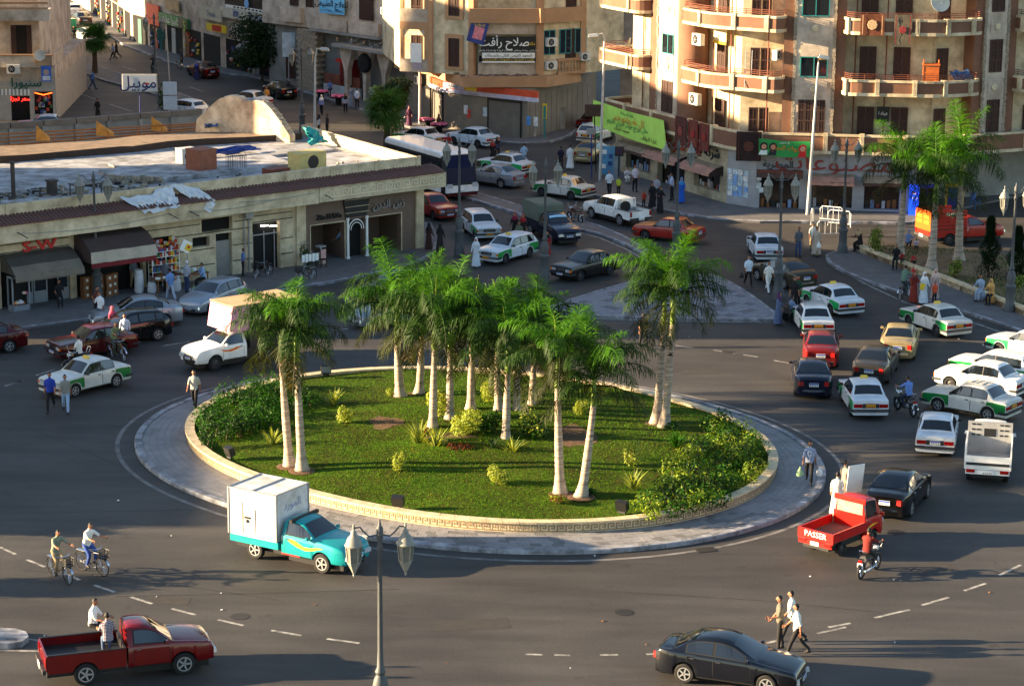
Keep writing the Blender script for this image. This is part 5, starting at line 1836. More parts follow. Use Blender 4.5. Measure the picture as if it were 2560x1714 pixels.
# blocks on the sunny side, beyond the left edge of the view (they shade the square)
def block(label,x0,x1,y0,y1,h):
 t=thing('street_block',label,'building',((x0+x1)/2,(y0+y1)/2,0))
 w,d=x1-x0,y1-y0
 b=MB();b.bb(-w/2,w/2,-d/2,d/2,0,h);b.build('wall',M_CREAM,t)
 b=MB();b.bb(-w/2-0.3,w/2+0.3,-d/2-0.3,d/2+0.3,h,h+0.5);b.build('cornice',M_CREAM2,t)
 for fl in range(int(h/3.6)):
  for k in range(int(d/4)):
   b=MB();b.bb(w/2,w/2+0.06,-d/2+1.4+4*k,-d/2+2.6+4*k,fl*3.6+1.0,fl*3.6+2.9);b.build('shutter',M_SHUT,t)
block('tall block left of the shop building, beyond the frame',-62,-40,114.0,136,20)
block('mid-height block beyond the left edge behind the shops',-66,-46,148,184,19)
block('low block west of the roundabout, beyond the frame',-92,-72,83,109,13.5)
ac_unit('cream air conditioner hanging left of the tan pharmacy corner',h3.W(0.75,-0.3,7.3),h3.rz,1.1)
ac_unit('cream air conditioner below the doctor sign, right side',h3.W(0.75,-0.3,5.5),h3.rz,1.1)
ac_unit('grey air conditioner on the shaded side of the tan building',h3.W(h3.L-0.2,-0.3,6.0),h3.rz,1.0)
ac_unit('white air conditioner under the arched balcony of the tan building',g1.W(2.2,-0.5,3.3),g1.rz,1.1)
ac_unit('dusty air conditioner above the wrecked canopy, upper one',k2.W(10.2,-0.4,9.4),k2.rz,1.1)
ac_unit('dusty air conditioner above the wrecked canopy, lower one',k2.W(10.2,-0.4,7.9),k2.rz,1.1)
ac_unit('white window cooler under the satellite dish of the left shop',d1.W(LD-3.1,-1.2,4.3),0,1.2)
block('row of houses on the near side of the far street',-76,-53,200,243,20)
# trees and plants
def leaf_mat(name,rgb,var=0.4,trans=0.28,scale=2.0,rough=0.55):
 if name in MATS:
  return MATS[name]
 m=mat(name,rgb,rough,var=var,scale=scale,spec=0.15)
 nt=m.node_tree
 p=nt.nodes['Principled BSDF']
 out=nt.nodes['Material Output']
 tr=nt.nodes.new('ShaderNodeBsdfTranslucent')
 tr.inputs[0].default_value=(lin(min(255,rgb[0]*1.25)),lin(min(255,rgb[1]*1.2)),lin(rgb[2]*0.6),1)
 mx=nt.nodes.new('ShaderNodeMixShader')
 mx.inputs[0].default_value=trans
 nt.links.new(p.outputs[0],mx.inputs[1])
 nt.links.new(tr.outputs[0],mx.inputs[2])
 nt.links.new(mx.outputs[0],out.inputs[0])
 return m
LF_NEW=leaf_mat('frond_young',(60,106,12))
LF_MID=leaf_mat('frond_green',(34,62,12))
LF_OLD=leaf_mat('frond_old',(44,52,18))
LF_DRY=leaf_mat('frond_dry',(112,86,48))
LF_YEL=leaf_mat('leaf_yellow_green',(150,160,70))
LF_HEDGE=leaf_mat('leaf_hedge',(42,84,14))
LF_HEDGE2=leaf_mat('leaf_hedge_light',(120,140,44))
LF_DARK=leaf_mat('leaf_dark',(30,52,24),trans=0.2)
LF_RED=leaf_mat('leaf_red',(110,50,36))
LF_FLAX=leaf_mat('leaf_flax',(120,134,70))
M_TRUNK=mat('palm_trunk',(176,162,146),0.85,var=0.4,scale=1.6,bump=0.6,bscale=6,dirt=(112,92,76),stretch=(0.5,0.5,7))
M_SHAFT=mat('palm_crownshaft',(112,140,48),0.5,var=0.25,scale=2)
M_BARK=mat('bark',(84,62,46),0.9,var=0.3,scale=4,bump=0.5)
def frond_mesh(name,L,e0,c,m,nl=46,seed=0,hang=0.55,wid=0.023,ll=0.66):
 r2=random.Random(seed)
 b=MB()
 pts=[Vector((0,0,0))]
 N=14
 dirs=[]
 for i in range(N):
  e=e0-c*((i+0.5)/N)**1.25
  d=Vector((math.cos(e),0,math.sin(e)))
  dirs.append(d)
  pts.append(pts[-1]+d*(L/N))
 b.tube(pts,[0.035*(1-0.85*i/N)+0.004 for i in range(N+1)],4,0)
 for k in range(nl):
  t=0.14+0.86*k/nl
  i=min(N-1,int(t*N))
  p=pts[i].lerp(pts[i+1],t*N-i)
  d=dirs[i]
  up=Vector((-d.z,0,d.x))
  ln=ll*(0.45+0.75*math.sin(PI*min(1,0.15+t*0.8)))*(0.8 if t>0.85 else 1.0)
  for s in(-1,1):
   a=r2.uniform(-0.7,0.85)
   side=Vector((0,s,0))*math.cos(a)+up*math.sin(a)
   v=(d*r2.uniform(0.3,0.85)+side*0.85).normalized()
   p1=p+v*ln*0.5-Vector((0,0,hang*ln*0.14))
   p2=p1+(v*(1-hang*0.5)-Vector((0,0,hang))).normalized()*ln*0.55
   w=(v.cross(up)if abs(v.dot(up))<0.9 else v.cross(d)).normalized()*wid*r2.uniform(0.8,1.2)
   j=len(b.v)
   b.v+=[tuple(p-w*0.35),tuple(p+w*0.35),tuple(p1+w*0.6),tuple(p1-w*0.6),tuple(p2)]
   b.f+=[(j,j+1,j+2,j+3),(j+3,j+2,j+4)]
   b.m+=[0,0]
 return b.mesh(name,m,recalc=False)
FR={'up':[frond_mesh('frond',2.9,RD(88),RD(50),LF_NEW,62,1,0.45),frond_mesh('frond',2.7,RD(80),RD(74),LF_NEW,62,2,0.6)],'mid':[frond_mesh('frond',3.1,RD(78),RD(128),LF_MID,70,3,0.9),frond_mesh('frond',3.0,RD(70),RD(118),LF_MID,70,4,1.0),frond_mesh('frond',3.1,RD(74),RD(108),LF_NEW,70,5,0.85)],'low':[frond_mesh('frond',2.9,RD(54),RD(124),LF_MID,66,6,1.1),frond_mesh('frond',2.8,RD(40),RD(110),LF_OLD,64,7,1.1),frond_mesh('frond',2.8,RD(46),RD(92),LF_MID,66,10,1.15)],'old':[frond_mesh('frond',2.4,RD(8),RD(84),LF_OLD,56,8,0.9),frond_mesh('frond',2.3,RD(-12),RD(64),LF_OLD,52,9,0.8)],'dry':[frond_mesh('frond',1.8,RD(-40),RD(40),LF_DRY,40,11,0.6)]}
def fobj(name,me,parent,loc,rot,sc):
 o=bpy.data.objects.new(name,me)
 link(o,parent)
 o.location,o.rotation_euler,o.scale=loc,rot,(sc,sc,sc)
 return o
def royal_palm(label,bx,by,ty,tx,base_z=0.45,seed=0,cs=1.0,shaft=1.0,fat=1.0,group='royal palms on the roundabout lawn',dry=0):
 r2=random.Random(seed*7+3)
 g=G(bx,by,base_z)
 d=ray(tx,ty)
 top=HC+d.z*(g.y/d.y)
 offx=d.x*(g.y/d.y)-g.x
 t=thing('royal_palm',label,'palm tree',(g.x,g.y,base_z-0.1),0,group)
 H=top-base_z+0.1
 b=MB()
 n=40
 pts,rs=[],[]
 for i in range(n+1):
  f=i/n
  pts.append((offx*f**0.8 if f>0 else 0,0,H*f))
  rs.append(fat*((0.165+0.19*max(0,1-f*4.2)**1.7+0.03*math.sin(PI*min(1,f*1.3))-0.045*f)*(1+(0.03 if i%2 else-0.02))))
 b.tube(pts,rs,12,0)
 b.build('trunk',M_TRUNK,t,smooth=1.2)
 b=MB()
 b.tube([(offx,0,H-0.02),(offx,0,H+shaft*0.5),(offx,0,H+shaft)],[0.14*fat,0.12*fat,0.06],10)
 b.build('crownshaft',M_SHAFT,t,smooth=1)
 b=MB()
 c=Vector((offx,0,H+shaft*0.95))
 sp=Vector((r2.uniform(-0.15,0.15),r2.uniform(-0.1,0.1),1))
 b.tube([c,c+sp*0.9*cs,c+sp*1.75*cs],[0.035,0.02,0.004],5)
 b.build('spear_leaf',LF_YEL,t)
 seq=[('up',3),('mid',7 if 3<=seed<=13 else 6),('low',7 if 3<=seed<=13 else 6),('old',3),('dry',dry)]
 a=r2.uniform(0,6)
 for kind,n in seq:
  for k in range(n):
   a+=2*PI/n+r2.uniform(-0.35,0.35)
   me=r2.choice(FR[kind])
   zz_={'up':0.98,'mid':0.9,'low':0.8,'old':0.62,'dry':0.5}[kind]
   fobj('frond',me,t,(offx,0,H+shaft*zz_),(r2.uniform(-0.12,0.12),r2.uniform(-0.12,0.12),a),cs*r2.uniform(0.86,1.08))
  a+=0.5
 b=MB()
 b.lathe([(0.62*fat,0.06),(0.5*fat,0.09),(0.3,0.1)],14)
 b.build('soil_ring',M_SOIL,t)
 return t
PL=[('left of the two leaning-apart palms at the left of the lawn',726,1163,902,704),('right of the two close palms at the left of the lawn',756,1174,902,742),('tall palm at the back of the lawn, left of the leaning one',1001,990,850,993),('back palm leaning right out of a shared root',1047,983,838,1056),('palm rising from the flax clump at the centre bed',1081,1075,872,1086),('slim palm just right of the flax clump palm',1124,1052,874,1126),('slim palm behind the round yellow shrub',1176,1026,858,1180),('palm behind the dark shrub, left of the white-based one',1247,1030,880,1243),('white-based palm standing in the centre bed',1264,1103,930,1269),('slim palm directly right of the white-based palm',1291,1030,928,1293),('palm at the back right of the centre cluster',1329,1016,905,1335),('front palm of the pair near the lower wall, left one',1401,1231,968,1394),('front palm of the pair near the lower wall, leaning right',1452,1239,1012,1484),('left palm of the tall pair at the right lawn edge',1639,1057,812,1660),('right palm of the tall pair at the right lawn edge',1660,1066,808,1682)]
for i,(l,bx,by,ty,tx)in enumerate(PL):
 royal_palm(l,bx,by,ty,tx,0.5,i+1,cs=[1.0,1.0,1.2,1.05,1.15,1.05,1.1,1.15,1.05,1.1,1.12,0.98,1.06,1.08,1.05][i],shaft=1.4 if i in(2,13,14)else 1.2,fat=1.1 if i==2 else 0.92,dry=1 if i in(0,3,10)else 0)
for i,(l,bx,by,ty,tx)in enumerate([('left palm of three in the right plaza garden',2247,638,472,2260),('middle palm of three in the right plaza, with white base',2328,671,506,2339),('right palm of three in the right plaza garden',2397,650,462,2402)]):
 royal_palm(l,bx,by,ty,tx,0.4,30+i,cs=1.25,shaft=1.3,fat=1.25,group='royal palms in the plaza garden')
def fan_palm(label,bx,by,cy,r,seed):
 r2=random.Random(seed)
 g=G(bx,by)
 d=ray(bx,cy)
 H=HC+d.z*(g.y/d.y)
 t=thing('fan_palm',label,'palm tree',g)
 b=MB()
 b.tube([(0,0,0),(0.05,0,H*0.5),(0,0,H)],[0.28,0.22,0.25],9)
 b.build('trunk',M_BARK,t,smooth=1)
 q=MB()
 for k in range(26):
  a=RD(-115+230*k/25)
  d1_=Vector((math.cos(a),math.sin(a),0))
  w=Vector((-d1_.y,d1_.x,0))*0.03
  p0_=Vector((0.5,0,0))
  L=r2.uniform(0.7,0.95)
  p1_,p2_=p0_+d1_*L*0.6+Vector((0,0,r2.uniform(-0.06,0.04))),p0_+d1_*L-Vector((0,0,r2.uniform(0.1,0.3)))
  q.add([p0_,p1_+w,p1_-w,p2_],[(0,1,2),(1,3,2)])
 q.tube([(0,0,0),(0.5,0,0)],0.015,4)
 fm=q.mesh('fan_leaf',leaf_mat('fan_green',(70,104,46)),recalc=False)
 for k in range(40):
  a=r2.uniform(0,2*PI)
  e=RD(r2.uniform(-75,60))
  fobj('fan_leaf',fm,t,(0,0,H+0.1),(r2.uniform(-0.3,0.3),e,a),r*r2.uniform(0.65,0.95))
 return t
fan_palm('shaggy fan palm standing in the street beside the bus',966,367,278,1.9,3)
fan_palm('dark fan palm on the far street median',237,186,100,1.7,4)
def leaf_cloud(b,c,r,n,size,seed,mats=1,flat=1.0,shell=0.75):
 r2=random.Random(seed)
 for k in range(n):
  v=Vector((r2.gauss(0,1),r2.gauss(0,1),r2.gauss(0,1))).normalized()
  rr=(shell+(1-shell)*r2.random())if r2.random()<0.8 else r2.random()
  bump=1+0.16*math.sin(5*v.x+seed)*math.sin(5*v.y+2*seed)+0.12*math.sin(9*v.z+seed)
  p=Vector((c[0]+v.x*r[0]*rr*bump,c[1]+v.y*r[1]*rr*bump,c[2]+v.z*r[2]*rr*bump))
  nn_=(v+Vector((r2.uniform(-0.8,0.8),r2.uniform(-0.8,0.8),r2.uniform(-0.3,1.0)))).normalized()
  a=nn_.cross(Vector((r2.uniform(-1,1),r2.uniform(-1,1),r2.uniform(-1,1)))).normalized()
  e=nn_.cross(a)
  s=size*r2.uniform(0.6,1.3)
  j=len(b.v)
  b.v+=[tuple(p-a*s),tuple(p+e*s*0.5),tuple(p+a*s),tuple(p-e*s*0.5)]
  b.f.append((j,j+1,j+2,j+3))
  b.m.append(r2.randrange(mats)if mats>1 else 0)
def shrub(label,px,py,w,h,mats,n=900,size=0.05,z=0.48,name='shrub',group=None,stems=4,seed=1):
 g=G(px,py,z)
 t=thing(name,label,'shrub',(g.x,g.y,z-0.05),0,group)
 b=MB()
 for k in range(max(1,stems)):
  a=k*2.1
  b.tube([(0.06*math.cos(a),0.06*math.sin(a),0),(0.15*w*math.cos(a),0.15*w*math.sin(a),h*0.6)],[0.025,0.012],5)
 each(b,'stem',M_BARK,t)
 b=MB()
 lob=3+seed%3
 for k in range(lob):
  a=2*PI*k/lob+seed
  leaf_cloud(b,(0.24*w*math.cos(a),0.24*w*math.sin(a),h*(0.36+0.1*((k*7+seed)%4))),(w*0.3,w*0.3,h*0.34),n//lob,size,seed*10+k,len(mats))
 b.build('foliage',mats,t,recalc=False)
 return t
YM=[LF_YEL,LF_YEL,LF_HEDGE2]
shrub('small yellow-green shrub near the left hedge',863,1063,0.75,0.95,YM,900,0.05,seed=1)
shrub('narrow upright yellow shrub at the front left of the lawn',997,1182,0.5,1.0,YM,800,0.045,seed=2)
shrub('tall yellow-green shrub behind the flax clump palm',1096,1050,1.0,1.5,YM,1300,0.055,seed=3)
shrub('large round yellow-green shrub in the centre bed',1165,1098,1.35,1.5,YM,1900,0.055,seed=4)
shrub('yellow shrub between palm trunks at the back of the lawn',1224,1008,0.8,1.2,YM,900,0.055,seed=5)
shrub('small yellow shrub at the back right of the lawn',1451,1040,0.7,0.95,YM,800,0.05,seed=6)
shrub('thin-stemmed yellow shrub by the right hedge',1578,1163,0.75,1.15,YM,900,0.05,seed=7,stems=6)
shrub('low yellow shrub at the front centre of the lawn',1246,1212,0.85,0.9,YM,950,0.05,seed=8)
shrub('dark green shrub left of the white-based palm',1220,1088,1.2,1.2,[LF_DARK,LF_HEDGE],1200,0.06,seed=9)
shrub('dark green shrub right of the white-based palm',1334,1098,1.35,1.35,[LF_DARK,LF_HEDGE,LF_YEL],1500,0.06,seed=10)
shrub('reddish low plant in the centre bed',1150,1128,1.1,0.45,[LF_RED,LF_RED,LF_DARK],700,0.05,seed=11)
shrub('reddish tuft beside the flax clump',1067,1098,0.5,0.6,[LF_RED,LF_FLAX],300,0.05,seed=12)
shrub('small olive tuft at the foot of the front left palm',1394,1254,0.7,0.4,[LF_HEDGE2,LF_RED],420,0.045,seed=13)
shrub('small dark tuft at the foot of the leaning front palm',1474,1236,0.55,0.35,[LF_HEDGE,LF_DARK],300,0.045,seed=14)
shrub('small yellow tuft at the foot of the back left palm',976,990,0.5,0.4,[LF_HEDGE2,LF_YEL],320,0.045,seed=15)
shrub('low dark plant at the foot of the tall right pair',1675,1072,0.8,0.4,[LF_DARK,LF_HEDGE],400,0.045,seed=16)
shrub('leafy sapling at the tip of the plaza garden',2189,634,0.9,1.9,[LF_HEDGE,LF_HEDGE2],900,0.06,z=0.4,seed=17)
shrub('pale leafy sapling in front of the plaza conifer',2388,694,0.8,1.4,[LF_YEL,LF_HEDGE],800,0.055,z=0.4,seed=18)
shrub('small bush beside the plaza lamp post',2545,716,0.8,0.7,[LF_HEDGE,LF_YEL],500,0.055,z=0.4,seed=19)
shrub('dark potted bush beside the cafe window',765,672,0.75,1.6,[LF_DARK,LF_HEDGE],700,0.06,z=0.15,seed=20)
shrub('dark bushy plant behind the right lamp post',2540,470,1.8,2.8,[LF_DARK,LF_HEDGE],1200,0.08,z=0.15,seed=21)
shrub('green weed behind the yard wall',405,296,0.7,3.2,[LF_HEDGE,LF_DARK],500,0.07,z=0.0,seed=22)
def flax(label,px,py,r,n=44,seed=1,m=None):
 r2=random.Random(seed)
 g=G(px,py,0.48)
 t=thing('flax_clump',label,'plant',(g.x,g.y,0.42),0,'spiky flax clumps on the lawn')
 for half in range(n//4):
  b=MB()
  for k in range(4):
   a=r2.uniform(0,2*PI)
   e=RD(r2.uniform(30,82))
   L=r*r2.uniform(0.7,1.15)
   d=Vector((math.cos(a),math.sin(a),0))
   w=Vector((-d.y,d.x,0))*0.032
   p1=d*(L*0.5*math.cos(e))+Vector((0,0,L*0.55*math.sin(e)))
   p2=d*(L*math.cos(e)*1.05)+Vector((0,0,L*math.sin(e)*0.85))
   b.add([-w*0.7,w*0.7,p1+w,p1-w,p2],[(0,1,2,3),(3,2,4)])
  b.build('blade',m or[LF_FLAX,LF_YEL][half%2],t,recalc=False)
flax('flax clump at the back of the left lawn',835,1012,0.95,44,1)
flax('flax clump beside the left palm pair',683,1112,0.9,44,2)
flax('large flax clump at the left of the centre bed',1047,1112,1.3,56,3)
flax('flax clump in front of the centre palm',1090,1122,1.2,52,4)
flax('dark flax clump left of the white palm base',1233,1128,0.8,36,5,LF_DARK)
flax('dark flax clump right of the white palm base',1282,1134,0.9,40,6)
flax('grey-green flax clump near the tall right pair',1690,1118,0.95,44,7,LF_HEDGE)
flax('striped flax clump by the right hedge',1583,1220,1.0,52,8)
def inpoly(x,y,P):
 c=False
 j=len(P)-1
 for i in range(len(P)):
  if(P[i][1]>y)!=(P[j][1]>y)and x<(P[j][0]-P[i][0])*(y-P[i][1])/(P[j][1]-P[i][1])+P[i][0]:
   c=not c
  j=i
 return c
def hedge(label,pts,h,n,seed,mats):
 r2=random.Random(seed)
 P=[G(x,y+10,0.5).xy for x,y in pts]
 cx,cy=sum(p.x for p in P)/len(P),sum(p.y for p in P)/len(P)
 t=thing('hedge',label,'hedge',(cx,cy,0.4))
 x0,x1,y0,y1=min(p.x for p in P),max(p.x for p in P),min(p.y for p in P),max(p.y for p in P)
 cl=[]
 while len(cl)<70:
  x,y=r2.uniform(x0,x1),r2.uniform(y0,y1)
  if inpoly(x,y,P):
   cl.append((x-cx,y-cy,r2.uniform(0.35,0.6),h*r2.uniform(0.7,1.1),r2.randrange(3)))
 for part in range(7):
  b=MB()
  s=MB()
  for(x,y,r,hh,q)in cl[part::7]:
   leaf_cloud(b,(x,y,hh*0.5),(r,r,hh*0.58),n//70,0.062,r2.randrange(9999),1)
   for f in range(len(b.m)-n//70,len(b.m)):
    b.m[f]=q if r2.random()<0.75 else r2.randrange(3)
   s.tube([(x,y,0),(x+0.1,y,hh*0.6)],[0.03,0.01],4)
  o=b.build('foliage',mats,t,recalc=False)
  each(s,'stem',M_BARK,o)
HM=[LF_HEDGE,LF_HEDGE2,LF_DARK]
hedge('dark green hedge along the left wall of the lawn',[(500,1040),(560,985),(640,962),(720,950),(765,985),(778,1010),(720,1052),(690,1070),(620,1078),(560,1105),(530,1118),(508,1090)],1.0,13000,5,[LF_HEDGE,LF_DARK,LF_HEDGE])
hedge('yellow-tipped green hedge along the right wall of the lawn',[(1765,1052),(1800,1040),(1860,1066),(1898,1105),(1900,1160),(1880,1205),(1835,1235),(1760,1262),(1680,1278),(1600,1284),(1575,1272),(1600,1250),(1650,1222),(1665,1185),(1710,1150),(1748,1105)],0.8,15000,6,HM)
def conifer(label,px,py,w,h,seed):
 g=G(px,py,0.4)
 t=thing('conifer',label,'conifer',(g.x,g.y,0.35))
 b=MB()
 b.tube([(0,0,0),(0,0,h*0.5)],[0.08,0.03],6)
 b.build('trunk',M_BARK,t)
 r2=random.Random(seed)
 b=MB()
 for k in range(3200):
  f=r2.random()**0.75
  rr=w/2*(1-f)**0.7*(0.7+0.3*math.sin(f*14+seed))*r2.uniform(0.75,1.1)+0.05
  a=r2.uniform(0,2*PI)
  p=Vector((rr*math.cos(a),rr*math.sin(a),0.08+f*h*0.96))
  d=Vector((math.cos(a)*0.7,math.sin(a)*0.7,0.9))
  e=Vector((-math.sin(a),math.cos(a),0))*0.03
  s=r2.uniform(0.1,0.2)
  j=len(b.v)
  b.v+=[tuple(p-e),tuple(p+e),tuple(p+d*s)]
  b.f.append((j,j+1,j+2))
  b.m.append(0)
 b.build('foliage',leaf_mat('conifer_green',(22,40,22),trans=0.1),t,recalc=False)
conifer('dark cone-shaped conifer in the plaza garden, left one',2470,694,1.75,3.5,1)
conifer('dark conifer right of the plaza lamp post',2540,702,1.6,3.1,2)
def tree(label,px,py,cyp,r,seed,n=11000,size=0.15):
 g=G(px,py)
 d=ray(px,cyp)
 H=HC+d.z*(g.y/d.y)
 t=thing('street_tree',label,'tree',g)
 b=MB()
 b.tube([(0,0,0),(0.1,0,H*0.4),(0,0,H*0.8)],[0.2,0.15,0.08],8)
 for k in range(6):
  a=k*1.05
  b.tube([(0.05,0,H*0.45),(r*0.5*math.cos(a),r*0.5*math.sin(a),H+0.2)],[0.09,0.02],5)
 b.build('trunk',M_BARK,t)
 b=MB()
 r2=random.Random(seed)
 for k in range(16):
  a=r2.uniform(0,2*PI)
  q=r*0.62*math.sqrt(r2.random())
  leaf_cloud(b,(q*math.cos(a),q*math.sin(a),H+r2.uniform(-0.45,0.5)*r),(r*0.42,r*0.42,r*0.36),n//16,size,seed+k,2)
 b.build('crown',[LF_DARK,leaf_mat('leaf_dark2',(26,44,22),trans=0.2)],t,recalc=False)
tree('big dark street tree in front of the pale panels',655,205,108,3.5,4)
tree('dark street tree behind the flower sellers',985,325,238,1.9,9,7000,0.12)
gp=[(2145,634),(2190,654),(2240,672),(2350,712),(2450,752),(2560,795),(2680,840),(2760,740),(2600,660),(2400,640),(2250,628)]
GP=[G(x,y)for x,y in gp]
b=MB()
b.prism([p.xy for p in GP],0.1,0.4)
garden=b.build('plaza_garden',mat('plaza_soil',(116,92,64),0.95,var=0.35,scale=0.9,bump=0.5,bscale=8))
tag(garden,kind='structure')
pw=thing('plaza_wall','low sandstone seat wall edging the plaza garden','wall',(0,0,0))
for i in range(6):
 A1,B1=GP[i],GP[i+1]
 n=max(1,int((B1-A1).length/0.7))
 d=(B1-A1).normalized()
 nn_=Vector((-d.y,d.x,0))*0.3
 for k in range(n):
  p,q=A1.lerp(B1,k/n+0.004),A1.lerp(B1,(k+1)/n-0.004)
  b=MB()
  b.prism([p.xy,q.xy,(q+nn_).xy,(p+nn_).xy],0.12,0.55)
  b.build('wall_stone',M_SAND,pw)
b=MB()
xs=[p.x for p in GP]
ys=[p.y for p in GP]
PG=[(p.x,p.y)for p in GP]
cnt=0
soilc=[G(2400,665),G(2420,690),G(2360,672)]
while cnt<9000:
 x,y=rnd.uniform(min(xs),max(xs)),rnd.uniform(min(ys),max(ys))
 if not inpoly(x,y,PG):
  cnt+=0.2
  continue
 cnt+=1
 if any((Vector((x,y,0))-s).length<2.0 for s in soilc)and rnd.random()<0.85:
  continue
 a=rnd.uniform(0,PI)
 w=0.022
 j=len(b.v)
 b.v+=[(x-math.cos(a)*w,y-math.sin(a)*w,0.4),(x+math.cos(a)*w,y+math.sin(a)*w,0.4),(x+rnd.uniform(-0.05,0.05),y+rnd.uniform(-0.05,0.05),0.4+rnd.uniform(0.05,0.12))]
 b.f.append((j,j+1,j+2))
 b.m.append(rnd.randrange(2))
tag(b.build('grass',[M_GR[0],M_GR[0]],recalc=False),'patchy shaded grass of the plaza garden','grass',kind='stuff')
for i,(x,y,s_)in enumerate(((-27,77.5,0.8),(-33,71.5,1.0),(-25,84,0.6))):
 o=copy_tree(bpy.data.objects['street_tree.001'])
 o.location,o.scale,o.rotation_euler=(x,y,0),(s_,s_,s_),(0,0,i*2.0)
 o['label']='street tree west of the roundabout, %s of three'%['middle','nearest','farthest'][i]
# vehicles
def paint(name,rgb,rough=0.28,metal=0.0):
 return mat('paint_'+name,rgb,rough,metal=metal,var=0.13,scale=2.2,coat=0.3)
PW,PG_=paint('white',(236,236,232)),paint('green',(18,150,66))
M_HEAD=mat('headlamp',(206,212,216),0.12,metal=0.4,var=0.1)
M_TAIL=mat('tail_lamp',(150,14,12),0.2,var=0.1)
M_AMB=mat('amber_lamp',(216,110,20),0.2,var=0)
M_PLB,M_PLO=mat('plate_blue',(36,76,170),0.5,var=0),mat('plate_orange',(214,140,24),0.5,var=0)
M_DGREY=mat('dark_trim',(40,40,42),0.6,var=0.1)
M_RIM=mat('wheel_rim',(178,180,182),0.35,metal=0.6,var=0.1)
M_RIMD=mat('steel_rim',(58,58,60),0.5,metal=0.4,var=0.15)
M_SEAM=mat('panel_gap',(20,20,20),0.9,var=0)
def lerp_tab(T,x,smooth=False):
 "T: (x, z) pairs in falling x"
 if x>=T[0][0]:
  return T[0][1]
 for i in range(len(T)-1):
  (x0,z0),(x1,z1)=T[i],T[i+1]
  if x>=x1:
   t=(x0-x)/(x0-x1)
   if smooth:
    m0=(z1-T[i-1][1])/(x1-T[i-1][0])if i>0 else(z1-z0)/(x1-x0)
    m1=(T[i+2][1]-z0)/(T[i+2][0]-x0)if i+2<len(T)else(z1-z0)/(x1-x0)
    h=x1-x0
    return z0*(2*t**3-3*t*t+1)+h*m0*(t**3-2*t*t+t)+z1*(-2*t**3+3*t*t)+h*m1*(t**3-t*t)
   return z0+(z1-z0)*t
 return T[-1][1]
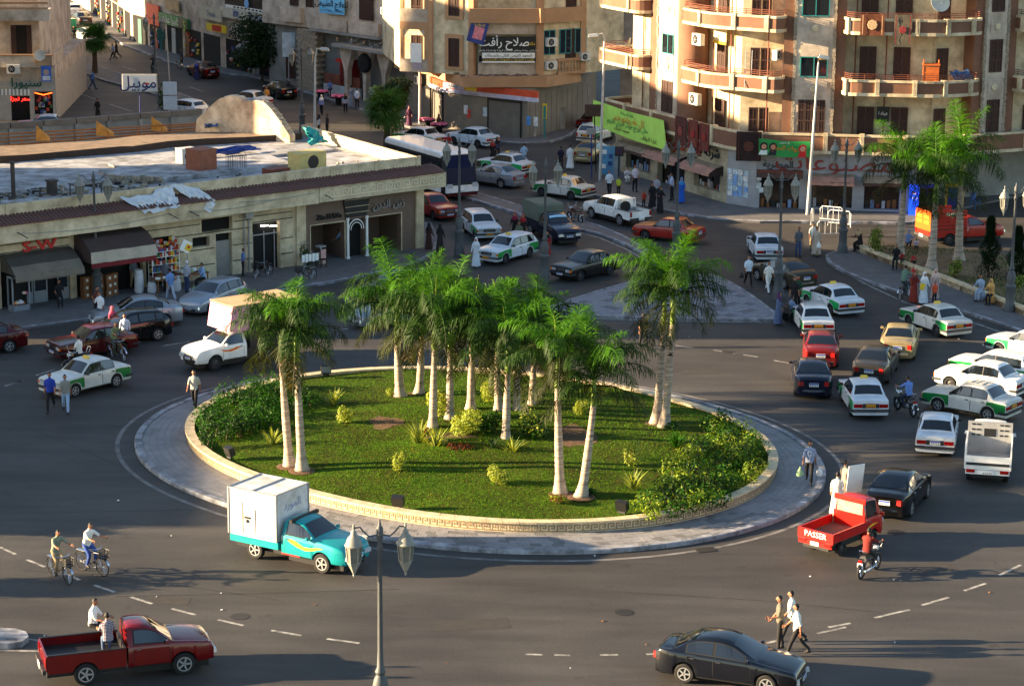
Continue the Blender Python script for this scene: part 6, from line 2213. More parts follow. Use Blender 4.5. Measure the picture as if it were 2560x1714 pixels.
SP={'lada':dict(L=4.1,W=1.62,fa=1.24,ra=-1.18,wr=0.30,sill=0.24,smooth=False,nose=0.03,nx=1.9,tumb=0.13,top=[(2.05,.79),(1.98,.84),(1.4,.895),(.80,.925),(.25,1.36),(.10,1.40),(-.4,1.425),(-.85,1.40),(-.98,1.36),(-1.40,.955),(-1.95,.915),(-2.05,.87)],deck=[(2.05,.78),(1.98,.83),(1.4,.885),(.8,.905),(-1.4,.925),(-1.95,.90),(-2.05,.86)],ws=(.74,.27),rw=(-1.02,-1.36),win=[(.62,-.30),(-.38,-1.08)],doors=[(.72,-.33),(-.35,-1.12)]),'ladaw':dict(L=4.1,W=1.62,fa=1.24,ra=-1.18,wr=0.30,sill=0.24,smooth=False,nose=0.03,nx=1.9,tumb=0.13,top=[(2.05,.79),(1.98,.84),(1.4,.895),(.80,.925),(.25,1.36),(.10,1.40),(-.4,1.425),(-1.55,1.41),(-1.68,1.37),(-1.98,.95),(-2.05,.88)],deck=[(2.05,.78),(1.98,.83),(1.4,.885),(.8,.905),(-1.9,.93),(-2.05,.87)],ws=(.74,.27),rw=(-1.70,-1.95),win=[(.62,-.30),(-.38,-1.05),(-1.12,-1.66)],doors=[(.72,-.33),(-.35,-1.08)]),'sedan':dict(L=4.5,W=1.74,fa=1.33,ra=-1.28,wr=0.32,sill=0.24,smooth=True,nose=0.2,nx=1.55,tumb=0.19,top=[(2.25,.60),(2.16,.72),(1.8,.84),(1.1,.955),(.95,.985),(.30,1.33),(-.05,1.44),(-.45,1.465),(-.9,1.42),(-1.2,1.32),(-1.68,1.075),(-1.8,1.05),(-2.1,1.02),(-2.25,.93)],deck=[(2.25,.58),(2.16,.70),(1.8,.81),(1.1,.91),(.9,.93),(-1.7,1.0),(-2.1,.98),(-2.25,.90)],ws=(.90,.20),rw=(-1.02,-1.62),win=[(.62,-.32),(-.40,-1.22)],doors=[(.80,-.36),(-.38,-1.2)]),'hatch':dict(L=4.2,W=1.76,fa=1.32,ra=-1.30,wr=0.32,sill=0.24,smooth=True,nose=0.2,nx=1.45,tumb=0.19,top=[(2.1,.60),(2.0,.74),(1.65,.86),(1.05,.97),(.9,1.0),(.28,1.36),(-.05,1.46),(-.5,1.49),(-1.2,1.46),(-1.6,1.40),(-1.95,1.06),(-2.05,.98),(-2.1,.85)],deck=[(2.1,.58),(2.0,.72),(1.65,.83),(1.05,.93),(-1.6,1.04),(-2.0,1.0),(-2.1,.84)],ws=(.84,.18),rw=(-1.66,-1.92),win=[(.60,-.30),(-.38,-1.2),(-1.26,-1.62)],doors=[(.78,-.34),(-.36,-1.15)]),'cab':dict(L=2.7,W=1.72,fa=1.45,ra=-9,wr=0.36,sill=0.42,smooth=True,nose=0.14,nx=1.9,tumb=0.17,top=[(2.4,.82),(2.32,.96),(2.0,1.05),(1.25,1.13),(1.12,1.15),(.55,1.55),(.3,1.64),(0.,1.66),(-.2,1.64),(-.28,1.60)],deck=[(2.4,.80),(2.32,.94),(2.0,1.03),(1.25,1.10),(-.28,1.13)],ws=(1.06,.52),rw=None,win=[(.90,-.08)],doors=[(1.02,-.12)],ends=(2.4,-.28)),'dcab':dict(L=3.4,W=1.68,fa=1.5,ra=-9,wr=0.36,sill=0.42,smooth=True,nose=0.1,nx=2.0,tumb=0.16,top=[(2.45,.84),(2.38,.96),(2.0,1.03),(1.35,1.09),(1.22,1.11),(.72,1.53),(.5,1.62),(0.,1.65),(-.8,1.63),(-.92,1.58)],deck=[(2.45,.82),(2.38,.94),(2.0,1.01),(1.35,1.06),(-.92,1.1)],ws=(1.16,.70),rw=None,win=[(1.0,.12),(.04,-.74)],doors=[(1.12,.09),(.07,-.8)],ends=(2.45,-.92)),'mini':dict(L=1.15,W=1.42,fa=1.02,ra=-9,wr=0.27,sill=0.34,smooth=True,nose=0.06,nx=1.4,tumb=0.1,top=[(1.62,.95),(1.58,1.02),(1.32,1.62),(1.15,1.72),(.8,1.76),(.52,1.74),(.46,1.70)],deck=[(1.62,.92),(1.58,1.0),(1.3,1.04),(.46,1.05)],ws=(1.56,1.34),rw=None,win=[(1.22,.62)],doors=[(1.36,.56)],ends=(1.62,.46)),}
class Loft:
 def __init__(s,sp):
  s.sp=sp
  s.x1,s.x0=sp.get('ends',(sp['L']/2,-sp['L']/2))
 def zb(s,x):
  sp=s.sp
  z=sp['sill']
  for a in(sp['fa'],sp['ra']):
   R=sp['wr']+0.055
   if abs(x-a)<R:
    z=max(z,sp['wr']+math.sqrt(max(0,R*R-(x-a)**2)))
  return z
 def hw(s,x):
  sp=s.sp
  w=sp['W']/2
  e=abs(x-(s.x0+s.x1)/2)-(sp['nx']-abs(s.x0+s.x1)/2)
  if x<0 and s.x0>-1.6:
   return w
  ax=abs(x)
  if ax>sp['nx']:
   t=(ax-sp['nx'])/max(0.01,max(s.x1,-s.x0)-sp['nx'])
   w*=1-sp['nose']*min(1.0,t)**2
  return w
 def sec(s,x):
  sp=s.sp
  w=s.hw(x)
  zt=lerp_tab(sp['deck'],x,sp['smooth'])
  h=max(0.004,lerp_tab(sp['top'],x,sp['smooth'])-zt)
  zb=s.zb(x)
  zb=min(zb,zt-0.12)
  g0=w*0.955-0.02
  gw=g0-sp['tumb']*min(1.0,h/0.42)
  zm=max(zb+0.03,0.58 if sp['W']<1.65 else 0.62)
  zm=min(zm,zt-0.06)
  return[(w*0.94,zb),(w*0.99,min(zb+0.07,zm-0.01)),(w,zm),(w*0.985,zt-0.05),(w*0.955,zt),(g0,zt+0.008),(gw,zt+h*0.88),(gw-0.06,zt+h*0.985),(gw*0.5,zt+h+0.02),(0.0,zt+h+0.028)]
 def stations(s):
  sp=s.sp
  xs=set([s.x0,s.x1])
  n=34
  for k in range(n+1):
   xs.add(s.x0+(s.x1-s.x0)*k/n)
  for a in(sp['fa'],sp['ra']):
   R=sp['wr']+0.055
   for f in(-1.003,-0.997,-0.92,-0.7,-0.38,0,0.38,0.7,0.92,0.997,1.003):
    x=a+R*f
    if s.x0<x<s.x1:
     xs.add(x)
  for t in sp['top']:
   if s.x0<t[0]<s.x1:
    xs.add(t[0])
  return sorted(xs)
 def body(s,b,m=0):
  S=s.stations()
  rows=[]
  for x in S:
   p=s.sec(x)
   rows.append([(x,y,z)for(y,z)in p]+[(x,-y,z)for(y,z)in reversed(p[:-1])])
  n=len(rows[0])
  V=[v for r in rows for v in r]
  Fc=[]
  for i in range(len(S)-1):
   for k in range(n-1):
    Fc.append((i*n+k,i*n+k+1,(i+1)*n+k+1,(i+1)*n+k))
  Fc.append(tuple(range(n)))
  Fc.append(tuple(range(len(V)-n,len(V)))[::-1])
  b.add(V,Fc,m)
 def side_y(s,x,z):
  p=s.sec(x)
  for i in range(4):
   if z<=p[i+1][1]or i==3:
    t=(z-p[i][1])/max(1e-6,p[i+1][1]-p[i][1])
    t=max(0,min(1,t))
    return p[i][0]+(p[i+1][0]-p[i][0])*t
  return p[4][0]
 def side_patch(s,b,xa,xb,za,zb_,sd,off,m=0,n=8,follow=True):
  "panel on the body side; za, zb_ heights or functions of x"
  V=[]
  for k in range(n+1):
   x=xa+(xb-xa)*k/n
   lo=max(za(x)if callable(za)else za,s.zb(x)+0.005)
   hi=zb_(x)if callable(zb_)else zb_
   hi=max(hi,lo+0.01)
   for j in range(5):
    z=lo+(hi-lo)*j/4
    V.append((x,sd*(s.side_y(x,z)+off),z))
  b.add(V,[(k*5+j,k*5+j+1,(k+1)*5+j+1,(k+1)*5+j)for k in range(n)for j in range(4)],m)
 def glass_side(s,b,xa,xb,sd,off=0.008,lo=0.10,hi=0.93,m=0,n=7):
  V=[]
  for k in range(n+1):
   x=xa+(xb-xa)*k/n
   p=s.sec(x)
   for t in(lo,hi):
    V.append((x,sd*(p[5][0]+(p[6][0]-p[5][0])*t+off),p[5][1]+(p[6][1]-p[5][1])*t))
  b.add(V,[(2*k,2*k+1,2*k+3,2*k+2)for k in range(n)],m)
 def glass_cross(s,b,xa,xb,f=0.94,off=0.01,m=0,n=5):
  "windscreen or rear window between stations xa, xb"
  V=[]
  sg=1 if xa>0 or s.sp['ra']==-9 else-1
  for k in range(n+1):
   x=xa+(xb-xa)*k/n
   p=s.sec(x)
   for j in range(9):
    u=(j/4-1)*f
    y=u*p[7][0]
    au=abs(u)
    z=p[9][1]+(p[8][1]-p[9][1])*min(1,au/0.5)if au<0.5 else p[8][1]+(p[7][1]-p[8][1])*(au-0.5)/0.5
    V.append((x+sg*off*0.7,y,z+off))
  b.add(V,[(k*9+j,k*9+j+1,(k+1)*9+j+1,(k+1)*9+j)for k in range(n)for j in range(8)],m)
 def top_patch(s,b,xa,xb,f=0.97,off=0.006,m=0,n=10):
  V=[]
  for k in range(n+1):
   x=xa+(xb-xa)*k/n
   p=s.sec(x)
   pts=[(-p[5][0]*f,p[5][1]),(-p[7][0]*f,p[7][1]),(-p[8][0],p[8][1]),(0,p[9][1]),(p[8][0],p[8][1]),(p[7][0]*f,p[7][1]),(p[5][0]*f,p[5][1])]
   V+=[(x,y,z+off)for(y,z)in pts]
  b.add(V,[(k*7+j,k*7+j+1,(k+1)*7+j+1,(k+1)*7+j)for k in range(n)for j in range(6)],m)
WHEELS={}
def wheel_meshes(r,style):
 key=(round(r,3),style)
 if key in WHEELS:
  return WHEELS[key]
 w=0.19
 b=MB()
 b.lathe([(r*0.62,-w/2),(r*0.9,-w/2),(r,-w*0.33),(r,w*0.33),(r*0.9,w/2),(r*0.62,w/2),(r*0.6,0.02),(r*0.6,-0.02),(r*0.62,-w/2)],22,axis='y',cap=False)
 ty=b.mesh('tyre',M_RUBBER,smooth=0.6)
 b=MB()
 rm=M_RIM if style!='steel' else M_RIMD
 b.lathe([(0.01,-w/2+0.03),(r*0.2,-w/2+0.02),(r*0.3,-w/2+0.04),(r*0.56,-w/2+0.045),(r*0.64,-w/2-0.004),(r*0.64,-w/2+0.03)],20,0 if style!='alloy' else 1,axis='y',cap=False)
 if style=='alloy':
  for k in range(5):
   a=k*PI/2.5
   b.box((math.cos(a)*r*0.34,-w/2+0.012,math.sin(a)*r*0.34),(r*0.6,0.03,r*0.15),0,ry=-a)
  b.lathe([(r*0.56,-w/2-0.006),(r*0.66,-w/2-0.006),(r*0.66,-w/2+0.02)],20,0,axis='y',cap=False)
 rim=b.mesh('rim',[rm,M_BLACK],smooth=0.6)
 WHEELS[key]=(ty,rim)
 return WHEELS[key]
def add_wheels(root,fa,ra,hw,r,style,steer=0.0):
 ty,rim=wheel_meshes(r,style)
 for x in(fa,ra):
  for sd in(-1,1):
   o=bpy.data.objects.new('wheel',ty)
   link(o,root)
   o.location=(x,sd*(hw-0.115),r)
   o.rotation_euler=(0,0,(0 if sd<0 else PI)+(steer if x==fa else 0))
   q=bpy.data.objects.new('rim',rim)
   link(q,o)
def small(root,name,m,c,d,**k):
 b=MB()
 b.box(c,d,**k)
 return b.build(name,m,root)
def plate(root,x,z,sgn,col,y=0.0,w=0.42,h=0.17):
 b=MB()
 b.box((x,y,z),(0.02,w,h),0)
 b.box((x+sgn*0.003,y,z+h*0.28),(0.02,w*0.96,h*0.36),1)
 for k in range(5):
  b.box((x+sgn*0.012,y-w*0.34+w*0.17*k,z-h*0.18),(0.006,w*0.07,h*0.36),2)
 return b.build('number_plate',[M_WHITE if col!='o' else M_PLO,M_PLB if col=='b' else M_PLO if col=='o' else M_WHITE,M_INK],root)
def car(label,cat,kind,loc,rz,pt,taxi=False,group=None,wheels='steel',pl='b',sign=False,sw=None,name=None,boxy=None,bumper=None,fender=None):
 sp=SP[kind]
 lf=Loft(sp)
 t=thing(name or('taxi' if taxi else 'car'),label,cat,loc,rz,group)
 hw=sp['W']/2
 lada=kind in('lada','ladaw')
 b=MB()
 lf.body(b)
 b.build('body',pt,t,smooth=0.55 if lada else 0.7)
 b=MB()
 b.bb(lf.x0+0.15,lf.x1-0.15,-hw+0.24,hw-0.24,0.17,0.62)
 b.build('underbody',M_BLACK,t)
 dz=(lambda x:lerp_tab(sp['deck'],x,sp['smooth'])-0.012)
 for sd in(-1,1):
  for(xa,xb)in sp['doors']:
   b=MB()
   lf.side_patch(b,xa+0.012,xb-0.012,sp['sill']+0.06,dz,sd,0.003,1)
   lf.side_patch(b,xa-0.006,xb+0.006,sp['sill']+0.075,dz,sd,0.0065,0)
   d=b.build('door',[pt,M_SEAM],t,recalc=False,smooth=0.7)
   x=xb+0.16
   z=dz(x)-0.1
   q=MB()
   q.box((x,sd*(lf.side_y(x,z)+0.02),z),(0.15,0.03,0.035))
   q.build('handle',M_BLACK if lada else(M_CHROME if not taxi else M_BLACK),d)
  for(xa,xb)in sp['win']:
   b=MB()
   lf.glass_side(b,xa+0.035,xb-0.035,sd,0.004,0.03,0.985)
   b.build('window_trim',M_SEAM,t,recalc=False)
   b=MB()
   lf.glass_side(b,xa,xb,sd)
   b.build('side_window',M_GLASS,t,recalc=False)
  if fender:
   b=MB()
   fz=(lambda x:lerp_tab(sp['deck'],x,sp['smooth'])-0.06)
   lf.side_patch(b,lf.x1-0.02,sp['doors'][0][0]+0.005,sp['sill']+0.02,fz,sd,0.005,0,20)
   b.build('front_fender',fender,t,recalc=False,smooth=0.7)
   b=MB()
   lf.side_patch(b,sp['doors'][-1][1]-0.0,lf.x0+0.02,sp['sill']+0.02,fz,sd,0.005,0,20)
   b.build('rear_fender',fender,t,recalc=False,smooth=0.7)
  xm=sp['ws'][0]-0.16
  zz_=lerp_tab(sp['deck'],xm,sp['smooth'])+0.08
  b=MB()
  b.box((xm,sd*(hw+0.07),zz_),(0.09,0.17,0.11),top=0.8)
  b.box((xm,sd*(hw-0.01),zz_-0.04),(0.04,0.1,0.03))
  b.build('mirror',M_BLACK if lada else pt,t)
  b=MB()
  lf.side_patch(b,sp['fa']-sp['wr']-0.08,max(sp['ra']+sp['wr']+0.08,lf.x0+0.02),sp['sill']+0.005,sp['sill']+0.05,sd,0.004)
  b.build('sill',M_DGREY,t,recalc=False)
 b=MB()
 lf.glass_cross(b,sp['ws'][0],sp['ws'][1])
 b.build('windscreen',M_GLASS,t,recalc=False,smooth=1)
 if sp['rw']:
  b=MB()
  lf.glass_cross(b,sp['rw'][0],sp['rw'][1])
  b.build('rear_window',M_GLASS,t,recalc=False,smooth=1)
 b=MB()
 lf.top_patch(b,lf.x1-0.12,sp['ws'][0]+0.1,0.955,0.004)
 b.build('bonnet',pt,t,recalc=False,smooth=1)
 if kind in('lada','sedan'):
  b=MB()
  lf.top_patch(b,sp['rw'][1]-0.08,lf.x0+0.06,0.955,0.004)
  b.build('boot_lid',pt,t,recalc=False,smooth=1)
 f,r=lf.x1,lf.x0
 hf,hr=lf.hw(f),lf.hw(r)
 if lada:
  b=MB();b.bb(f-0.02,f+0.015,-hf+0.12,hf-0.12,0.56,0.75)
  g_=b.build('grille',M_BLACK,t)
  b=MB();b.bb(f+0.01,f+0.03,-0.28,0.28,0.57,0.77);b.build('badge_surround',M_CHROME,g_)
  for sd in(-1,1):
   b=MB();b.bb(f-0.01,f+0.03,sd*0.52-0.15,sd*0.52+0.15,0.57,0.73);b.build('headlight',M_HEAD,t)
   b=MB();b.bb(f-0.03,f+0.025,sd*0.74-0.05,sd*0.74+0.05,0.58,0.72);b.build('indicator',M_AMB,t)
   if kind=='lada':
    b=MB();b.bb(r-0.025,r+0.02,sd*0.56-0.19,sd*0.56+0.19,0.58,0.74);b.build('tail_light',M_TAIL,t)
   else:
    b=MB();b.bb(r-0.025,r+0.05,sd*0.7-0.06,sd*0.7+0.06,0.55,0.85);b.build('tail_light',M_TAIL,t)
  for(x,s)in((f,1),(r,-1)):
   b=MB()
   b.box((x+s*0.05,0,0.455),(0.09,1.62,0.11))
   for sd in(-1,1):
    b.box((x-s*0.14,sd*0.825,0.455),(0.36,0.05,0.1))
   b.box((x+s*0.098,0,0.465),(0.012,1.55,0.035),1)
   b.build('bumper',[bumper or M_DGREY,M_CHROME],t)
  b=MB();b.bb(r-0.012,r,-0.36,0.36,0.56,0.76);b.build('plate_recess',M_DGREY,t)
  plate(t,r-0.025,0.66,-1,pl)
  plate(t,f+0.105,0.44,1,pl,w=0.44,h=0.12)
 else:
  ck=kind in('cab','dcab','mini')
  zf=lerp_tab(sp['deck'],f,True)
  for sd in(-1,1):
   b=MB()
   b.box((f-(0.07 if not ck else 0.02),sd*(hf-0.17),zf-0.12),(0.2,0.34,0.15),rz=-sd*(0.45 if not ck else 0.12),top=0.85)
   b.build('headlight',M_HEAD,t)
   if not ck:
    zr=lerp_tab(sp['deck'],r,True)
    b=MB()
    b.box((r+0.06,sd*(hr-0.12),zr-0.13),(0.22,0.26,0.2),rz=sd*0.45,top=0.9)
    b.build('tail_light',M_TAIL,t)
  b=MB()
  b.bb(f-0.05,f+0.012,-hf*0.5,hf*0.5,zf-0.2,zf-0.06)
  g_=b.build('grille',M_BLACK,t)
  b=MB();b.bb(f,f+0.02,-hf*0.48,hf*0.48,zf-0.12,zf-0.09);b.build('grille_bar',M_CHROME,g_)
  bm=bumper or pt
  for(x,s,hh)in((f,1,hf),)+(()if ck else((r,-1,hr),)):
   b=MB()
   n=10
   V=[]
   for k in range(n+1):
    u=k/n*2-1
    ex=x+s*(0.05-0.16*u*u)
    for(dx,z)in((0.0,sp['sill']+0.26),(s*0.03,sp['sill']+0.2),(s*0.03,sp['sill']+0.05),(-s*0.03,sp['sill']-0.04)):
     V.append((ex+dx,u*(hh+0.03),z))
   b.add(V,[(k*4+j,k*4+j+1,(k+1)*4+j+1,(k+1)*4+j)for k in range(n)for j in range(3)])
   b.build('bumper',bm,t,smooth=0.9,recalc=False)
  b=MB();b.bb(f+0.0,f+0.07,-hf*0.55,hf*0.55,sp['sill']+0.03,sp['sill']+0.12);b.build('air_intake',M_BLACK,t)
  plate(t,f+0.085,sp['sill']+0.19,1,pl,w=0.4,h=0.12)
  if not ck:
   plate(t,r-0.03,0.72,-1,pl)
 add_wheels(t,sp['fa'],sp['ra']if sp['ra']>-5 else(boxy or-1.55),hw,sp['wr'],wheels)
 if TX[0]in(5,9,13)and taxi:
  b=MB()
  for y in(-0.5,0.5):
   b.tube([(-0.75,y,1.5),(0.1,y,1.5)],0.02,5)
  for x in(-0.75,-0.45,-0.15,0.1):
   b.tube([(x,-0.55,1.43),(x,-0.5,1.5),(x,0.5,1.5),(x,0.55,1.43)],0.018,5)
  b.build('roof_rack',M_STEEL,t)
 if sign:
  b=MB()
  b.box((-0.1,0,1.5),(0.14,0.34,0.12),top=0.85)
  b.build('taxi_sign',mat('taxi_yellow',(226,190,70),0.4,var=0),t)
 return t
def place(front,rear,side,W,fa,ra):
 "car pose from the ground contacts of the two wheels on one side (side +1 = its left)"
 a,c=G(*front),G(*rear)
 d=(a-c)
 rz=math.atan2(d.y,d.x)
 left=Vector((-math.sin(rz),math.cos(rz),0))
 mid=(a+c)/2-left*side*(W/2-0.1)
 fwd=Vector((math.cos(rz),math.sin(rz),0))
 return mid-fwd*((fa+ra)/2),rz
def place_rear(lp,rp,ra):
 "pose from the two rear wheel contacts, left and right"
 a,c=G(*lp),G(*rp)
 d=(a-c)
 left=math.atan2(d.y,d.x)
 rz=left-PI/2
 fwd=Vector((math.cos(rz),math.sin(rz),0))
 return(a+c)/2-fwd*ra,rz
def C_(label,kind,pose,pt,**k):
 sp=SP[kind]
 if pose[0]=='s':
  loc,rz=place(pose[1],pose[2],pose[3],sp['W'],sp['fa'],sp['ra'])
 elif pose[0]=='r':
  loc,rz=place_rear(pose[1],pose[2],sp['ra'])
 else:
  loc,rz=G(*pose[1]),RD(pose[2])
 if k.get('taxi'):
  TX[0]+=1
  if pt is PW:
   pt=WHS[TX[0]%3]
  k.setdefault('fender',GRS[TX[0]*2%3])
  k.setdefault('pl','o')
  k.setdefault('group','white and green taxis')
  return car(label,'taxi',kind,(loc.x,loc.y,0),rz,pt,**k)
 return car(label,'car',kind,(loc.x,loc.y,0),rz,pt,**k)
TX=[0]
WHS=[PW,paint('white_dusty',(206,204,196)),paint('white_cool',(214,220,226))]
GRS=[PG_,paint('green_light',(24,168,84)),paint('green_dark',(10,116,52))]
MAR,BLK=paint('maroon',(74,10,12),0.2),paint('black',(9,9,11),0.15)
SIL,NAV=paint('silver',(150,158,168),0.3,0.5),paint('navy',(14,20,42),0.18)
RED,OLV=paint('red',(150,24,16)),paint('olive',(66,60,46),0.3,0.3)
GLD,GRY=paint('gold',(170,152,112),0.3,0.4),paint('grey',(58,58,56),0.3,0.4)
DBL=paint('slate',(14,17,25),0.14)
LB=paint('white_b',(206,214,222))
C_('white and green taxi behind two walking men at the left','lada',('s',(187,992),(289,967),1),PW,taxi=True,sign=True,wheels='alloy')
C_('maroon boxy sedan beside the cyclist in green','lada',('s',(185,902),(308,884),1),MAR)
C_('black hatchback between the maroon sedan and the silver cars','hatch',('s',(272,866),(393,851),1),BLK,wheels='alloy')
C_('silver sedan parked at the kerb by the lamp post','sedan',('s',(280,824),(412,816),1),SIL,wheels='alloy')
C_('silver hatchback parked before the grey service door','hatch',('s',(522,788),(605,762),1),SIL,wheels='alloy')
C_('dark maroon sedan cut by the left edge','sedan',('s',(-110,897),(25,881),1),MAR,wheels='alloy')
C_('pale silver sedan peeking out behind the left palm trunks','sedan',('c',(985,808),212),SIL)
C_('dark hatchback hidden behind the back palm crowns','hatch',('c',(985,742),210),BLK)
C_('bright red boxy sedan coming round the shop corner','lada',('c',(1085,540),-59),RED)
C_('taxi estate facing the camera near the red sedan','ladaw',('s',(1190,601),(1158,578),-1),PW,taxi=True)
C_('taxi half hidden behind the palm crowns, bonnet towards camera','ladaw',('c',(1268,648),-125),LB,taxi=True,sign=True)
C_('black boxy sedan right of the palm cluster','lada',('c',(1465,690),-135),paint('brownblack',(18,13,11)))
C_('taxi facing away beside the ornate lamps in the street','lada',('c',(1408,492),143),PW,taxi=True,sign=True)
C_('silver sedan beside the bus seen from behind','sedan',('c',(1236,462),140),SIL,wheels='alloy')
C_('taxi just beyond the silver sedan by the bus','lada',('c',(1265,432),141),PW,taxi=True,sign=True)
C_('taxi in the far street by the pink flower trays','lada',('s',(997,361),(1066,370),1),PW,taxi=True)
C_('white boxy sedan behind the far taxi','lada',('s',(1130,361),(1201,371),1),LB)
C_('taxi estate entering the alley with blue rear window sticker','ladaw',('c',(1492,352),62),PW,taxi=True)
C_('dark red sedan deep in the alley','lada',('c',(1492,322),60),MAR)
C_('gold-grey sedan parked at the bus shelter','sedan',('c',(1482,400),68),GLD)
C_('red boxy sedan behind the tall right palm pair','lada',('c',(1672,600),152),RED)
C_('white boxy sedan alone in the right street','lada',('r',(1888,651),(1948,651)),LB)
C_('dark olive sedan behind the lamp post base','sedan',('s',(1890,699),(1966,724),1),OLV,wheels='alloy')
C_('taxi leaving beside the wheelchair tricycle, upper one','lada',('s',(2014,763),(2082,790),1),PW,taxi=True,sign=True)
C_('taxi with damaged gold rear bumper in front of the maroon hatchback','lada',('r',(2004,838),(2074,838)),PW,taxi=True)
C_('maroon sedan with red rear sticker in the right queue','sedan',('r',(2012,912),(2090,915)),paint('maroon2',(104,24,24)))
C_('dark blue sedan at the end of the left queue lane','sedan',('r',(1994,986),(2068,988)),NAV)
C_('dark grey sedan in the right queue behind the gold one','sedan',('r',(2142,950),(2216,956)),GRY)
C_('gold sedan in the middle of the right lane','sedan',('r',(2210,892),(2280,896)),GLD)
C_('taxi passing the women on the plaza pavement','lada',('s',(2274,817),(2341,841),1),PW,taxi=True,sign=True)
C_('taxi cut by the right edge, top of the right cluster','lada',('s',(2492,886),(2610,912),1),PW,taxi=True)
C_('taxi estate at the right edge above the white sedan','ladaw',('s',(2402,944),(2532,968),1),PW,taxi=True)
C_('plain white boxy sedan between two taxis at the right edge','lada',('s',(2364,972),(2508,997),1),PW)
C_('large taxi side-on at the right edge, lowest of the cluster','lada',('s',(2340,1027),(2474,1052),1),PW,taxi=True,wheels='alloy')
C_('white boxy sedan seen from behind in front of the white truck','lada',('r',(2301,1128),(2376,1133)),LB)
C_('black sedan with lit red tail lamps beside the red small truck','sedan',('s',(2316,1243),(2274,1291),-1),BLK,wheels='alloy')
C_('taxi in the queue beside the motorcycle rider in blue','lada',('r',(2128,1038),(2206,1038)),PW,taxi=True,sign=True)
C_('dark slate sedan driving out at the bottom edge','sedan',('s',(1912,1734),(1714,1706),-1),DBL,wheels='alloy')
C_('white hatchback far up the street by the awning','hatch',('c',(220,103),118),PW)
C_('dark red sedan parked along the far street','sedan',('s',(471,188),(506,198),1),MAR)
C_('black sedan turning in the far junction','sedan',('s',(660,238),(697,250),1),BLK)
C_('white sedan hidden behind the ruined wall','lada',('c',(622,268),145),LB)
C_('white car roof showing above the yard wall','hatch',('c',(462,292),140),LB)
C_('white sedan parked below the green shop letters','lada',('c',(110,332),186),LB)
C_('pale blue car at the far end of the street','hatch',('c',(188,40),100),LB)
C_('dark car behind the turquoise pickup far away','sedan',('c',(205,62),110),GRY)
# pickups and trucks
def bed(root,x0,x1,hw,z0,z1,pt,liner,wheel_x,wr,tail=None,floor_z=None):
 fz=floor_z or z0+0.32
 b=MB()
 R=wr+0.07
 for sd in(-1,1):
  pts=[(x0,z0)]
  for k in range(9):
   a=PI-PI*k/8
   pts.append((wheel_x+R*math.cos(a),max(z0,wr+R*math.sin(a))))
  pts+=[(x1,z0),(x1,z1),(x0,z1)]
  q=MB()
  q.slab(pts,sd*hw-(0.06 if sd>0 else 0),sd*hw+(0 if sd>0 else 0.06))
  q.build('bed_side',pt,root)
 q=MB();q.bb(x0,x1,-hw+0.06,hw-0.06,fz-0.05,fz);q.bb(x1-0.06,x1,-hw+0.06,hw-0.06,fz,z1);q.build('bed_floor',liner,root)
 q=MB();q.bb(x0-0.05,x0,-hw+0.01,hw-0.01,z0+0.1,z1-0.01);q.build('tailgate',tail or pt,root)
 q=MB()
 for sd in(-1,1):
  q.bb(x0,x1,sd*(hw-0.03)-0.045,sd*(hw-0.03)+0.045,z1,z1+0.03)
 q.build('bed_rail',liner,root)
 q=MB();q.bb(x0,x1,-hw+0.25,hw-0.25,0.3,fz-0.06);q.build('chassis',M_BLACK,root)
 for sd in(-1,1):
  q=MB();q.bb(x0-0.07,x0-0.0,sd*(hw-0.09)-0.07,sd*(hw-0.09)+0.07,z0+0.2,z0+0.5);q.build('tail_light',M_TAIL,root)
 q=MB();q.bb(x0-0.16,x0-0.05,-hw+0.05,hw-0.05,z0-0.02,z0+0.12);q.build('rear_bumper',M_DGREY,root)
 plate(root,x0-0.17,z0+0.06,-1,'w')
def pose_wheels(front,rear,side,W,fa,ra):
 loc,rz=place(front,rear,side,W,fa,ra)
 return(loc.x,loc.y,0),rz
DMAX=paint('dmax_red',(104,8,10),0.18)
loc,rz=pose_wheels((460,1684),(216,1711),-1,1.72,1.45,-1.6)
t=car('dark red pickup with two passengers in its black bed','pickup','cab',loc,rz,DMAX,wheels='alloy',name='pickup',boxy=-1.6)
bed(t,-2.75,-0.34,0.86,0.5,1.08,DMAX,M_BLACK,-1.6,0.36)
pickup_red=t
loc,rz=pose_wheels((812,1433),(635,1394),-1,1.72,1.45,-1.5)
TEAL=paint('teal',(20,146,150))
t=car('turquoise pickup with large white cargo box and yellow stripe','truck','cab',loc,rz,TEAL,wheels='alloy',name='box_truck',boxy=-1.5)
q=MB();q.bb(-2.55,-0.4,-0.9,0.9,0.55,0.82)
R=0.43
q.build('bed_frame',TEAL,t)
q=MB();q.bb(-2.5,-0.4,-0.6,0.6,0.3,0.54);q.build('chassis',M_BLACK,t)
BOXW=mat('cargo_white',(222,222,222),0.5,var=0.12,scale=1.2,dirt=(186,180,170))
q=MB();q.bb(-2.55,-0.42,-0.95,0.95,0.83,2.55);cb=q.build('cargo_box',BOXW,t)
q=MB()
for x in(-2.55,-0.42):
 for y in(-0.95,0.95):
  q.bb(x-0.03,x+0.03,y-0.03,y+0.03,0.84,2.58)
for y in(-0.95,0.95):
 q.bb(-2.5,-0.46,y-0.03,y+0.03,2.53,2.58)
for x in(-2.55,-0.42,-1.5):
 q.bb(x-0.03,x+0.03,-0.92,0.92,2.552,2.582)
q.build('edge_trim',M_STEEL,cb)
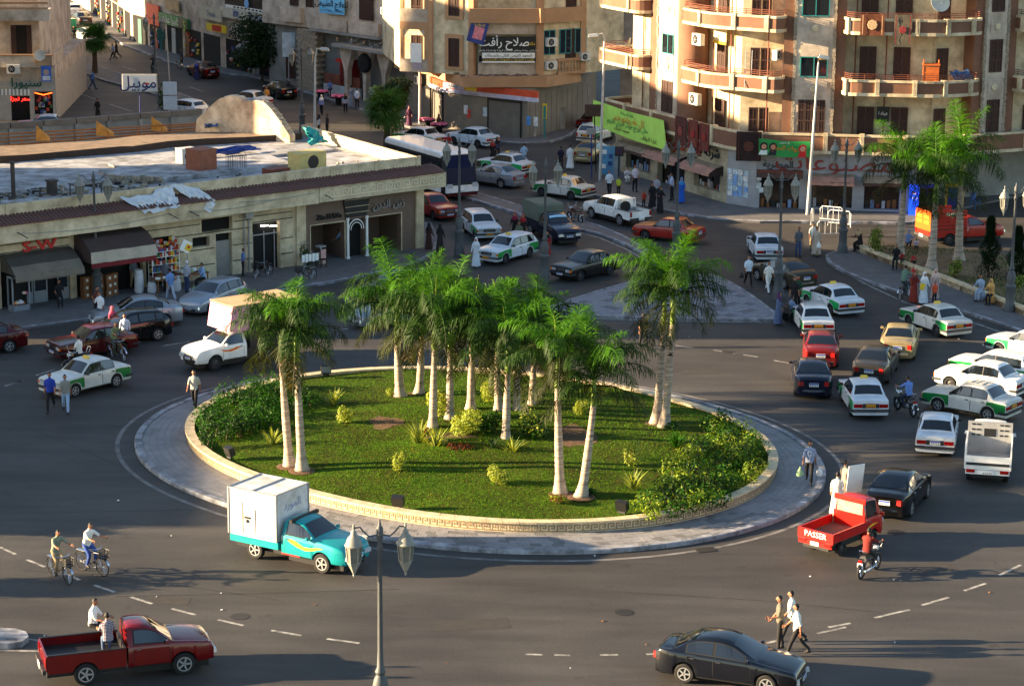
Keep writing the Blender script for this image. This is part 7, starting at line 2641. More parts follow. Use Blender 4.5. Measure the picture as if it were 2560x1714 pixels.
q=MB();q.bb(-1.92,-1.9,-0.965,-0.95,0.95,2.1);q.bb(-1.35,-1.33,-0.965,-0.95,0.95,1.9);q.box((-1.7,-0.98,1.55),(0.22,0.04,0.07));q.box((-1.7,-0.98,1.42),(0.06,0.04,0.12));q.build('door_bar',M_BLACK,cb)
text('المورد',0.42,mat('box_letter',(150,160,190),0.5,var=0),cb,(-0.41,0.0,2.05),rz=PI/2,ar=True,ext=0.003)
def flame(root,m,sd,pts,lf_):
 q=MB()
 q.add([(x,sd*(lf_.side_y(x,z)+0.012),z)for(x,z)in pts],[tuple(range(len(pts)))])
 q.build('side_stripe',m,root,recalc=False)
YS=mat('stripe_yellow',(236,184,40),0.4,var=0.05)
lfc=Loft(SP['cab'])
flame(t,YS,-1,[(0.0,0.98),(0.1,1.05),(0.35,1.0),(0.7,0.85),(1.0,0.86),(1.3,0.93),(1.55,0.92),(1.35,0.86),(1.1,0.78),(0.8,0.72),(0.4,0.8),(0.15,0.9)],lfc)
q=MB();q.bb(-0.3,0.5,-0.84,-0.82,0.42,0.5);q.build('sill_stripe',M_RED,t)
q=MB();q.bb(0.05,0.16,-0.8,0.8,1.6,1.72);q.build('wind_deflector',M_BLACK,t)
hd=RD(39.5+180)
fw=G(538,926)
fwd=Vector((math.cos(hd),math.sin(hd),0))
lft=Vector((-math.sin(hd),math.cos(hd),0))
o_=fw-fwd*1.45-lft*0.76
t=car('white pickup with pink-fronted dark advertising box and orange flame','truck','cab',(o_.x,o_.y,0),hd,PW,wheels='steel',name='box_truck',boxy=-1.55,bumper=M_DGREY)
q=MB();q.bb(-3.2,-0.35,-0.88,0.88,0.55,0.85);q.build('bed_frame',M_BLACK,t)
q=MB();q.bb(-3.1,-0.35,-0.6,0.6,0.3,0.54);q.build('chassis',M_BLACK,t)
q=MB();q.bb(-3.2,-0.4,-0.95,0.95,0.86,2.95);cb=q.build('cargo_box',mat('advert_black',(34,26,28),0.5,var=0.3,scale=1.5),t)
q=MB();q.slab([(-0.4,1.72),(0.75,1.78),(0.55,2.9),(-0.4,2.95)],-0.96,0.96);q.build('pink_prow',mat('prow_pink',(216,140,176),0.5,var=0.1),t)
q=MB();q.bb(-3.25,0.55,-1.0,1.0,2.952,3.0);q.build('box_roof',mat('plywood',(190,160,120),0.8,var=0.25,scale=1.5),t)
q=MB();q.lathe([(0.02,0.0),(0.5,0.0),(0.5,0.01)],18,axis='y',c=(-1.5,0.955,2.1));q.build('advert_roundel',mat('roundel',(170,60,70),0.5,var=0.4),cb)
text('Cono deco',0.62,M_INKW,cb,(-1.7,0.97,2.35),rz=PI,ext=0.003)
flame(t,mat('stripe_orange',(226,110,24),0.4,var=0.05),1,[(0.0,0.98),(0.25,1.02),(0.5,0.95),(0.8,0.92),(1.25,1.0),(0.95,0.86),(0.6,0.82),(0.3,0.88)],lfc)
loc,rz=pose_wheels((1475,545),(1556,566),1,1.68,1.5,-1.45)
t=car('white double-cab pickup with roll bar in the middle street','pickup','dcab',loc,rz,PW,wheels='alloy',name='pickup',boxy=-1.45)
bed(t,-2.5,-0.98,0.84,0.5,1.0,PW,M_STEEL,-1.45,0.36)
q=MB()
for y in(-0.7,-0.25,0.25,0.7):
 q.tube([(-1.05,y,1.0),(-1.05,y,1.55)],0.03,6)
q.tube([(-1.05,-0.75,1.0),(-1.05,-0.7,1.58),(-1.05,0.7,1.58),(-1.05,0.75,1.0)],0.035,6)
q.build('roll_bar',M_WHITE,t)
q=MB();q.lathe([(0.12,-0.1),(0.33,-0.1),(0.33,0.1),(0.12,0.1)],16,axis='x',c=(-1.25,0.2,1.15));q.build('spare_wheel',M_RUBBER,t)
loc,rz=pose_wheels((1384,613),(1322,586),-1,1.72,1.45,-1.55)
t=car('navy pickup with grey-green canvas cover facing the camera','pickup','cab',loc,rz,NAV,wheels='alloy',name='pickup',boxy=-1.55)
bed(t,-2.7,-0.34,0.86,0.5,1.05,NAV,M_BLACK,-1.55,0.36)
q=MB()
q.slab([(-2.7,1.08),(-0.36,1.08),(-0.36,2.0),(-0.5,2.12),(-2.55,2.12),(-2.7,2.0)],-0.84,0.84)
q.build('canvas_cover',mat('canvas_green',(96,104,92),0.9,var=0.15,scale=1.5),t)
q=MB();lfc.glass_cross(q,0.72,0.56,0.94,0.02);q.build('sun_strip',mat('sunstrip',(150,200,226),0.4,var=0),t,recalc=False)
loc,rz=pose_wheels((2486,606),(2360,615),-1,1.72,1.45,-1.45)
SRED=paint('stake_red',(168,34,18))
t=car('orange-red high-sided pickup truck behind the plaza palms','truck','cab',loc,rz,SRED,name='stake_truck',boxy=-1.45)
bed(t,-2.75,-0.34,0.9,0.55,1.0,SRED,M_BLACK,-1.45,0.36)
for y in(-0.9,0.9):
 for k in range(5):
  q=MB();q.bb(-2.75,-0.36,y-0.03,y+0.03,1.06+0.22*k,1.24+0.22*k);q.build('side_board',SRED,t)
q=MB();q.bb(-2.83,-2.78,-0.88,0.88,0.95,2.15);q.build('rear_board',paint('orange',(214,92,30)),t)
q=MB()
for(y,z)in((-0.4,1.75),(0.4,1.75),(-0.4,1.45),(0.4,1.45)):
 q.bb(-2.845,-2.83,y-0.28,y+0.28,z-0.1,z+0.1)
q.build('board_panel',paint('orange2',(240,140,40)),t)
crumple('striped_bundle','striped cloth bundle lying on the high-sided red truck','bundle',[G(2365,540,2.0),G(2392,540,2.0),G(2390,534,2.5),G(2367,534,2.4)],stripes('bundle',(200,200,150),(30,40,36),3.0,'X'),21,0.14)
def minitruck(label,loc,rz,pt,sidez,tz=None):
 t=car(label,'truck','mini',loc,rz,pt,name='small_truck',boxy=-0.95)
 q=MB();q.bb(-1.65,0.42,-0.55,0.55,0.3,0.62);q.build('chassis',M_BLACK,t)
 q=MB();q.bb(-1.65,0.42,-0.72,0.72,0.62,0.68);q.build('bed_floor',M_BROWN if pt is not PW else M_STEEL,t)
 for sd in(-1,1):
  q=MB();q.bb(-1.65,0.42,sd*0.74-0.025,sd*0.74+0.025,0.66,sidez);q.build('bed_side',pt,t)
  q=MB();q.bb(-1.74,-1.69,sd*0.55-0.14,sd*0.55+0.14,0.5,0.62);q.build('tail_light',M_TAIL,t)
 q=MB();q.bb(-1.7,-1.65,-0.765,0.765,0.62,tz or sidez);q.build('tailgate',pt,t)
 q=MB();q.bb(-1.72,-1.66,-0.72,0.72,0.44,0.6);q.build('rear_panel',pt,t)
 plate(t,-1.74,0.52,-1,'w',w=0.36,h=0.14)
 return t
loc,rz=place_rear((2026,1372),(2094,1392),-0.95)
loc2,rz2=place((2185,1355),(2094,1392),-1,1.42,1.02,-0.95)
MRED=paint('mini_red',(184,22,14))
t=minitruck('red small flatbed truck beside the island kerb',(loc2.x,loc2.y,0),rz2,MRED,1.0)
q=MB();q.bb(0.40,0.44,-0.68,0.68,0.62,1.2);q.bb(0.4,0.44,-0.68,0.68,1.62,1.82);q.build('cab_guard',MRED,t)
q=MB();q.bb(0.445,0.455,-0.55,0.55,1.2,1.6);q.build('rear_window',mat('pale_glass',(150,146,128),0.1,var=0.3),t)
text('PASSER',0.3,M_INKW,t,(-1.71,0,0.83),rz=-PI/2,ext=0.003)
flame(t,YS,-1,[(0.55,0.72),(0.9,0.82),(1.3,0.8),(1.0,0.76),(0.75,0.7)],Loft(SP['mini']))
loc,rz=place_rear((2424,1194),(2512,1200),-0.95)
t=minitruck('white high-sided small truck with perforated headboard seen from behind',(loc.x,loc.y,0),rz,PW,1.45,1.12)
t.scale=(1.15,1.2,1.08)
q=MB();q.bb(0.36,0.44,-0.74,0.74,0.68,1.85);hb=q.build('headboard',M_STEEL,t)
q=MB()
for z in(1.35,1.55,1.75):
 for y in(-0.55,-0.38,0.38,0.55):
  q.bb(0.345,0.36,y-0.06,y+0.06,z-0.03,z+0.03)
q.bb(0.345,0.36,-0.2,0.2,1.3,1.6)
q.build('slot',M_BLACK,hb)
q=MB();q.bb(-1.72,-1.71,-0.7,0.7,0.78,0.88);q.build('tail_stripe',M_DGREY,t)
loc,rz=pose_wheels((128,88),(164,97),1,1.72,1.45,-1.55)
t=car('turquoise pickup with cage far up the street','pickup','cab',loc,rz,paint('teal2',(26,140,112)),name='pickup',boxy=-1.55)
bed(t,-2.7,-0.34,0.86,0.5,1.05,paint('teal2',(26,140,112)),M_BLACK,-1.55,0.36)
q=MB();q.bb(-1.3,-0.36,-0.8,0.8,1.05,1.95);q.build('cage',paint('teal2',(26,140,112)),t)
# bus
bl=G(1153,500)
hb_=RD(-59)
fwd=Vector((math.cos(hb_),math.sin(hb_),0))
bc=bl-fwd*4.2
bus=thing('bus','white and black coach with dark blue windscreen behind the shop corner','bus',(bc.x,bc.y,0),hb_)
q=MB()
prof=[(4.2,0.45),(4.25,1.3),(4.1,2.2),(3.75,2.95),(3.4,3.08),(-4.0,3.12),(-4.3,2.9),(-4.35,0.45)]
def bus_section(x):
 return 1.2 if abs(x)<3.6 else 1.2-0.12*(abs(x)-3.6)
for(y0,y1)in((-1.2,1.2),):
 q.slab(prof,y0,y1)
bd=q.build('body',mat('bus_dark',(28,28,32),0.3,var=0.05),bus,smooth=0.6)
bv=bd.modifiers.new('soft','BEVEL')
bv.width,bv.segments,bv.limit_method=0.14,3,'ANGLE'
q=MB();q.slab([(3.72,3.02),(3.4,3.16),(-4.0,3.2),(-4.36,3.0),(-4.3,2.7),(3.7,2.7)],-1.22,1.22);rf=q.build('roof',PW,bus)
bv=rf.modifiers.new('soft','BEVEL');bv.width,bv.segments,bv.limit_method=0.18,3,'ANGLE'
q=MB()
V=[(4.27,-1.05,1.15),(4.27,1.05,1.15),(4.14,1.05,2.15),(4.14,-1.05,2.15),(3.8,1.0,2.9),(3.8,-1.0,2.9)]
q.add([(x+0.02,y,z)for x,y,z in V],[(0,1,2,3),(3,2,4,5)]);q.build('windscreen',mat('blue_glass',(14,24,56),0.25,var=0,spec=0.1),bus,recalc=False)
q=MB();q.bb(4.2,4.38,-1.2,1.2,0.55,1.0);q.build('front_bumper',PW,bus)
for sd in(-1,1):
 q=MB();q.box((4.33,sd*0.95,1.0),(0.12,0.4,0.28));q.build('headlight',M_HEAD,bus)
 for k in range(5):
  q=MB();q.bb(-3.9+1.5*k,-2.5+1.5*k,sd*1.205-0.005,sd*1.205+0.005,1.55,2.6);q.build('side_window',M_GLASS,bus)
 q=MB();q.bb(-4.2,3.6,sd*1.205-0.005,sd*1.205+0.005,0.5,1.4);q.build('side_panel',PW,bus)
 q=MB();q.box((4.2,sd*1.35,2.3),(0.12,0.25,0.4));q.build('mirror',M_BLACK,bus)
plate(bus,4.4,0.65,1,'w')
q=MB();q.box((4.36,0,0.42),(0.06,2.3,0.18));q.build('lower_valance',MAR,bus)
add_wheels(bus,2.9,-2.6,1.22,0.45,'steel')
# people
def pose_mesh(name,lean=0.03,aL=(15,15,8),aR=(-15,20,8),lL=(18,8),lR=(-16,14),robe=None,scarf=False,sleeves='short',shorts=False,twist=0,drop=None,head_tilt=0.0):
 """one continuous figure facing +x, feet on z = 0; slots: skin, top, trousers, shoes, hair, dark, headscarf
    arms: swing, elbow bend, outward (degrees); legs: hip swing, knee bend"""
 b=MB()
 bones=[]
 V3=Vector
 hipz=0.90
 pel=V3((0,0,hipz))
 sp=V3((math.sin(lean),0,math.cos(lean)))
 feet=[]
 def limb(pts,rs,slot,n=10):
  b.tube(pts,rs,n)
  for i in range(len(pts)-1):
   bones.append((V3(pts[i]),V3(pts[i+1]),(rs[i]+rs[i+1])/2,slot))
 for sd,(h,k)in((1,lL),(-1,lR)):
  p=pel+V3((0,sd*0.09,0))
  a=RD(h)
  kn=p+V3((math.sin(a),0.02*sd,-math.cos(a)))*0.43
  a2=RD(h-k)
  an=kn+V3((math.sin(a2),0,-math.cos(a2)))*0.40
  limb([p+V3((0,0,0.05)),p.lerp(kn,0.5),kn],[0.1,0.088,0.068],2)
  limb([kn,kn.lerp(an,0.45),an+V3((0,0,0.02))],[0.068,0.066,0.058],0 if shorts else 2)
  ft=an-V3((0,0,0.05))
  fa=RD(h-k)*0.5+(0.0 if drop is None else 0)
  toe=ft+V3((0.17*math.cos(fa),0.02*sd,0.17*math.sin(fa)*0.6-0.015))
  limb([ft-V3((0.06,0,0.0)),ft+V3((0.04,0,0.0)),toe],[0.045,0.05,0.034],3,8)
  feet.append(min(ft.z,toe.z)-0.045)
 low=min(feet)
 def ell(c,rx,ry,n=14):
  return[c+V3((math.cos(t)*rx*sp.z,math.sin(t)*ry,-math.cos(t)*rx*sp.x))for t in[2*PI*k/n for k in range(n)]]
 rings=[(-0.06,0.115,0.165),(0.06,0.125,0.175),(0.18,0.115,0.16),(0.34,0.13,0.18),(0.46,0.12,0.195),(0.53,0.09,0.17),(0.57,0.06,0.09)]
 Vv,Ff=[],[]
 for(h,rx,ry)in rings:
  Vv+=ell(pel+sp*h,rx,ry)
 n=14
 for i in range(len(rings)-1):
  for k in range(n):
   Ff.append((i*n+k,i*n+(k+1)%n,(i+1)*n+(k+1)%n,(i+1)*n+k))
 Ff+=[tuple(range(n))[::-1],tuple(range(len(Vv)-n,len(Vv)))]
 b.add(Vv,Ff)
 bones.append((pel+sp*0.04,pel+sp*0.5,0.17,1))
 bones.append((pel-sp*0.08,pel-sp*0.02,0.16,2))
 nk=pel+sp*0.56
 hd_=nk+sp*0.19+V3((0.02+0.08*math.sin(head_tilt),0,-0.03*abs(math.sin(head_tilt))))
 limb([nk-sp*0.04,nk+sp*0.12],[0.058,0.052],0)
 hv=[]
 hn=12
 for i in range(1,8):
  ph=PI*i/8
  for k in range(hn):
   t=2*PI*k/hn
   rx,ry,rz_=0.098,0.076,0.122
   x,y,z=math.cos(t)*math.sin(ph)*rx,math.sin(t)*math.sin(ph)*ry,math.cos(ph)*rz_
   if z<-0.02:
    x=x*0.9+0.008
    y*=0.88
   hv.append(hd_+V3((x,y,z)))
 b.add(hv,[(i*hn+k,i*hn+(k+1)%hn,(i+1)*hn+(k+1)%hn,(i+1)*hn+k)for i in range(6)for k in range(hn)]+[tuple(range(hn))[::-1],tuple(range(6*hn,7*hn))])
 b.tube([hd_+V3((0.09,0,0.02)),hd_+V3((0.118,0,-0.025))],[0.012,0.02],6)
 for sd in(-1,1):
  b.box(hd_+V3((-0.005,sd*0.08,-0.01)),(0.04,0.025,0.06))
 bones.append((hd_-V3((0,0,0.05)),hd_+V3((0,0,0.03)),0.1,9))
 hands=[]
 for sd,(s,e,o)in((1,aL),(-1,aR)):
  sh=pel+sp*0.49+V3((0,sd*0.185,0))
  a,oo=RD(s)+lean*0.6,RD(o)
  d1_=V3((math.sin(a)*math.cos(oo),sd*math.sin(oo),-math.cos(a)*math.cos(oo)))
  el=sh+d1_*0.28
  a2=a+RD(e)
  d2=V3((math.sin(a2)*math.cos(oo*0.3),sd*math.sin(oo*0.3),-math.cos(a2)*math.cos(oo*0.3)))
  wr_=el+d2*0.25
  limb([sh+V3((0,-sd*0.05,0.02)),sh.lerp(el,0.5),el],[0.07,0.06,0.05],1)
  limb([el,wr_],[0.045,0.033],1 if sleeves=='long' or robe else 0)
  hands.append((wr_,d2.normalized(),sd))
 if robe:
  hem,w=robe
  rr=[(0.0,0.14,0.18),(-0.25,0.17,0.2),(-0.55,0.2*w,0.22*w),(-(hipz-hem),0.235*w,0.25*w)]
  Vv,Ff=[],[]
  for(h,rx,ry)in rr:
   c=pel+V3((0,0,h))
   Vv+=[c+V3((math.cos(t)*rx*(1+0.05*math.sin(5*t)),math.sin(t)*ry*(1+0.05*math.cos(7*t)),0))for t in[2*PI*k/18 for k in range(18)]]
  for i in range(3):
   for k in range(18):
    Ff.append((i*18+k,i*18+(k+1)%18,(i+1)*18+(k+1)%18,(i+1)*18+k))
  Ff+=[tuple(range(18))[::-1],tuple(range(54,72))]
  b.add(Vv,Ff)
  bones.append((pel,pel-V3((0,0,hipz-hem-0.05)),0.26,1))
 if scarf:
  rr=[(0.145,0.03,0.03),(0.12,0.09,0.07),(0.03,0.12,0.1),(-0.09,0.11,0.1),(-0.17,0.14,0.17),(-0.28,0.16,0.22),(-0.36,0.14,0.2)]
  Vv,Ff=[],[]
  for(h,rx,ry)in rr:
   c=hd_+V3((-0.02,0,h))
   Vv+=[c+V3((math.cos(t)*rx,math.sin(t)*ry,0))for t in[2*PI*k/14 for k in range(14)]]
  for i in range(6):
   for k in range(14):
    Ff.append((i*14+k,i*14+(k+1)%14,(i+1)*14+(k+1)%14,(i+1)*14+k))
  Ff+=[tuple(range(14))[::-1],tuple(range(84,98))]
  b.add(Vv,Ff)
 me=b.mesh('tmp',M_WHITE)
 ob=bpy.data.objects.new('tmp',me)
 COL.objects.link(ob)
 md=ob.modifiers.new('r','REMESH')
 md.mode='VOXEL'
 md.voxel_size=0.021
 sm=ob.modifiers.new('s','SMOOTH')
 sm.iterations=2
 sm.factor=0.4
 dg=bpy.context.evaluated_depsgraph_get()
 out=bpy.data.meshes.new_from_object(ob.evaluated_get(dg))
 bpy.data.objects.remove(ob)
 hb2=MB()
 for(w,d,sd)in hands:
  sd_v=V3((0,sd,0))
  fwd_=V3((1,0,0))if abs(d.x)<0.8 else V3((0,0,1))
  fwd_=(fwd_-d*fwd_.dot(d)).normalized()
  th=d.cross(fwd_).normalized()
  c=w+d*0.05
  hb2.tube([w-d*0.02,w+d*0.04,w+d*0.1],[0.028,0.036,0.034],6,flat=0.6)
  for k in range(4):
   p=w+d*0.095+fwd_*(0.027-0.018*k)
   L=(0.075,0.085,0.08,0.06)[k]
   q=p+d*L*0.55
   hb2.tube([p,q,q+(d*0.7-th*sd*0.7).normalized()*L*0.45],[0.009,0.009,0.007],5)
  p=w+d*0.04+fwd_*0.03
  hb2.tube([p,p+(d*0.6+fwd_*0.7)*0.04,p+(d*0.95+fwd_*0.5)*0.075],[0.012,0.011,0.008],5)
 nh=len(hb2.f)
 for sd in(-1,1):
  hb2.box(hd_+V3((0.088,sd*0.03,0.012)),(0.014,0.022,0.01),1)
 hb2.box(hd_+V3((0.095,0,-0.06)),(0.01,0.04,0.008),1)
 out.materials.clear()
 for k in range(7):
  out.materials.append(M_WHITE)
 bm=bmesh.new()
 bm.from_mesh(out)
 nb=len(bm.faces)
 bm.faces.ensure_lookup_table()
 for f in bm.faces:
  c=f.calc_center_median()
  best,bs=9,1
  for(p,q,r_,sl)in bones:
   pq=q-p
   t=max(0,min(1,(c-p).dot(pq)/max(1e-9,pq.length_squared)))
   dd=(c-(p+pq*t)).length-r_
   if dd<best:
    best,bs=dd,sl
  rel=c-hd_
  if scarf and rel.z>-0.4 and(rel.length<0.22 or(c-(hd_-V3((0,0,0.25)))).length<0.2)and bs in(0,9,1):
   face=rel.x>0.05 and abs(rel.y)<0.062 and-0.1<rel.z<0.075
   bs=0 if face else 6
  elif bs==9:
   hairy=rel.z>0.055 or(rel.x<-0.015 and rel.z>-0.055)or(rel.z>0.02 and rel.x<0.03)
   bs=4 if hairy else 0
  f.material_index=bs
  f.smooth=True
 off=[bm.verts.new(v)for v in hb2.v]
 for i,fc in enumerate(hb2.f):
  try:
   f=bm.faces.new([off[j]for j in fc])
   f.material_index=0 if hb2.m[i]==0 else 5
   f.smooth=True
  except ValueError:
   pass
 for v in bm.verts:
  v.co.z-=low
 bm.to_mesh(out)
 bm.free()
 out.name=name
 return out,-low
POSES={}
PDEF={'walk1':dict(aL=(-22,18,7),aR=(24,22,7),lL=(24,6),lR=(-20,22)),'walk2':dict(aL=(20,24,7),aR=(-20,14,7),lL=(-22,26),lR=(22,4)),'stand':dict(aL=(4,12,8),aR=(-2,10,8),lL=(3,3),lR=(-3,4)),'hold':dict(aL=(14,70,6),aR=(8,30,10),lL=(5,4),lR=(-5,6)),'phone':dict(aL=(6,15,8),aR=(35,125,10),lL=(4,3),lR=(-4,4)),'bend':dict(lean=0.75,aL=(10,30,10),aR=(20,40,10),lL=(8,8),lR=(-4,6),head_tilt=0.4),'walkL':dict(aL=(-20,18,7),aR=(20,22,7),lL=(22,6),lR=(-18,20),sleeves='long'),'robe':dict(aL=(8,20,10),aR=(-8,18,10),lL=(10,5),lR=(-8,8),robe=(0.12,1.05)),'robewalk':dict(aL=(-18,20,9),aR=(20,22,9),lL=(20,6),lR=(-16,14),robe=(0.14,1.15)),'abaya':dict(aL=(10,50,9),aR=(6,35,10),lL=(8,5),lR=(-6,8),robe=(0.06,1.1),scarf=True),'abayah':dict(aL=(25,85,10),aR=(20,80,10),lL=(5,5),lR=(-4,6),robe=(0.06,1.05),scarf=True),'girl':dict(aL=(10,30,8),aR=(-8,20,8),lL=(12,6),lR=(-12,10),scarf=True,sleeves='long'),'sit':dict(lean=0.12,aL=(30,45,8),aR=(28,50,8),lL=(80,82),lR=(76,80)),'sitr':dict(lean=0.15,aL=(30,50,8),aR=(28,55,8),lL=(78,78),lR=(74,82),robe=(0.62,1.0),scarf=False),'sits':dict(lean=0.18,aL=(30,60,8),aR=(28,60,8),lL=(78,78),lR=(74,82),robe=(0.55,1.1),scarf=True),'ride':dict(lean=0.3,aL=(52,22,14),aR=(52,22,14),lL=(62,70),lR=(38,60)),'moto':dict(lean=0.16,aL=(48,30,18),aR=(48,30,18),lL=(68,92),lR=(68,92)),'crouch':dict(lean=0.3,aL=(40,60,10),aR=(35,65,10),lL=(105,130),lR=(100,128),robe=None),}
SKIN=[mat('skin_a',(158,106,78),0.6,var=0.08,scale=8),mat('skin_b',(134,88,62),0.6,var=0.08,scale=8)]
HAIR=mat('hair_black',(20,16,15),0.7,var=0.15,scale=20)
SHOE=mat('shoe_dark',(30,26,24),0.6,var=0.15)
_cl={}
def cloth(c):
 if not isinstance(c,tuple):
  return c
 k='cloth_%d_%d_%d'%c
 return mat(k,c,0.9,var=0.12,scale=5,bump=0.3,bscale=12)
STR_M=stripes('striped_tee',(226,222,210),(70,60,52),7.0,'Z')
PLAID=stripes('plaid_shirt',(214,218,226),(90,110,150),10.0,'X',True)
CHECK=stripes('check_shirt',(208,204,214),(70,44,60),7.0,'Z',True)
VST=stripes('pinstripe_shirt',(170,168,158),(70,70,68),16.0,'Y')
BLKP=stripes('black_pattern',(26,24,24),(110,102,88),9.0,'Z',True)
BW,DN,KH,WH_,BK=(26,25,27),(52,76,120),(150,132,100),(224,222,214),(24,22,24)
def person(label,px,py,rz,pose,top,bot=BW,h=1.72,skin=0,scarf=None,z=0.0,hair=None,shoe=None,loc=None,group=None,dz=0.0):
 if pose not in POSES:
  POSES[pose]=pose_mesh('figure_'+pose,**PDEF[pose])
 me,hip=POSES[pose]
 o=bpy.data.objects.new('person',me)
 link(o)
 g=Vector(loc)if loc is not None else G(px,py,z)
 s=h/1.72
 o.location=(g.x,g.y,g.z+dz)
 o.rotation_euler=(0,0,RD(rz))
 o.scale=(s,s,s)
 ms=[SKIN[skin],cloth(top),cloth(bot),shoe or SHOE,hair or HAIR,HAIR,cloth(scarf)if scarf else HAIR]
 for i,m in enumerate(ms):
  o.material_slots[i].link='OBJECT'
  o.material_slots[i].material=m
 tag(o,label,'person',group)
 return o
person('person in white shirt striding across the lower right road',1990,1638,178,'walk1',WH_,BW,1.75)
person('person in black patterned shirt, nearest the dark slate sedan',1948,1624,182,'hold',BLKP,BW,1.78)
person('person in pale shirt half hidden behind the patterned shirt',1977,1606,178,'walk2',WH_,BW,1.78)
person('person in plaid shirt carrying a green bag on the island pavement',2022,1207,-100,'walk1',PLAID,BW,1.75,z=0.13)
person('person in white robe at the kerb by the red truck',2090,1292,75,'robe',(222,216,202),WH_,1.72)
person('person in beige shirt holding a white board by the red truck',2108,1262,40,'hold',(176,160,138),KH,1.74)
person('person in striped polo walking on the left island kerb',487,1020,-95,'walk1',STR_M,BW,1.74,z=0.13)
person('person in blue printed T-shirt walking at the left',127,1028,-85,'walk2',(34,60,160),BW,1.78)
person('person in pinstripe shirt and pale jeans walking at the left',165,1030,-80,'walk1',VST,(150,176,206),1.72)
person('person in black T-shirt crossing behind the tall right palms',1608,868,100,'walk1',BK,BK,1.72)
person('person in white shirt and black trousers carrying a pot',1870,716,-80,'walk1',(206,220,232),BW,1.75)
person('person in white T-shirt and white trousers near the lamp base',1920,732,-70,'walk2',WH_,(222,222,220),1.74)
person('person in dark striped jumper in the right street',1995,642,-75,'stand',stripes('dark_stripe',(30,34,46),(120,124,130),6.0),DN,1.72)
person('person in long beige robe carrying a white bag',2040,640,-110,'robewalk',(186,168,150),KH,1.74)
person('person in white T-shirt beside the long beige robe',2030,626,-70,'stand',WH_,KH,1.6)
person('person in long white robe in the middle street',1425,424,95,'robewalk',(226,228,232),WH_,1.76)
person('person in navy clothes beside the long white robe',1402,424,100,'stand',(26,32,58),BW,1.6)
person('person in light blue shirt crossing the middle street',1310,418,80,'walk1',(150,180,210),(60,80,120),1.74)
person('person in red top and black skirt by the white sedan',1231,408,-70,'abaya',BK,BK,1.62,scarf=(150,40,36))
person('person in patterned top beside the red scarf figure',1243,400,-60,'girl',(70,74,96),BK,1.62,scarf=BK)
person('person in white shirt with braces on the corner pavement',1523,490,-100,'walk1',(206,214,222),BW,1.74,z=0.13)
person('child in lime top on the corner pavement',1546,488,-100,'stand',(190,206,60),BK,1.2,z=0.13)
person('person in pale lilac shirt standing at the kerb',1587,480,-60,'stand',(206,200,214),BW,1.78,z=0.13)
person('person sitting low in white by the shop window',1567,458,-80,'crouch',(200,200,204),WH_,1.6,z=0.13)
person('person in pale blue shirt with a phone on the corner pavement',1679,502,170,'phone',(170,190,220),BW,1.76,z=0.13)
person('person in bright blue robe and scarf at the kerb',1703,508,-100,'abaya',(30,90,190),BK,1.62,scarf=(50,130,200),z=0.13)
person('person in black abaya holding a child at the kerb, left one',1630,522,-90,'abaya',BK,BK,1.64,scarf=BK)
person('person in black abaya holding a baby at the kerb, right one',1650,532,-70,'abayah',BK,BK,1.62,scarf=BK)
person('child in red top and dark trousers by the black abayas',1609,520,-60,'stand',(190,60,40),BW,1.1)
person('person in pale top behind the black abayas',1641,505,-110,'stand',(150,150,160),BW,1.68,z=0.13)
person('person in purple scarf and black abaya by the navy pickup',1287,600,-110,'abaya',BK,BK,1.64,scarf=(130,30,60))
person('person in red scarf with long black coat by the navy pickup',1307,605,-95,'abaya',(34,28,28),BK,1.64,scarf=(150,30,34))
person('person in olive top and beige trousers by the navy pickup',1297,622,-80,'walk1',(90,96,76),KH,1.66)
person('child in red patterned dress behind the palm crowns',1368,640,-90,'abaya',(150,30,36),BK,1.4,scarf=BK)
person('person in white scarf behind the palm crowns',1190,668,-100,'abaya',(200,210,220),WH_,1.64,scarf=(210,220,230))
person('person in dark scarf at the shop corner, left of two',1072,628,60,'abaya',(60,34,30),BK,1.62,scarf=BK)
person('person in patterned black robe at the shop corner, right of two',1100,632,70,'abaya',(40,36,34),BK,1.64,scarf=BK)
person('person in blue shirt bending at the cafe door',866,642,150,'bend',(110,150,190),(40,50,80),1.74,z=0.13)
person('person in pale shirt inside the dark doorway',678,655,170,'stand',(170,172,168),BW,1.7,z=0.13)
person('child in blue shirt leaning at the pipe by the doorway',608,690,20,'stand',(96,124,176),BK,1.5,z=0.13)
person('person in blue shirt and white trousers at the grocery table',427,752,120,'walk1',(104,140,196),(176,186,204),1.76,z=0.13)
person('person in striped shirt and jeans at the street table',468,732,60,'stand',stripes('navy_stripe',(214,218,226),(30,40,80),6.0),(44,60,96),1.7,z=0.13,hair=mat('cap_white',(210,216,224),0.7))
person('person in light blue shirt seated at the street table',510,722,200,'sit',(140,170,214),BW,1.7,z=0.13)
person('person in dark red apron by the grocery shelf',392,712,-60,'stand',(96,24,20),BK,1.7,z=0.13)
person('person in grey standing behind the grocery table',415,728,-100,'stand',(96,100,110),BK,1.7,z=0.13)
person('person in pale cap beside the tall white sack',334,722,-50,'hold',(90,96,108),KH,1.66,z=0.13,hair=mat('cap_white',(210,216,224),0.7))
person('person in black seated in the shop entrance',148,765,-70,'sit',BK,BK,1.7,z=0.13)
person('person in white shirt and jeans on the phone by the silver sedan',253,816,-120,'phone',(220,224,228),(60,84,120),1.76)
person('person in pink headscarf between the parked cars',282,848,-40,'abaya',(190,70,96),BK,1.6,scarf=(206,80,104))
person('person in white long sleeves between the dark cars',314,868,-90,'walkL',(206,214,226),BW,1.68)
person('person in dark shirt beside the silver sedan door',243,800,-20,'phone',(90,40,30),BK,1.7,z=0.13)
person('person in white shirt behind the left taxi roof',200,930,150,'hold',WH_,BK,1.7)
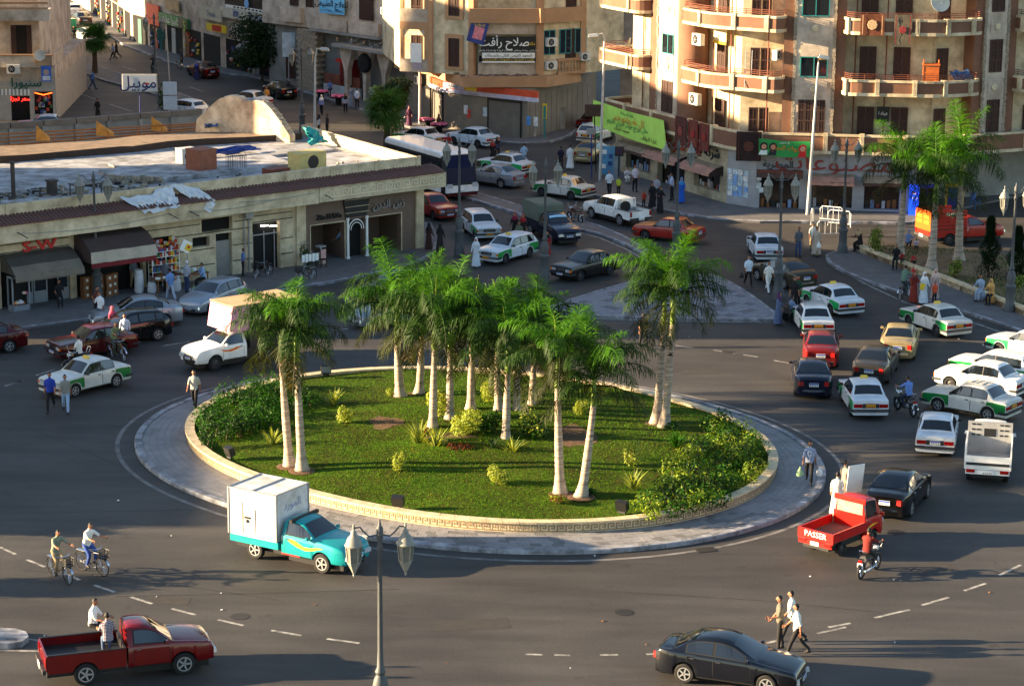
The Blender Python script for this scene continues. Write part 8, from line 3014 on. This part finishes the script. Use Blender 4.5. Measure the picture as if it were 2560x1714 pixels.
person('person in maroon robe holding a child on the plaza kerb',2283,758,-90,'abayah',(130,44,30),BK,1.66,scarf=(100,30,28))
person('person in white robe and scarf with a yellow folder',2308,760,-80,'abaya',(206,216,224),WH_,1.66,scarf=(226,228,230))
person('person in pale pink scarf behind the white robe',2336,750,-100,'abaya',(186,164,160),WH_,1.62,scarf=(206,180,172))
person('child in orange top and dark skirt on the plaza kerb',2335,762,-60,'stand',(206,80,40),BK,1.25)
person('child in red carried by the maroon robe',2280,735,-80,'sit',(190,60,50),BK,0.9,dz=0.8)
person('person in black sitting at the tip of the seat wall',2150,628,-150,'sits',BK,BK,1.66,scarf=(190,160,120),z=0.13)
person('person in black seated on the seat wall with a bag',2240,672,-110,'sit',BK,BK,1.74,z=0.13)
person('person in pale blue robe seated on the seat wall',2452,752,-130,'sitr',(140,160,184),(150,166,186),1.72,z=0.13)
person('person in ochre scarf seated on the seat wall',2478,760,-130,'sits',(190,146,84),BK,1.62,scarf=(206,160,92),z=0.13)
person('person in blue scarf sitting on the plaza grass',2268,622,60,'crouch',(104,124,170),BK,1.55,scarf=None,z=0.4,hair=mat('scarf_blue',(104,124,170),0.9))
person('child in white with a bag sitting on the plaza grass',2290,626,-100,'crouch',(190,180,190),BK,1.05,z=0.4)
person('child in red sitting on the plaza grass near the palm',2280,664,-60,'crouch',(180,40,40),BK,1.0,z=0.4)
person('child in red striped top leaning on the seat wall',2252,658,-80,'crouch',(170,40,50),BK,1.0,z=0.4)
person('person in black shirt behind the wheelchair tricycle',1984,776,-90,'stand',BK,BK,1.74)
person('person in dark green shirt beside the black shirt',1992,772,-100,'stand',(30,70,44),BK,1.74)
person('person in slate blue robe and scarf by the triangular island',1944,812,-20,'abaya',(84,100,134),BK,1.64,scarf=(70,40,80))
person('person in blue shirt crossing near the far median, right one',232,224,30,'walk1',(90,120,180),(40,54,90),1.74)
person('person in pale shirt crossing near the far median, left one',177,218,20,'walk2',(120,136,166),BK,1.76)
person('person in pale blue top crossing the far street',283,151,190,'walk1',(140,160,196),BK,1.6)
person('person in dark clothes beside the pale blue top',292,147,190,'walk2',(40,36,44),BK,1.72)
person('person in black robe near the yard wall',245,300,-100,'abaya',BK,BK,1.64,scarf=BK)
person('person in blue scarf beside the dark red parked car',492,200,-60,'abaya',(40,44,90),BK,1.62,scarf=(60,70,170))
person('person in yellow shirt near the ruined wall',667,268,-90,'stand',(190,130,60),BK,1.7)
person('person in white scarf and lilac top near the far kerb',804,288,-100,'girl',(120,130,180),BK,1.6,scarf=(220,224,230))
person('person in black scarf with a pale bag near the flowers',864,284,-80,'girl',(150,160,186),BK,1.6,scarf=BK)
person('person in long grey robe by the flower trays',879,268,120,'robe',(130,136,150),KH,1.76)
person('person in white shirt by the flower trays',893,274,100,'stand',(196,206,226),BW,1.72)
person('person in blue seated at the flower trays',826,240,-100,'sit',(90,116,166),BW,1.7,z=0.13)
person('person in white seated under the derelict canopy',930,258,-90,'sit',(206,212,224),BW,1.7,z=0.13)
person('person in black and white beside the side parapet',797,340,30,'girl',(180,184,190),BK,1.6,scarf=BK)
person('person in dark clothes seen above the side parapet',818,342,30,'stand',(40,34,34),BK,1.7)
person('person in blue vest by the fan palm',942,326,-80,'stand',(60,100,160),BW,1.4)
person('person in maroon robe seated by the pink trays',1095,330,-60,'sits',(80,50,44),BK,1.6,scarf=(90,60,50),z=0.13)
person('person in violet robe near the white pole',1023,318,-90,'abaya',(80,40,70),BK,1.6,scarf=(90,50,80))
person('person in purple scarf by the far pickup',172,108,-90,'abaya',(120,70,100),BK,1.6,scarf=(150,90,140))
person('person in dark coat by the far pickup',186,107,-90,'walk1',BK,BK,1.72)
person('person in dark clothes standing with a far bicycle',455,170,-150,'stand',(40,50,60),BK,1.72,z=0.13)
def on(root,x,y,z):
 c,s=math.cos(root.rotation_euler.z),math.sin(root.rotation_euler.z)
 return(root.location.x+c*x-s*y,root.location.y+s*x+c*y,z)
rzp=math.degrees(pickup_red.rotation_euler.z)
person('passenger in white shirt sitting on the far side of the pickup bed',0,0,rzp-30,'sit',WH_,BW,1.74,loc=on(pickup_red,-1.15,0.62,0.82))
person('passenger in checked shirt sitting on the near side of the pickup bed',0,0,rzp+90,'sit',CHECK,(70,90,120),1.7,loc=on(pickup_red,-0.85,-0.55,0.72))
# two-wheelers
def two_wheeler(name,label,cat,front,rear,rider=None,motor=False,col=(30,60,120),basket=True,group=None,loc=None,rz=None,bag=None):
 a,c=G(*front),G(*rear)
 d=a-c
 wb=1.3 if motor else 1.08
 rz_=math.atan2(d.y,d.x)
 mid=(a+c)/2
 t=thing(name,label,cat,(mid.x,mid.y,0),rz_,group)
 R=0.3 if motor else 0.34
 M_FR=mat('frame_%d_%d_%d'%col,col,0.35,var=0.05)
 for x in(wb/2,-wb/2):
  b=MB()
  n,m_=28,8
  tr=0.05 if motor else 0.02
  V=[]
  for i in range(n):
   A1=2*PI*i/n
   for j in range(m_):
    B1=2*PI*j/m_
    q=R-tr+tr*math.cos(B1)
    V.append((q*math.cos(A1),tr*math.sin(B1),R+q*math.sin(A1)))
  b.add(V,[(i*m_+j,((i+1)%n)*m_+j,((i+1)%n)*m_+(j+1)%m_,i*m_+(j+1)%m_)for i in range(n)for j in range(m_)])
  w=b.build('wheel',M_RUBBER,t,loc=(x,0,0),smooth=1)
  b=MB()
  for k in range(6 if motor else 9):
   aa=PI*k/(6 if motor else 9)
   b.tube([(-math.cos(aa)*R*0.92,0,R-math.sin(aa)*R*0.92),(math.cos(aa)*R*0.92,0,R+math.sin(aa)*R*0.92)],0.016 if motor else 0.006,4)
  b.lathe([(0.04,-0.04),(0.05,0.0),(0.04,0.04)],8,axis='y',c=(0,0,R))
  b.build('spokes',M_CHROME,w)
  b=MB()
  for k in range(9):
   a0,a1=RD(20+140*k/9),RD(20+140*(k+1)/9)
   rr=R+0.035
   b.add([(rr*math.cos(a0),-0.04,R+rr*math.sin(a0)),(rr*math.cos(a0),0.04,R+rr*math.sin(a0)),(rr*math.cos(a1),0.04,R+rr*math.sin(a1)),(rr*math.cos(a1),-0.04,R+rr*math.sin(a1))],[(0,1,2,3)])
  b.build('mudguard',M_CHROME if not motor else M_FR,t,loc=(x,0,0),recalc=False)
 f,r=wb/2,-wb/2
 b=MB()
 if motor:
  b.tube([(f,0,R),(f-0.22,0,0.86)],0.035,6)
  b.tube([(f-0.2,0,0.74),(-0.1,0,0.6),(r,0,R)],0.035,6)
  b.tube([(f-0.24,0,0.6),(0.12,0,0.3),(-0.3,0,0.32)],0.03,6)
 else:
  for(p,q)in(((f,0,R),(f-0.14,0,0.88)),((f-0.1,0,0.72),(-0.1,0,0.3)),((f-0.12,0,0.8),(-0.22,0,0.76)),((-0.1,0,0.3),(-0.26,0,0.88)),((-0.22,0,0.76),(r,0,R)),((-0.1,0,0.3),(r,0,R))):
   b.tube([p,q],0.018,6)
 b.build('frame',M_FR,t)
 b=MB()
 hz=0.98 if motor else 0.98
 b.tube([(f-0.34,-0.32,hz),(f-0.2,-0.1,hz-0.02),(f-0.2,0.1,hz-0.02),(f-0.34,0.32,hz)],0.016,6)
 b.build('handlebar',M_CHROME,t)
 b=MB()
 if motor:
  b.box((-0.28,0,0.78),(0.62,0.24,0.09),top=0.85)
 else:
  b.box((-0.27,0,0.9),(0.26,0.15,0.06),top=0.8)
 b.build('saddle',M_BLACK,t)
 if motor:
  b=MB();b.box((0.14,0,0.78),(0.42,0.25,0.2),top=0.8);b.build('fuel_tank',M_FR,t)
  b=MB();b.box((0.02,0,0.42),(0.36,0.26,0.3));b.tube([(0.1,-0.15,0.3),(-0.5,-0.18,0.3),(-0.75,-0.18,0.36)],0.04,7);b.build('engine',M_CHROME,t)
  b=MB();b.lathe([(0.02,0.1),(0.1,0.08),(0.1,-0.02),(0.05,-0.06)],12,axis='x',c=(f-0.16,0,0.84));b.build('headlight',M_HEAD,t)
  b=MB();b.box((r-0.12,0,0.68),(0.06,0.14,0.1));b.build('tail_light',M_TAIL,t)
  b=MB();b.tube([(-0.55,-0.1,0.8),(-0.68,-0.1,1.05),(-0.68,0.1,1.05),(-0.55,0.1,0.8)],0.014,5);b.build('grab_rail',M_CHROME,t)
  plate(t,r-0.14,0.55,-1,'w',w=0.2,h=0.16)
  for sd in(-1,1):
   b=MB();b.tube([(f-0.28,sd*0.24,hz),(f-0.24,sd*0.3,hz+0.18)],0.008,4);b.lathe([(0.01,-0.01),(0.06,-0.01),(0.05,0.01)],10,axis='x',c=(f-0.25,sd*0.31,hz+0.2));b.build('mirror',M_CHROME,t)
 else:
  for sd in(-1,1):
   b=MB();b.tube([(-0.1,0,0.3),(-0.1+sd*0.12,sd*0.1,0.3-sd*0.1)],0.012,5);b.box((-0.1+sd*0.12,sd*0.14,0.3-sd*0.1),(0.09,0.1,0.025));b.build('pedal',M_CHROME,t)
  b=MB();b.bb(r-0.2,-0.3,-0.07,0.07,0.74,0.76);b.build('rear_rack',M_CHROME,t)
  if basket:
   b=MB()
   for k in range(5):
    z=0.72+0.06*k
    b.tube([(f-0.05,-0.17,z),(f+0.22,-0.17,z),(f+0.22,0.17,z),(f-0.05,0.17,z),(f-0.05,-0.17,z)],0.012,4)
   for(x,y)in((f-0.05,-0.17),(f+0.22,-0.17),(f+0.22,0.17),(f-0.05,0.17),(f+0.08,-0.17),(f+0.22,0)):
    b.tube([(x,y,0.7),(x,y,0.98)],0.012,4)
   b.bb(f-0.05,f+0.22,-0.17,0.17,0.7,0.71)
   b.build('basket',M_BLACK,t)
 if rider:
  c_,s_=math.cos(rz_),math.sin(rz_)
  pose='moto' if motor else 'ride'
  if pose not in POSES:
   POSES[pose]=pose_mesh('figure_'+pose,**PDEF[pose])
  hip=0.9+POSES[pose][1]
  seat=0.84 if motor else 0.95
  person(rider[0],0,0,math.degrees(rz_),pose,rider[1],rider[2],1.72,loc=(mid.x-c_*0.26,mid.y-s_*0.26,seat+0.07-hip),shoe=rider[3]if len(rider)>3 else None)
 return t
two_wheeler('bicycle','old brown bicycle with loaded baskets, nearest the left edge','bicycle',(171,1461),(130,1440),('cyclist in grey-green T-shirt riding with white bags',(122,132,112),KH),col=(130,104,60))
two_wheeler('bicycle','dark blue bicycle with front basket beside the brown one','bicycle',(256,1440),(206,1424),('cyclist in white T-shirt and blue jeans',WH_,(40,70,140)),col=(28,40,70))
two_wheeler('bicycle','bicycle ridden past the maroon boxy sedan','bicycle',(313,906),(272,892),('cyclist in olive T-shirt beside the maroon sedan',(112,122,84),(60,66,60)),col=(120,90,40),basket=False)
two_wheeler('bicycle','bicycle with rear crate at the plaza kerb','bicycle',(2278,741),(2247,752),('cyclist in green shirt and white cap at the plaza kerb',(96,124,104),(70,76,80)),col=(40,44,50),basket=True)
two_wheeler('bicycle','parked black bicycle by the dark doorway, left one','bicycle',(634,702),(680,690),None,col=(30,30,32))
two_wheeler('bicycle','parked bicycle half hidden by the left palm crown','bicycle',(742,712),(790,700),None,col=(40,34,34))
two_wheeler('bicycle','bicycle ridden along the far street','bicycle',(375,182),(392,190),('cyclist in dark clothes on the far street',(46,44,42),BK),col=(40,40,40),basket=False)
two_wheeler('bicycle','bicycle held at the far kerb','bicycle',(440,170),(458,177),None,col=(90,96,100),basket=False)
two_wheeler('motorcycle','motorcycle with rider in blue in the right traffic','motorcycle',(2243,1024),(2282,1042),('motorcyclist in blue and white shirt',(96,130,196),(34,44,70)),True,(24,24,28))
two_wheeler('motorcycle','motorcycle behind the red small truck','motorcycle',(2194,1421),(2150,1449),('motorcyclist in dark red shirt behind the red truck',(110,26,18),BK),True,(26,26,28))
two_wheeler('motorcycle','parked motorcycle on the traffic median','motorcycle',(1425,552),(1450,560),None,True,(60,20,20))
two_wheeler('motorcycle','motorcycle behind the bus by the white sedan','motorcycle',(1112,398),(1128,390),('motorcyclist in red near the bus',(150,30,26),BK),True,(30,30,34))
two_wheeler('motorcycle','dark motorcycle parked by the flower trays','motorcycle',(1010,330),(985,322),None,True,(30,30,30))
two_wheeler('motorcycle','motorcycle hidden behind the left taxi','motorcycle',(178,930),(215,922),None,True,(40,40,44))
# street furniture
M_LAMP=mat('lamp_grey_paint',(74,78,80),0.6,var=0.2,scale=3)
M_LAMPL=mat('lamp_pale_metal',(132,132,124),0.6,var=0.25,scale=4)
M_LGL=mat('lantern_glass',(112,112,104),0.15,var=0.15,scale=5)
def make_lamp():
 t=thing('street_lamp','','street lamp',(0,0,0),0,'ornate twin-lantern street lamps')
 b=MB()
 b.lathe([(0.3,0),(0.3,0.45),(0.25,0.55),(0.23,1.3),(0.28,1.38),(0.28,1.5),(0.19,1.6),(0.24,1.95),(0.19,2.2),(0.12,2.32),(0.16,2.42),(0.1,2.55),(0.085,3.0)],14)
 b.build('base',M_LAMP,t,smooth=0.7)
 b=MB()
 b.lathe([(0.08,3.0),(0.06,6.0),(0.09,6.05),(0.09,6.15),(0.065,6.2),(0.065,6.35),(0.1,6.42),(0.1,6.7),(0.05,6.78),(0.02,6.95)],12)
 b.build('post',M_LAMP,t,smooth=0.7)
 for sd in(-1,1):
  b=MB()
  b.tube([(sd*0.08,0,6.5),(sd*0.3,0,6.46),(sd*0.45,0,6.6),(sd*0.55,0,6.74),(sd*0.7,0,6.72),(sd*0.73,0,6.62)],0.025,6)
  b.build('arm',M_LAMP,t)
  b=MB()
  b.lathe([(0.02,6.84),(0.04,6.74),(0.02,6.68),(0.08,6.62),(0.09,6.52),(0.18,6.43),(0.23,6.28),(0.27,6.22),(0.25,6.18)],14,c=(sd*0.73,0,0))
  l=b.build('lantern',M_LAMPL,t,smooth=0.7)
  b=MB()
  b.lathe([(0.21,6.18),(0.17,5.72),(0.16,5.7)],6,c=(sd*0.73,0,0))
  b.build('pane',M_LGL,l)
  b=MB()
  for k in range(6):
   a=k*PI/3
   b.tube([(sd*0.73+math.cos(a)*0.225,math.sin(a)*0.225,6.2),(sd*0.73+math.cos(a)*0.18,math.sin(a)*0.18,5.7)],0.02,4)
  b.lathe([(0.19,5.72),(0.18,5.67),(0.03,5.36),(0.04,5.32),(0.01,5.26)],6,c=(sd*0.73,0,0))
  b.build('cage',M_LAMPL,l)
 return t
lamp0=make_lamp()
LP=[('foreground ornate lamp cut by the bottom edge',G(949,1302,6.9)*1.0,0.12),('ornate lamp before the dark awning at the left shops',G(244,752),0.1),('ornate lamp in front of the bus and red sedan',G(1148,640),0.1),('ornate lamp in front of the canvas-covered pickup',G(1361,705),0.35),('ornate lamp behind the tall right palm pair',G(1690,645),0.0),('ornate lamp at the tip of the plaza',G(2106,636),0.25),('ornate lamp beside the dark olive sedan',G(1945,748),0.05),('ornate lamp near the right edge on the plaza',G(2523,784),0.45),('ornate lamp on the far street median',G(390,232),0.2),('ornate lamp at the far junction behind the flat roof',G(756,335),0.05)]
for i,(l,g,rz)in enumerate(LP):
 o=lamp0 if i==0 else copy_tree(lamp0)
 o.location=(g.x,g.y,0.0)
 o.rotation_euler=(0,0,rz)
 o['label']=l
def pole_lamp(label,base,topy,head,z0=0.0,arm=None):
 g=G(*base)
 d=ray(*topy)
 H=HC+d.z*(g.y/d.y)
 X=d.x*(g.y/d.y)-g.x
 e=ray(*head)
 ex,ez=e.x*(g.y/e.y)-g.x,HC+e.z*(g.y/e.y)
 t=thing('light_pole',label,'street light',g,0,'plain street light poles')
 b=MB()
 b.tube([(0,0,0),(X*0.5,0,H*0.5),(X,0,H)],[0.11,0.09,0.06],9)
 b.tube([(X,0,H),(X+(ex-X)*0.3,0,H+(ez-H)*0.7+0.2),(ex,0,ez)],[0.06,0.05,0.045],7)
 b.build('pole',mat('pole_pale',(186,186,182),0.6,var=0.25),t,smooth=0.8)
 s=1 if ex>X else-1
 b=MB()
 b.box((ex+s*0.25,0,ez-0.02),(0.75,0.3,0.2),top=0.75,ry=s*0.12)
 b.build('lamp_head',mat('lamp_head',(170,176,180),0.5),t)
 b=MB()
 b.box((ex+s*0.27,0,ez-0.15),(0.55,0.24,0.08))
 b.build('diffuser',mat('amber_glass',(190,150,60),0.3),t)
pole_lamp('white light pole behind the side parapet',(786,345),(788,145),(803,122))
pole_lamp('light pole at the left of the tan corner building',(1049,314),(1050,22),(1035,6))
pole_lamp('light pole beside the lime green banner',(1500,452),(1511,98),(1492,88))
pole_lamp('tall white light pole holding the green banner',(2018,541),(2046,160),(2050,142))
pole_lamp('light pole on the far pavement by the green shop sign',(454,128),(453,42),(442,26))
def sign_on_pole(name,label,base,cx,cy,wpx,hpx,m,pole_m,back=None,cat='sign',rz=0.0):
 g=G(*base)
 d=ray(cx,cy)
 k=g.y/d.y
 X,Z=d.x*k-g.x,HC+d.z*k
 s=d.length*k/F_PX
 t=thing(name,label,cat,g,rz)
 b=MB();b.tube([(0,0,0),(X*0.8,0,Z)],0.045,7);b.build('post',pole_m,t)
 b=MB();b.box((X,-0.09,Z),(wpx*s,0.08,hpx*s));bo=b.build('board',m,t)
 bv=bo.modifiers.new('soft','BEVEL');bv.width,bv.segments=0.03,2
 return t,X,Z,s
M_BLUEP=mat('blue_post',(24,44,120),0.5)
t,X,Z,s=sign_on_pole('shop_sign','white rounded sign with red and blue Arabic letters on a blue post',(351,322),349,207,84,40,mat('sign_offwhite',(214,216,218),0.4,var=0.06),M_BLUEP)
b=MB();b.box((X,-0.08,Z),(88*s,0.06,44*s));b.build('rim',mat('sign_rim',(200,192,170),0.5),t)
text('موبيل',1.25,mat('sign_blue',(24,30,90),0.5,var=0),t,(X-0.1,-0.15,Z),ar=True,ext=0.005,bold=0.01)
b=MB();b.box((X+0.62,-0.16,Z-0.05),(0.3,0.008,0.12));b.build('red_stroke',M_RED,t)
t,X,Z,s=sign_on_pole('road_sign','pair of pale square plates on a thin pole behind the yard wall',(428,300),425,221,34,33,mat('plate_pale',(186,200,214),0.4,var=0.08),M_STEEL)
b=MB();b.box((X,-0.09,Z-36*s),(34*s,0.08,33*s));b.build('board',MATS['plate_pale'],t)
b=MB();b.tube([(X,0,Z),(X-0.2,0,Z+5.0)],0.05,7);b.build('upper_post',M_STEEL,t)
t,X,Z,s=sign_on_pole('road_sign','square no-parking sign on the corner pavement',(1546,454),1548,378,22,25,M_DGREY,M_BLACK)
b=MB();b.lathe([(0.1,-0.15),(0.22,-0.15),(0.22,-0.14)],18,axis='y',c=(X,0,Z));b.build('ring',mat('dark_red',(110,30,40),0.5),t)
b=MB();b.lathe([(0.01,-0.155),(0.17,-0.155),(0.17,-0.15)],18,axis='y',c=(X,0,Z));b.build('disc',mat('disc_blue',(30,36,70),0.5),t)
sign_on_pole('street_name_sign','pale street sign on a dark blue post by the light pole',(1479,446),1478,328,24,15,M_STEEL,M_BLUEP)
sign_on_pole('shop_board','dark board with red end hanging beside the light pole',(1490,430),1484,276,44,30,mat('board_dark',(70,44,34),0.5,var=0.4,scale=3),M_BLACK)
sign_on_pole('advert_board','pale advert board beside the big dark tree',(722,222),722,112,32,60,mat('advert_pale',(170,184,196),0.5,var=0.3),M_STEEL)
t=thing('traffic_light','yellow and green traffic signal on the tan corner pavement','traffic light',G(1361,346,0.13))
b=MB();b.tube([(0,0,0),(0,0,2.2)],0.07,8);b.build('post',M_TEAL,t)
b=MB();b.box((0,0,2.1),(0.36,0.2,1.15));b.build('backing',M_YEL,t)
b=MB();b.box((0,-0.12,2.05),(0.2,0.08,0.95));b.build('signal_box',M_TEAL,t)
def cabinet(label,px,py,w,d,h,m,z=0.13,legs=0.0,name='utility_cabinet',rz=0.0):
 t=thing(name,label,'cabinet',G(px,py,z),rz)
 b=MB();b.box((0,0,legs+h/2),(w,d,h));b.box((0,0,legs+h+0.03),(w+0.06,d+0.06,0.06));b.build('casing',m,t)
 b=MB();b.box((0,-d/2-0.01,legs+h/2),(w*0.42,0.02,h*0.86));b.build('door',M_STEEL,t)
 if legs:
  for s in(-1,1):
   b=MB();b.box((s*w*0.3,0,legs/2),(0.08,0.08,legs));b.build('leg',M_STEEL,t)
 return t
cabinet('pale utility cabinet covered with torn bills at the tan corner',1322,340,1.1,0.6,1.05,mat('cab_pale',(170,168,160),0.7,var=0.4,scale=3))
cabinet('grey utility box raised on two legs',1193,322,0.5,0.3,0.8,M_STEEL,legs=1.6)
cabinet('tall grey cabinet at the alley corner',1402,322,0.65,0.5,1.6,M_GREY)
cabinet('grey cabinet beside the bus shelter poster',1541,448,0.5,0.3,1.5,mat('cab_bluegrey',(120,136,150),0.6,var=0.3))
cabinet('grey metal cabinet under the big tree',648,186,0.9,0.5,1.2,M_GREY)
t=thing('advert_stand','blue and white advert panel of the bus shelter','advert',G(1518,440,0.13),-0.2)
b=MB();b.box((0,0,1.1),(1.1,0.15,2.0));b.build('panel',mat('advert_blue',(90,150,190),0.4,var=0.3),t)
for k,(x,z)in enumerate(((-0.2,1.7),(0.25,1.4),(-0.25,0.7),(0.2,0.9))):
 b=MB();b.box((x,-0.09,z),(0.3,0.02,0.3));b.build('picture',[M_WHITE,MATS['panel_blue']][k%2],t)
t=thing('drinks_cooler','tall glowing blue drinks cooler sign with red and white roundel','cooler',G(2283,536,0.13),-0.15)
b=MB();b.box((0,0,0.95),(0.62,0.55,1.9));b.build('cabinet',mat('cooler_blue',(14,60,190),0.35,var=0.35,scale=2.5,emit=0.5),t)
for(dz,m_)in((0.035,M_RED),(-0.0,M_WHITE),(-0.035,MATS['cooler_blue'])):
 b=MB();b.box((0,-0.283-abs(dz)*0.05,1.38+dz*2.2),(0.24 if dz==0 else 0.2,0.01,0.05 if dz==0 else 0.07));b.build('roundel',m_,t)
text('PEPSI',0.2,M_INKW,t,(0,-0.285,1.1),ext=0.003)
for k,(px,l)in enumerate(((2305,'dark blue glass-door fridge beside the glowing cooler'),(2325,'second dark fridge further from the glowing cooler'))):
 t=thing('fridge',l,'fridge',G(px,531,0.13),-0.15)
 b=MB();b.box((0,0,0.9),(0.6,0.55,1.8));b.build('cabinet',M_BLUEP,t)
 b=MB();b.box((0,-0.285,0.95),(0.5,0.02,1.4));b.build('glass_door',M_GLASS,t)
t=thing('display_stand','yellow framed display stand beyond the red truck','stand',G(2385,520,0.13),-0.1)
b=MB();b.bb(-0.6,-0.45,0,0.4,0,1.5);b.bb(0.45,0.6,0,0.4,0,1.5);b.bb(-0.6,0.6,0,0.4,1.35,1.6);b.build('frame',mat('stand_yellow',(196,150,40),0.6),t)
b=MB();b.bb(-0.44,0.44,0.1,0.3,0.1,1.3);b.build('panel',M_BLUEP,t)
M_BCH=mat('blue_chair',(50,90,150),0.5)
chair('blue plastic chair on the far right pavement',G(2437,522,0.13),0.6,M_BCH,M_BCH)
M_BARW=mat('barrier_white',(222,222,220),0.5,var=0.1)
for i,(px,py,rz,l)in enumerate(((2072,592,0.15,'white arched barrier in front of the group near the plaza lamp'),(2098,566,-0.5,'black and white barrier behind the arched one, right'),(2078,556,-0.45,'black and white barrier behind the arched one, middle'),(2030,560,1.2,'single narrow barrier end nearest the white light pole'))):
 t=thing('crowd_barrier',l,'barrier',G(px,py),rz,'crowd control barriers')
 w=1.5 if i<3 else 0.6
 b=MB();b.tube([(-w/2,0,0),(-w/2,0,0.85),(-w/2+0.15,0,1.0),(w/2-0.15,0,1.0),(w/2,0,0.85),(w/2,0,0)],0.028,7);b.tube([(-w/2,0,0.2),(w/2,0,0.2)],0.022,6);b.build('frame',M_BARW,t)
 for k in range(int(w/0.18)):
  b=MB();b.tube([(-w/2+0.14+0.18*k,0,0.2),(-w/2+0.14+0.18*k,0,1.0)],0.016,5);b.build('bar',[M_BARW,M_BLACK][(k+i)%2],t)
def floodlight(label,px,py,rz,z=0.5):
 t=thing('floodlight',label,'floodlight',G(px,py,z),rz,'garden floodlights')
 b=MB();b.box((0,0,0.28),(0.45,0.25,0.36),rx=-0.3);b.build('housing',M_BLACK,t)
 b=MB();b.box((0,-0.14,0.31),(0.38,0.02,0.28),rx=-0.3);b.build('glass',M_LGL,t)
 b=MB();b.box((0,0,0.05),(0.3,0.1,0.12));b.build('bracket',M_DGREY,t)
floodlight('black floodlight at the left end of the right hedge',1555,1281,2.6)
floodlight('small dark floodlight on the front lawn',995,1268,2.9)
floodlight('floodlight with pale glass at the back lawn edge',815,938,0.2)
floodlight('dark floodlight in front of the left hedge',574,1144,2.2)
M_PINK=[mat('flower_pink',(226,90,140),0.8,var=0.25,scale=8),mat('flower_rose',(236,140,170),0.8,var=0.2,scale=8)]
for i,(px,py,l)in enumerate(((802,250,'tray of pink sweets on a stand, leftmost by the low wall'),(846,262,'tray of pink sweets near the long grey robe'),(1068,322,'tray of pink sweets behind the far taxi, left one'),(1098,334,'tray of pink sweets behind the far taxi, right one'))):
 t=thing('flower_tray',l,'tray',G(px,py,0.05),0,'pink heaped trays')
 b=MB();b.lathe([(0.25,0),(0.25,0.55),(0.65,0.6),(0.7,0.68)],14);b.build('stand',M_DARK,t)
 b=MB()
 for k in range(70):
  a,r_=rnd.uniform(0,2*PI),0.62*math.sqrt(rnd.random())
  b.box((r_*math.cos(a),r_*math.sin(a),0.72+0.12*(1-r_)),(0.12,0.12,0.1),rnd.randrange(2),rz=a)
 b.build('heap',M_PINK,t,kind='stuff')
t=thing('phone_booth','green telephone hood on a post on the far pavement','phone booth',G(404,129,0.13))
b=MB();b.tube([(0,0,0),(0,0,1.2)],0.08,8);b.build('post',M_TEAL,t)
b=MB();b.box((0,0,1.75),(0.8,0.6,1.1),top=0.9);b.build('hood',mat('booth_green',(36,96,84),0.5),t)
def bagm(label,loc,s,m):
 b=MB();b.lathe([(s*0.35,0),(s*0.5,s*0.25),(s*0.4,s*0.7),(s*0.12,s),(s*0.08,s*1.3)],9)
 for i,v in enumerate(b.v):
  b.v[i]=(v[0]+rnd.uniform(-0.02,0.02),v[1]*0.6,v[2])
 tag(b.build('carrier_bag',m,smooth=1,loc=loc),label,'bag')
g=G(2022,1207,0.13)
bagm('pale green carrier bag in the plaid shirt person hand',(g.x-0.38,g.y-0.12,0.45),0.3,mat('bag_pale_green',(176,206,150),0.5))
bagm('white carrier bag on the far side of the plaid shirt',(g.x+0.4,g.y-0.05,0.45),0.28,M_WHITE)
g=G(2040,640)
bagm('round white bag carried by the long beige robe',(g.x+0.1,g.y-0.34,0.55),0.3,M_WHITE)
g=G(1870,716)
bagm('dark pot carried by the white shirt person',(g.x-0.38,g.y-0.1,0.5),0.26,M_BLACK)
g=G(2112,1264)
b=MB();b.box((0,0,0.62),(0.75,0.03,1.15),rx=0.12)
tag(b.build('white_board',M_WHITE,loc=(g.x+0.32,g.y-0.25,0.55),rz=0.5),'large white board carried beside the red truck cab','board')
g=G(2308,760)
b=MB();b.box((0,0,0),(0.26,0.03,0.34),ry=0.2)
tag(b.build('folder',M_YEL,loc=(g.x-0.14,g.y-0.3,1.02)),'yellow folder held by the white robe on the plaza kerb','folder')
g=G(485,742)
bagm('green carrier bag on the ground by the street table',(g.x,g.y,0.13),0.4,MATS['bag_green'])
t=thing('wheelchair','wheelchair with chrome wheels at the tip of the triangular island','wheelchair',G(1975,806),0.5)
for sd in(-1,1):
 b=MB();b.lathe([(0.27,-0.02),(0.31,-0.02),(0.31,0.02),(0.27,0.02)],20,axis='y',c=(0,sd*0.3,0.31))
 for k in range(6):
  a=PI*k/6
  b.tube([(math.cos(a)*0.28,sd*0.3,0.31+math.sin(a)*0.28),(-math.cos(a)*0.28,sd*0.3,0.31-math.sin(a)*0.28)],0.006,4)
 b.build('wheel',M_DGREY,t)
 b=MB();b.tube([(-0.25,sd*0.24,0.95),(-0.22,sd*0.24,0.5),(0.3,sd*0.24,0.5),(0.42,sd*0.24,0.12)],0.016,5);b.build('side_frame',M_CHROME,t)
b=MB();b.box((0.02,0,0.5),(0.45,0.45,0.04));b.box((-0.22,0,0.75),(0.04,0.45,0.45));b.build('seat',M_BLACK,t)
c_=t.location
person('person in pale blue seated in the wheelchair',0,0,30,'sit',(110,130,160),BK,1.5,loc=(c_.x,c_.y,0.12),scarf=None)
b=MB()
for k in range(70):
 p=G(rnd.uniform(60,2500),rnd.uniform(620,1700))
 s=rnd.uniform(0.03,0.09)
 b.box((p.x,p.y,0.02),(s,s*0.7,0.02),rnd.randrange(2),rz=rnd.uniform(0,3))
tag(b.build('litter',[M_WHITE,M_CARD]),'small scraps of litter on the asphalt','litter',kind='stuff')
